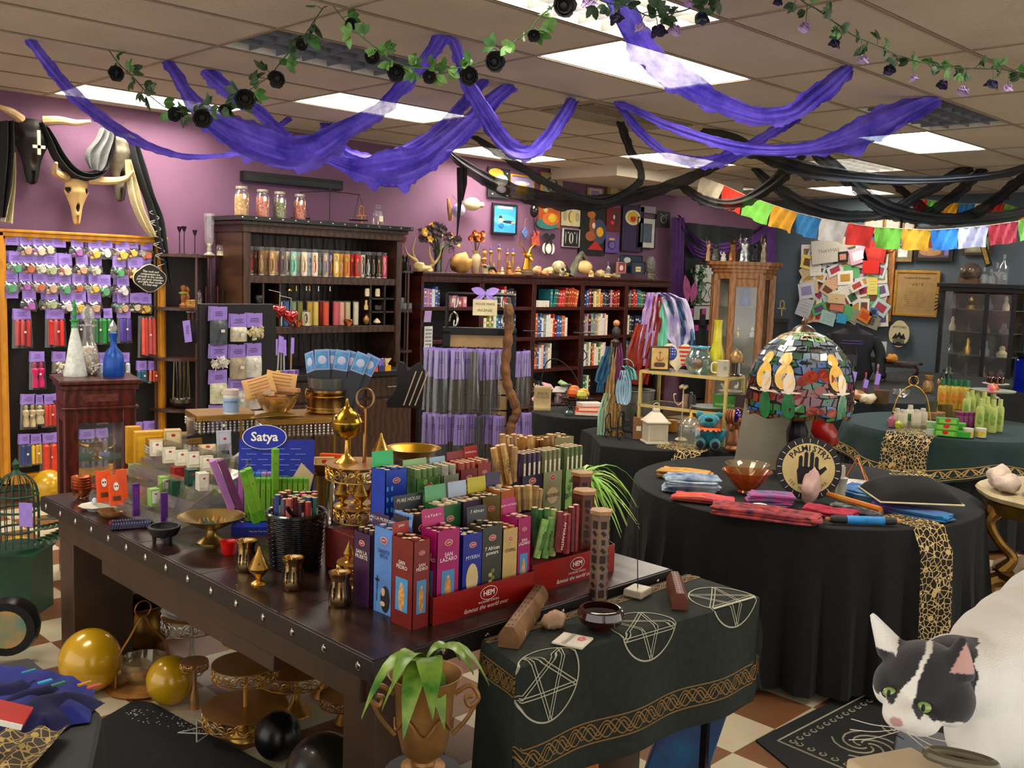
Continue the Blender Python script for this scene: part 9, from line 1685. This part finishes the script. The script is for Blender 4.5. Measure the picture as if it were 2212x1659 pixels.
pc=r76(1962,1098)+V((0,0,.06));t=Th('pillow','black pillow with gold lettering and a cream piped edge','pillow',pc,face(pc)+.35);def_=lambda u,v,s:((u-.5)*.37,(v-.5)*.33,s*.1*(max(0,sin(PI*u)*sin(PI*v)))**.42);pm=mat('#08080a',.95,0,.2,30,.2)
g=G();g.grid(lambda u,v:def_(u,v,1),20,20,pm);g.grid(lambda u,v:def_(1-u,v,.6),20,20,pm);g.bd('cushion',t);g=G();g.tb([(-.185,-.165,0),(.185,-.165,0),(.185,.165,0),(-.185,.165,0)],.004,CREAM,6,closed=True);g.bd('piping',t);g=G();g.tx('BLACK',.05,mat('#b8a458',.6),MT((0,.05,.104)));g.tx('COSMIC',.06,mat('#b8a458',.6),MT((.0,-.03,.104)));g.bd('lettering',t)
g=G();g.tb(spl([AD(1780,885,6.3),AD(1770,915,6.3),AD(1790,945,6.3),AD(1808,958,6.3)],6),.05,mat('#8a1410',.25,0,.2,8,coat=.4),12,rr=[.07,.075,.08,.085,.085,.08,.075,.075,.075,.075,.075,.07,.07,.065,.06,.05,.04,.03,.02]);tag(g.bd('satin_cloth'),'shiny red satin boot shape hanging behind the Palmistry sign','boot')
# ======================= side table with the pentagram cloth =======================
Q=[V((1.90,2.0,0)),V((2.90,2.0,0)),V((2.88,1.70,0)),V((1.84,1.80,0))];SZ=.735;SW,SD_=1.02,.28;CL=mat('#1a211b',.95,0,.25,40,.2);DR=.36
def cs(s,t_):
 a=min(max(s/SW,0),1);b=min(max(t_/SD_,0),1);p=Q[0].lerp(Q[1],a).lerp(Q[3].lerp(Q[2],a),b);hs=max(0,-s,s-SW);ht=max(0,t_-SD_);h=max(hs,ht)if min(hs,ht)<=0 else math.hypot(hs,ht)*.88;o=V((-1 if s<0 else(1 if s>SW else 0),0,0))*(hs>0)+V((-.08,-1,0))*(ht>0)
 w=.012*sin(s*16+1)*(ht>0)*min(1,ht*5)+.01*sin(t_*20)*(hs>0)*min(1,hs*5);return V((p.x,p.y,SZ-h))+o*(.006+.06*h+w)
t=Th('side_table','narrow black side table under a dark green pentagram cloth','table',(2.38,1.87,0));g=G();g.box((0,0,SZ-.03),(.90,.15,.03),BLKM);g.bd('tabletop',t)
for x in(-.42,.42):
 for y in(-.05,.05):g=G();g.b0((x,y,0),(.035,.035,SZ-.04),BLKM);g.bd('leg',t)
t=Th('pentagram_cloth','dark green cloth with white pentagrams and gold knotwork borders on the side table','tablecloth');g=G();S0,S1,T1=-.42,SW+.10,SD_+DR;g.grid(lambda u,v:cs(S0+(S1-S0)*u,T1*v),110,56,CL);solid(g.bd('cloth',t),.002)
WL=mat('#a8a890',.7)
for sx,ty in((.10,SD_+.06),(.50,SD_-.02),(.90,SD_-.04),(.30,-.02)):
 if ty<0:continue
 g=G();r=.115;n_=60;g.strip([(sx+r*cos(2*PI*i/n_),ty+r*sin(2*PI*i/n_))for i in rg(n_+1)],.005,WL,cs,-.004)
 V5=[(sx+r*.97*cos(rad(90+144*i)),ty+r*.97*sin(rad(90+144*i)))for i in rg(6)]
 for i in rg(5):a,b=V(V5[i]),V(V5[i+1]);q=(b-a).normalized();q=V((-q.y,q.x))*.005;[g.strip([tuple((a.lerp(b,k/24))+q*s)for k in rg(25)],.0032,WL,cs,-.0045)for s in(-1,1)]
 g.bd('pentagram',t)
g=G();GB=mat('#7a5c28',.7)
def band(f,n_,amp,rep):
 for off in(0,PI,PI/2):g.strip([f(i/n_,amp*sin(rep*2*PI*i/n_+off))for i in rg(n_+1)],.0045,GB,cs,-.004);
 g.strip([f(i/n_,amp*.6*cos(rep*4*PI*i/n_))for i in rg(n_+1)],.0045,GB,cs,-.004)
 [g.strip([f(i/60,s*amp*1.35)for i in rg(61)],.0045,GB,cs,-.004)for s in(-1,1)]
band(lambda u,w:(S0+.02+(S1-S0-.04)*u,T1-.10+w),500,.024,13);band(lambda u,w:(-.06+w,T1*.97*u),260,.02,7);band(lambda u,w:(SW*u,.035+w),300,.014,10);g.bd('gold_border',t)
def s7(x,y):return T(x,y,SZ+.004)
WB=mat('#5c3a1c',.6,0,.4,16,.3,col2='#8a6234');WR=mat('#5a2818',.45,0,.25,10,col2='#6c3420')
def coffin(label,a,b,w,h,m,m2):
 d=(b-a);L=d.length;t=Th('incense_box',label,'box',a,math.atan2(d.y,d.x)-PI/2);P=[(-w/2,0),(w/2,0),(w/2,h*.6),(w*.22,h),(-w*.22,h),(-w/2,h*.6)];g=G();g.pz(P,m,L,frame((0,L,0),(1,0,0),(0,0,1)));bv(g.bd('box',t),.0015);g=G()
 for i in rg(10):[g.box((x,L*(i+.5)/10,h+.0004),(.004,.008,.0008),BLK)for x in(-.006,.006)]
 g.bd('cutouts',t);g=G();[g.ell((w/2+.0005,L*k_,h*.3),(.0008,.009,.009),m2,8)for k_ in(.2,.5,.8)];g.bd('inlay',t)
coffin('scorched wooden coffin-shaped incense box on the corner of the pentagram cloth',s7(1098,1400),s7(1150,1318)+V((.06,.03,0)),.06,.062,WB,mat('#a8a088',.5));coffin('small red-brown hexagonal incense box on the pentagram cloth',s7(1468,1318),s7(1464,1290)+V((.08,.075,0)),.052,.055,WR,mat('#b88850',.5))
g=G();rock(g,(0,0,.025),(.04,.03,.03),mat('#b08c6c',.6,0,.2,20,.3),7);tag(g.bd('rock',ang=60),'rough pinkish stone beside the scorched incense box','rock',loc=s7(1197,1355));VT('wooden_bowl','glossy dark brown round bowl on the pentagram cloth','bowl',s7(1297,1358),[(.028,0),(.03,.006),(.062,.022),(.072,.042),(.066,.062),(.06,.066)],mat('#30120a',.08,0,.3,10,coat=1),t=.006,n=32)
t=Th('blessed_tile','square white tile reading blessed with a pink flower','tile',s7(1237,1387),.35);g=G();g.b0((0,0,0),(.095,.095,.008),mat('#d0c8b8',.4));bv(g.bd('tile',t));g=G();g.tx('blessed',.028,mat('#8a8478',.6),MT((-.005,.012,.0084)),shear=.3);[g.ell((.015+.011*cos(a),-.022+.008*sin(a),.0084),(.009,.006,.0006),mat('#c8646c',.6),8)for a in[k*1.2 for k in rg(5)]];g.bd('print',t)
t=Th('incense_holder','white marble incense holder with a standing incense stick','incense holder',s7(1377,1285),.2);g=G();g.b0((0,0,0),(.085,.07,.025),mat('#b8b098',.4,0,.15,10),taper=.94);bv(g.bd('block',t),.005,3);g=G();g.tb([(0,0,.02),(-.012,.01,.30)],.0018,BLK,5);g.bd('incense_stick',t)
def tower(label,p,w,h,m,r6=False):
 t=Th('incense_tower',label,'incense holder',p,.55);g=G();n_=6 if r6 else 4;r=w/2*(1.05 if r6 else 1.38);pr=[(r,0),(r,h)];g.la(pr,m,n_);g.bd('body',t,sm=False);g=G();g.la([(r*1.2,h),(r*1.2,h+.012),(0,h+.013)],mat('#a87c4c',.5,0,.2,14),n_);g.bd('lid',t,sm=False);g=G()
 for f in rg(n_):
  a=2*PI*(f+.5)/n_;q=r*cos(PI/n_)+.0005
  for k_ in rg(9):z=h*(.08+.1*k_);g.M=MR(a,4,'Z')@MT((q,0,z));g.box((0,0,0),(.001,.012 if k_%4 else .02,.018 if k_%4 else .026),mat('#2a1c14',.7),rot=(.78*(k_%2),0,0))
 g.M=Matrix.Identity(4);g.bd('carving',t,sm=False)
tower('tall carved pale wooden incense tower with a square lid',s7(1291,1292),.062,.285,mat('#6c5444',.6,0,.35,10,.2,col2='#8a705c'),True)
for a in[('rear carved hexagonal wooden box with a flat lid beside the spider plant',(2.72,2.36,TT),.07,.30,WR),('front carved hexagonal wooden box with a flat lid',(2.60,2.24,TT+.0),.07,.27,WR)]:tower(*a,True)
for i,(x,y,w,h,c,c2,rz,lb)in enumerate([(1490,1640,.20,.36,'#1c5c8c','#30305c',.25,'blue marbled box leaning under the side table'),(1388,1640,.12,.30,'#b83818','#c8901c',-.1,'red and gold patterned book under the side table'),(1312,1645,.1,.28,'#7a6c48','#5c5034',0,'tan book spine under the side table')]):
 p=V([(2.76,1.93,0),(2.36,1.98,0),(2.18,2.0,0)][i]);g=G();g.b0((0,0,0),(w,.08,h+.0),mat(c,.35,0,.3,8,col2=c2));tag(bv(g.bd('large_book')),lb,'book',loc=p,rot=(0,rz,face(p)))
# plant in trophy urn
UP=AD(915,1600,2.3);UP.z=AD(915,1668,2.3).z;t=Th('urn_plant','green leafy corn plant in a bronze two-handled urn','plant',UP,face(UP));AU=mat('#8e6838',.45,.6,.25,14,.25);zr_=(1668-1432)*mpp(UP)*.93;g=G();g.ve([(.05,0),(.052,.012),(.03,.022),(.028,.03),(.05,.05),(.064,.11),(.068,zr_-.05),(.078,zr_-.015),(.088,zr_)],AU,30);g.cyl((0,0,zr_*.4),.06,zr_*.35,mat('#2a2018',.9),16);[g.tb([(.068*cos(a),.068*sin(a)-.002,zr_*.55+.02*sin(a*5))for a in[PI+i*PI/24 for i in rg(25)]],.003,AU,5)];g.bd('urn',t)
for s in(-1,1):g=G();g.tb(spl([(s*.07,0,zr_-.05),(s*.105,0,zr_-.03),(s*.125,0,zr_-.06),(s*.105,0,zr_-.08),(s*.095,0,zr_-.06),(s*.11,0,zr_-.055)],4),.006,AU,6);g.tb(spl([(s*.12,0,zr_-.07),(s*.10,0,zr_-.11),(s*.066,0,zr_-.15)],4),.005,AU,6);g.bd('handle',t)
g=G();CP1=mat('#2c6c14',.35,0,.35,20,col2='#8aa83c')
for a,L,w_,up in[(-2.6,.26,.035,.9),(-2.2,.20,.04,1.2),(-1.9,.22,.045,.7),(-1.45,.24,.05,1.0),(-1.1,.16,.04,.5),(-.5,.2,.035,1.3),(-.15,.24,.035,1.1),(.6,.16,.03,1.2),(-2.9,.16,.03,.6)]:
 P=[V((0,0,zr_+.02))];d=V((cos(a),sin(a),0));sd=V((-sin(a),cos(a),0));vs=[]
 for j in rg(9):u=j/8;c=P[0]+d*(L*.62*u)+V((0,0,L*(up*u*.9-1.15*u*u)));ww=w_*.62*max(.04,sin(PI*(.12+.86*u)));vs+=[c-sd*ww,c-V((0,0,.006)),c+sd*ww]
 g.add(vs,[(3*j+k_,3*j+k_+1,3*j+k_+4,3*j+k_+3)for j in rg(8)for k_ in(0,1)],CP1)
g.tb([(0,0,zr_*.6),(0,0,zr_+.03)],.012,CP1,7);g.bd('leaves',t)
g=G();g.cyl((0,0,0),.09,UP.z,BLK,20);tag(g.bd('plant_stand'),'black column stand under the bronze urn','plant stand',loc=(UP.x,UP.y,0))
# ======================= floor: under the table and left =======================
def fl(x,y):return T(x,y,0)
YB=mat('#c89c14',.25,.1,.08,6,coat=.5)
for x,y,r,lb,m in[(196,1492,.125,'large yellow balloon by the table leg',YB),(368,1520,.095,'small yellow balloon beside the gold cake stands',YB),(42,1268,.135,'yellow balloon at the left edge of the view',YB),(105,1088,.12,'yellow balloon on the floor by the pegboard',YB),(700,1760,.13,'dark grey balloon under the near end of the table',mat('#26241c',.35,0,.1,6,coat=.3)),(600,1640,.085,'black balloon in shadow under the table',mat('#0c0c0c',.3))]:
 p=fl(x,y);g=G();g.ell((0,0,r*1.06),(r,r,r*1.06),m,28);g.la([(.012,-.012),(.004,.004)],m,8);tag(g.bd('balloon'),lb,'balloon',loc=p)
def fs(label,x,y,tiers,m=FG1):return ck(label,fl(x,y),tiers,m)
fs('large two-tier gold filigree stand under the table',530,1590,[(.125,.29,.05),(.16,.12,.055)]);fs('gold filigree cake stand behind the large one',560,1520,[(.15,.33,.05)]);fs('wide yellow-gold filigree stand under the middle of the table',640,1540,[(.16,.20,.05)]);fs('bronze filigree cake stand near the right leg',705,1500,[(.15,.26,.04)],AGOLD);fs('low bronze stand by the near table leg',745,1560,[(.10,.12,.04)],AGOLD);fs('silver filigree cake stand beneath the table',415,1450,[(.13,.26,.06)],mat('#a8a49c',.3,.8));fs('gold filigree stand just below the table apron',590,1440,[(.14,.46,.06)])
fs('small gold goblet stand with a jewelled rim',420,1530,[(.055,.2,.03)],mat('#b08450',.3,.8));p=fl(300,1400);VT('brass_pot','round antique brass pot under the table','pot',p,[(.08,0),(.14,.06),(.15,.13),(.12,.2),(.13,.22)],mat('#6a4c20',.3,.9,.3,10),n=26);
t=Th('floral_display','dark bunch of dried flowers and silver beads under the table','dried flowers',fl(310,1380)+V((.2,.3,0)));g=G();[g.leaf((0,0,.15),(U(-1,1),U(-1,1),U(.4,1.6)),(0,1,0),U(.2,.36),.04,mat(['#2c1c10','#4a3414','#5c5c5c','#3c2408'][k%4],.7),.2)for k in rg(50)];g.la([(.09,0),(.1,.16)],BLK,14);g.bd('bunch',t)
LT('lace_cake_tier','stack of pale lace-edged plates on the silver stand','plate',fl(415,1450)+V((0,0,.262)),[(.1,0),(.13,.02),(.11,.025),(.1,.05),(.06,.055),(.05,.1),(.0,.11)],mat('#98948c',.5,.2,.3,40,.4),24,flute=.03,nf=14)
t=Th('dessert_stand','brown leaf-handled stand holding a glass bowl under the table','stand',fl(310,1480));g=G();g.la([(.15,0),(.16,.01),(.14,.02)],AGOLD,26);g.tb(spl([(-.12,0,.02),(-.11,0,.14),(-.06,0,.22),(0,0,.3),(.04,0,.24),(.1,0,.16),(.12,0,.02)],5),.005,AGOLD,6);g.tb([(.035*cos(a),0,.335+.035*sin(a))for a in[i*.4 for i in rg(16)]],.003,AGOLD,5,closed=True);g.bd('frame',t);g=G();g.ve([(.05,.02),(.09,.07),(.1,.12)],Gs('#d8c8a0',.4),24,flute=.03,nf=14);g.bd('glass_bowl',t)
p=fl(190,1395);t=Th('planter','tall grey-green planter with a square cream rim behind the table leg','planter',p+V((.1,.05,0)));g=G();g.ve([(.12,0),(.14,.2),(.16,.5),(.165,.52)],mat('#5c6c5c',.6,0,.25,8,.3),24,t=.03);g.bd('pot',t);g=G();ZZ=mat('#143c18',.3,0,.3,20)
for a,e in((2.6,.35),(2.9,.15),(2.3,.5),(3.3,.3),(1.9,.6)):
 P=spl([(0,0,.42),(.10*cos(a),.10*sin(a),.52+e*.1),(.26*cos(a),.26*sin(a),.47+e*.2)],7);g.tb(P,.007,ZZ,6)
 for j in rg(2,len(P)):[g.leaf(P[j],V((cos(a)*.6-s*sin(a),sin(a)*.6+s*cos(a),.25)),(0,0,1),.075,.03,ZZ,.2,3)for s in(-1,1)]
g.bd('leaves',t)
p=AD(38,1180,5.0);p.z=0;zt_=AD(38,985,5.0).z;zb_=AD(38,1185,5.0).z;t=Th('birdcage','green painted wooden birdcage with a lilac tag at the left edge','birdcage',p);GC=mat('#14402c',.5,0,.2,14);g=G();g.la([(.12,zb_),(.12,zb_+.02)],GC,20);r_c=.1;[g.tb(spl([(r_c*cos(a),r_c*sin(a),zb_),(r_c*cos(a),r_c*sin(a),zb_+.28),(.06*cos(a),.06*sin(a),zt_-.1),(0,0,zt_-.07)],4),.003,GC,5)for a in[2*PI*i/18 for i in rg(18)]];[g.tb([(r_c*cos(a),r_c*sin(a),z)for a in[i*.35 for i in rg(18)]],.006,GC,6,closed=True)for z in(zb_+.1,zb_+.2,zb_+.28)];g.la([(.03,zt_-.08),(.012,zt_-.06),(.02,zt_-.03),(0,zt_)],GC,12);g.bd('cage',t);g=G();g.box((-.0,-.13,zb_+.2),(.07,.003,.12),PURP,rot=(0,0,-.9));g.bd('tag',t);g=G();g.la([(.17,0),(.17,zb_-.02),(.19,zb_)],GC,4);g.bd('pedestal',t)
def mat_(label,pts,c,marks,name='floor_rug'):
 P=[fl(*q)for q in pts];t=Th(name,label,'rug',P[0]);g=G();g.pz([(p.x-P[0].x,p.y-P[0].y)for p in P],mat(c,.95,0,.5,60,.3),.008);g.bd('rug',t);g=G();F=frame((0,0,.0085),P[1]-P[0],P[-1]-P[0]);marks(g,F,(P[1]-P[0]).length,(P[-1]-P[0]).length);g.bd('pattern',t,sm=False)
RW=mat('#8c8870',.8)
def rugmark(g,F,L,W):
 f=lambda x,y:F@V((x,y,0));[g.tb([f(.06,o),f(L-.06,o)],.004,RW,4)for o in(.06,)];g.tb([f(.06,.06),f(.06,1.2)],.004,RW,4)
 for i in rg(26):x=.1+i*.05;[g.tb([f(a+.018*cos(k*.9)*(1-.1*k),b+.018*sin(k*.9)*(1-.1*k))for k in rg(7)],.0028,RW,4)for a,b in((x,.10),(.10,x+.03))]
 for cx1,cy1,s in((.3,.3,1),(.55,.35,.8),(.35,.6,.8),(.8,.35,.9),(.45,.45,.7),(.35,.9,.9)):
  for q in rg(5):a0=q*1.25;g.tb([f(cx1+s*(.02+.012*k)*cos(a0+k*.35),cy1+s*(.02+.012*k)*sin(a0+k*.35))for k in rg(10)],.004,RW,4)
mat_('black rug with white scrollwork corner on the right of the floor',[(1632,1602),(2000,1415),(2500,1560),(2050,1950)],'#0c1010',rugmark)
def starmark(g,F,L,W):
 f=lambda x,y:F@V((x,y,0));w_=mat('#a8a8a0',.7);[g.ell(f(U(.05,L-.05),U(.05,W*.8)),(.0035,.0035,.001),w_,5)for _ in rg(110)];c=(L*.42,W*.55);[g.tb([f(c[0]+.1*cos(rad(90+144*i)),c[1]+.1*sin(rad(90+144*i))),f(c[0]+.1*cos(rad(234+144*i)),c[1]+.1*sin(rad(234+144*i)))],.003,w_,4)for i in rg(5)]
mat_('black star-flecked mat on the floor before the table',[(215,1560),(290,1516),(330,1522),(640,1690),(400,1900),(60,1800)],'#0b0d10',starmark)
# foreground table with blue garments
FT=[T(x,y,.74)for x,y in((-160,1400),(60,1408),(205,1480),(205,1510),(60,1800),(-300,1800))];c=V((1.18,2.72));drap('black box table at the lower left piled with blue garments',[(p.x,p.y)for p in[T(60,1422,.74),T(212,1545,.74),T(150,1850,.74),T(-500,1850,.74),T(-330,1500,.74)]],.74,mat('#0c1010',.7,0,.2,20),seed=15,n=40,fold=.006)
NB=mat('#0e0e44',.9,0,.3,8,.2);NB2=mat('#14207c',.85,0,.25,8,.2)
def heap(name,label,pts,h,m,amp,sd):
 P=[T(x,y,.745)for x,y in pts];q=[P[0],P[1],P[2],P[3]]
 def fn(u,v):p=q[0].lerp(q[1],u).lerp(q[3].lerp(q[2],u),v);e=min(1,6*min(u,1-u,v,1-v));return p+V((0,0,h*e*(.65+.35*noise.noise(V((u*3,v*3,sd))))+amp*e*sin(u*26+v*12+4*noise.noise(V((u*2,v*2,sd))))))
 g=G();g.grid(fn,50,40,m);return tag(g.bd(name),label,'clothing')
heap('folded_garment','bright blue folded garment with coloured tags at the lower left',[(-60,1440),(205,1490),(195,1560),(-100,1600)],.055,NB2,.003,2);heap('draped_garment','dark navy gathered garment spilling over the blue one',[(-120,1472),(228,1518),(115,1592),(-160,1602)],.06,NB,.011,5)
for i,(x,y,c_,lb)in enumerate([(62,1452,'#1878a8','teal'),(97,1474,'#28a0d0','sky blue'),(126,1479,'#1c6c50','green'),(183,1478,'#b88018','amber'),(203,1484,'#b84838','coral')]):g=G();g.b0((0,0,0),(.032,.009,.004),mat(c_,.5));tag(g.bd('fabric_tag'),'small %s tag stitched along the blue garment'%lb,'tag',loc=T(x,y,.805),rz=.1)
g=G();g.b0((0,0,0),(.1,.07,.012),mat('#b81c14',.4));g.b0((0,-.036,0),(.1,.003,.012),WHITE);tag(g.bd('red_card'),'red cardboard packet on the navy garment at the left edge','box',loc=T(5,1545,.83),rot=(.1,.3,-.6))
g=G();a=T(-60,1592,.75);b_=T(150,1582,.75);g.grid(lambda u,v:a.lerp(b_,u)+V((-.16,-.18,0))*min(1,v*1.4)+V((0,0,.012+.008*sin(u*20)-.3*max(0,v-.7))),40,20,lace('#b89c54','#3a3024',7,False),us=1.6,vs_=2.2);tag(g.bd('lace_runner'),'gold lace runner at the lower left corner','table runner')
t=Th('round_tray','black drum with a teal marbled face at the left edge','drum',fl(22,1432)+V((0,0,.17)),rot=(PI/2,0,-.6));g=G();g.la([(.12,-.05),(.13,0),(.12,.05)],BLKM,28);g.bd('body',t);g=G();g.la([(.085,.051),(0,.052)],mat('#2c7c70',.5,0,.4,8,col2='#b88848'),24);g.bd('face',t)
# ======================= foreground cat =======================
CD=1.22;CS=CD/FPX;co=AD(1990,1480,CD);cf=face(co);CM=MT(co)@MR(cf,4,'Z')@MR(rad(-6),4,'X')@MR(rad(1.9),4,'Y')
def cp(x,y,d=0):return V(((x-1990)*CS,d,(1480-y)*CS))
g=G();cm_=WHITE
def E(x,y,d,rx,ry,rz,rot=None):g.ell(cp(x,y,d),(rx*CS,ry*CS,rz*CS),cm_,20,rot)
E(1996,1462,.0,88,92,80);E(1960,1528,-.045,42,50,34);E(1985,1540,-.035,52,40,32);E(2048,1492,-.01,52,62,58);E(1925,1490,.0,34,60,48);E(1948,1510,-.035,30,62,36,(.5,0,0))
E(2060,1470,.07,90,110,88);E(2095,1480,.09,100,120,104);E(2125,1490,.12,118,130,122);E(2160,1450,.14,128,140,138);E(2200,1430,.17,136,150,150);E(2290,1400,.22,170,170,185);E(2420,1420,.27,180,170,190);E(2130,1590,.08,85,80,95);E(2115,1650,.05,48,46,110);E(2230,1640,.10,60,56,130);E(2110,1740,.03,46,60,30);E(2225,1745,.08,48,60,30)
for ex,ey,tx,ty,w_,dd in((1925,1425,1872,1346,34,.01),(2052,1436,2060,1350,42,-.012)):
 b0=cp(ex,ey,dd);tp2=cp(tx,ty,dd-.005);S=[b0.lerp(tp2,k/5)for k in rg(6)];g.tb(S,.01,cm_,12,rr=[w_*CS*(1-.17*k)+.001 for k in rg(6)])
ob=g.bd('cat');md=ob.modifiers.new('r','REMESH');md.mode='VOXEL';md.voxel_size=.0025;sm=ob.modifiers.new('s','SMOOTH');sm.iterations=22;sm.factor=.7
me=bpy.data.meshes.new_from_object(ob.evaluated_get(bpy.context.evaluated_depsgraph_get()));ob.modifiers.clear();ob.data=me
ca=me.color_attributes.new('fur','FLOAT_COLOR','POINT');W_,K_,P_,N_=(.93,.91,.84),(.018,.018,.022),(.62,.36,.32),(.62,.36,.33)
for i,v in enumerate(me.vertices):
 x=v.co.x/CS+1990;y=1480-v.co.z/CS;d=v.co.y;n_=12*noise.noise(v.co*60);c_=W_;wb=1960+(1500-y)*.32+n_*.4;hw=5+max(0,(y-1440))*.22
 if d<.07 and y<1545:
  if x>wb+hw and x<2096+n_ and y<1528+n_-max(0,2020-x)*.5:c_=K_
  if x<wb-hw and y<1500+n_ and x>1890:c_=K_
  if x<1935 and y<1418+n_*.3:c_=W_
  if y<1425 and d<-.002 and x>2040 and abs(x-2066)<(y-1362)*.42:c_=P_
 if((x-1950)/13)**2+((y-1534)/11)**2<1 and d<-.05:c_=N_
 ca.data[i].color=(*c_,1)
m,n,l,b=nt_new('fur');at=n.new('ShaderNodeAttribute');at.attribute_name='fur';l.new(at.outputs['Color'],b.inputs['Base Color']);b.inputs['Roughness'].default_value=.85;b.inputs['Sheen Weight'].default_value=.3
nz=n.new('ShaderNodeTexNoise');nz.inputs['Scale'].default_value=220;nz.inputs['Detail'].default_value=4;bp_=n.new('ShaderNodeBump');bp_.inputs['Strength'].default_value=.5;bp_.inputs['Distance'].default_value=.003;l.new(nz.outputs['Fac'],bp_.inputs['Height']);l.new(bp_.outputs[0],b.inputs['Normal'])
me.materials.clear();me.materials.append(m);me.polygons.foreach_set('use_smooth',[True]*len(me.polygons))
ob.matrix_world=CM;tag(ob,'white cat with black head patches and green eyes leaning in at the lower right','cat')
for x,y,d in((2000,1502,-.047),(1931,1489,-.044)):
 g=G();g.ell(cp(x,y,d),(15*CS,10*CS,12*CS),mat('#8cac5c',.1,0,.1,100,coat=1),16);g.ell(cp(x-2,y,d-9*CS),(4*CS,2.5*CS,8*CS),BLK,10);g.tb([cp(x+17*cos(a),y+13.5*sin(a),d-1*CS)for a in[k*.5 for k in rg(13)]],1.6*CS,BLK,5,closed=True);g.bd('eye',ob)
g=G();g.tb(spl([cp(1935,1560,-.078),cp(1952,1554,-.082),cp(1968,1562,-.076)],3),.0007,BLK,4);g.bd('mouth',ob)
g=G();[g.tb(spl([cp(1965+s*8,1545+4*k,-.075),cp(1965+s*55,1548+14*k,-.10),cp(1965+s*100,1560+22*k,-.09)],4),.0005,WHITE,4)for s in(-1,1)for k in(-1,0,1)];g.bd('whiskers',ob)
fz_=(CM@cp(2110,1765,.04)).z;t=Th('counter','black counter under the cat at the lower right','counter',(co.x,co.y,0));dx=V((cos(cf),sin(cf),0));dy=V((-sin(cf),cos(cf),0));g=G();q=dx*.27+dy*.02;g.M=MT((q.x,q.y,0))@MR(cf,4,'Z');g.b0((0,0,fz_-.03),(.60,.50,.03),BLKM);g.b0((0,0,0),(.54,.44,fz_-.03),BLK);bv(g.bd('body',t),.004)
g=G();g.b0((0,0,0),(.09,.09,AD(1960,1622,1.0).z-fz_-.035),mat('#c8b490',.6));tag(bv(g.bd('cream_box')),'plain cream box corner in front of the cat','box',loc=(AD(1965,1665,1.03).x,AD(1965,1665,1.03).y,fz_),rz=cf+.8)
LT('glass_dish','clear ribbed glass dish at the lower right corner','dish',(AD(2190,1650,1.05).x,AD(2190,1650,1.05).y,fz_),[(.03,0),(.045,.03),(.05,.075)],Gs('#d8d0b0',.4),20,flute=.04)
g=G();c_=AD(2075,1640,1.03);g.tb([(.032*cos(a),.012*sin(a),.0)for a in[i*.3 for i in rg(21)]],.006,mat('#6a6450',.3,.3),8,closed=True);g.cyl((0,0,fz_-c_.z),.004,c_.z-fz_,BLKM,8);tag(g.bd('watch'),'grey-brown looped watch strap on a peg beside the cream box','watch',loc=c_,rz=cf)
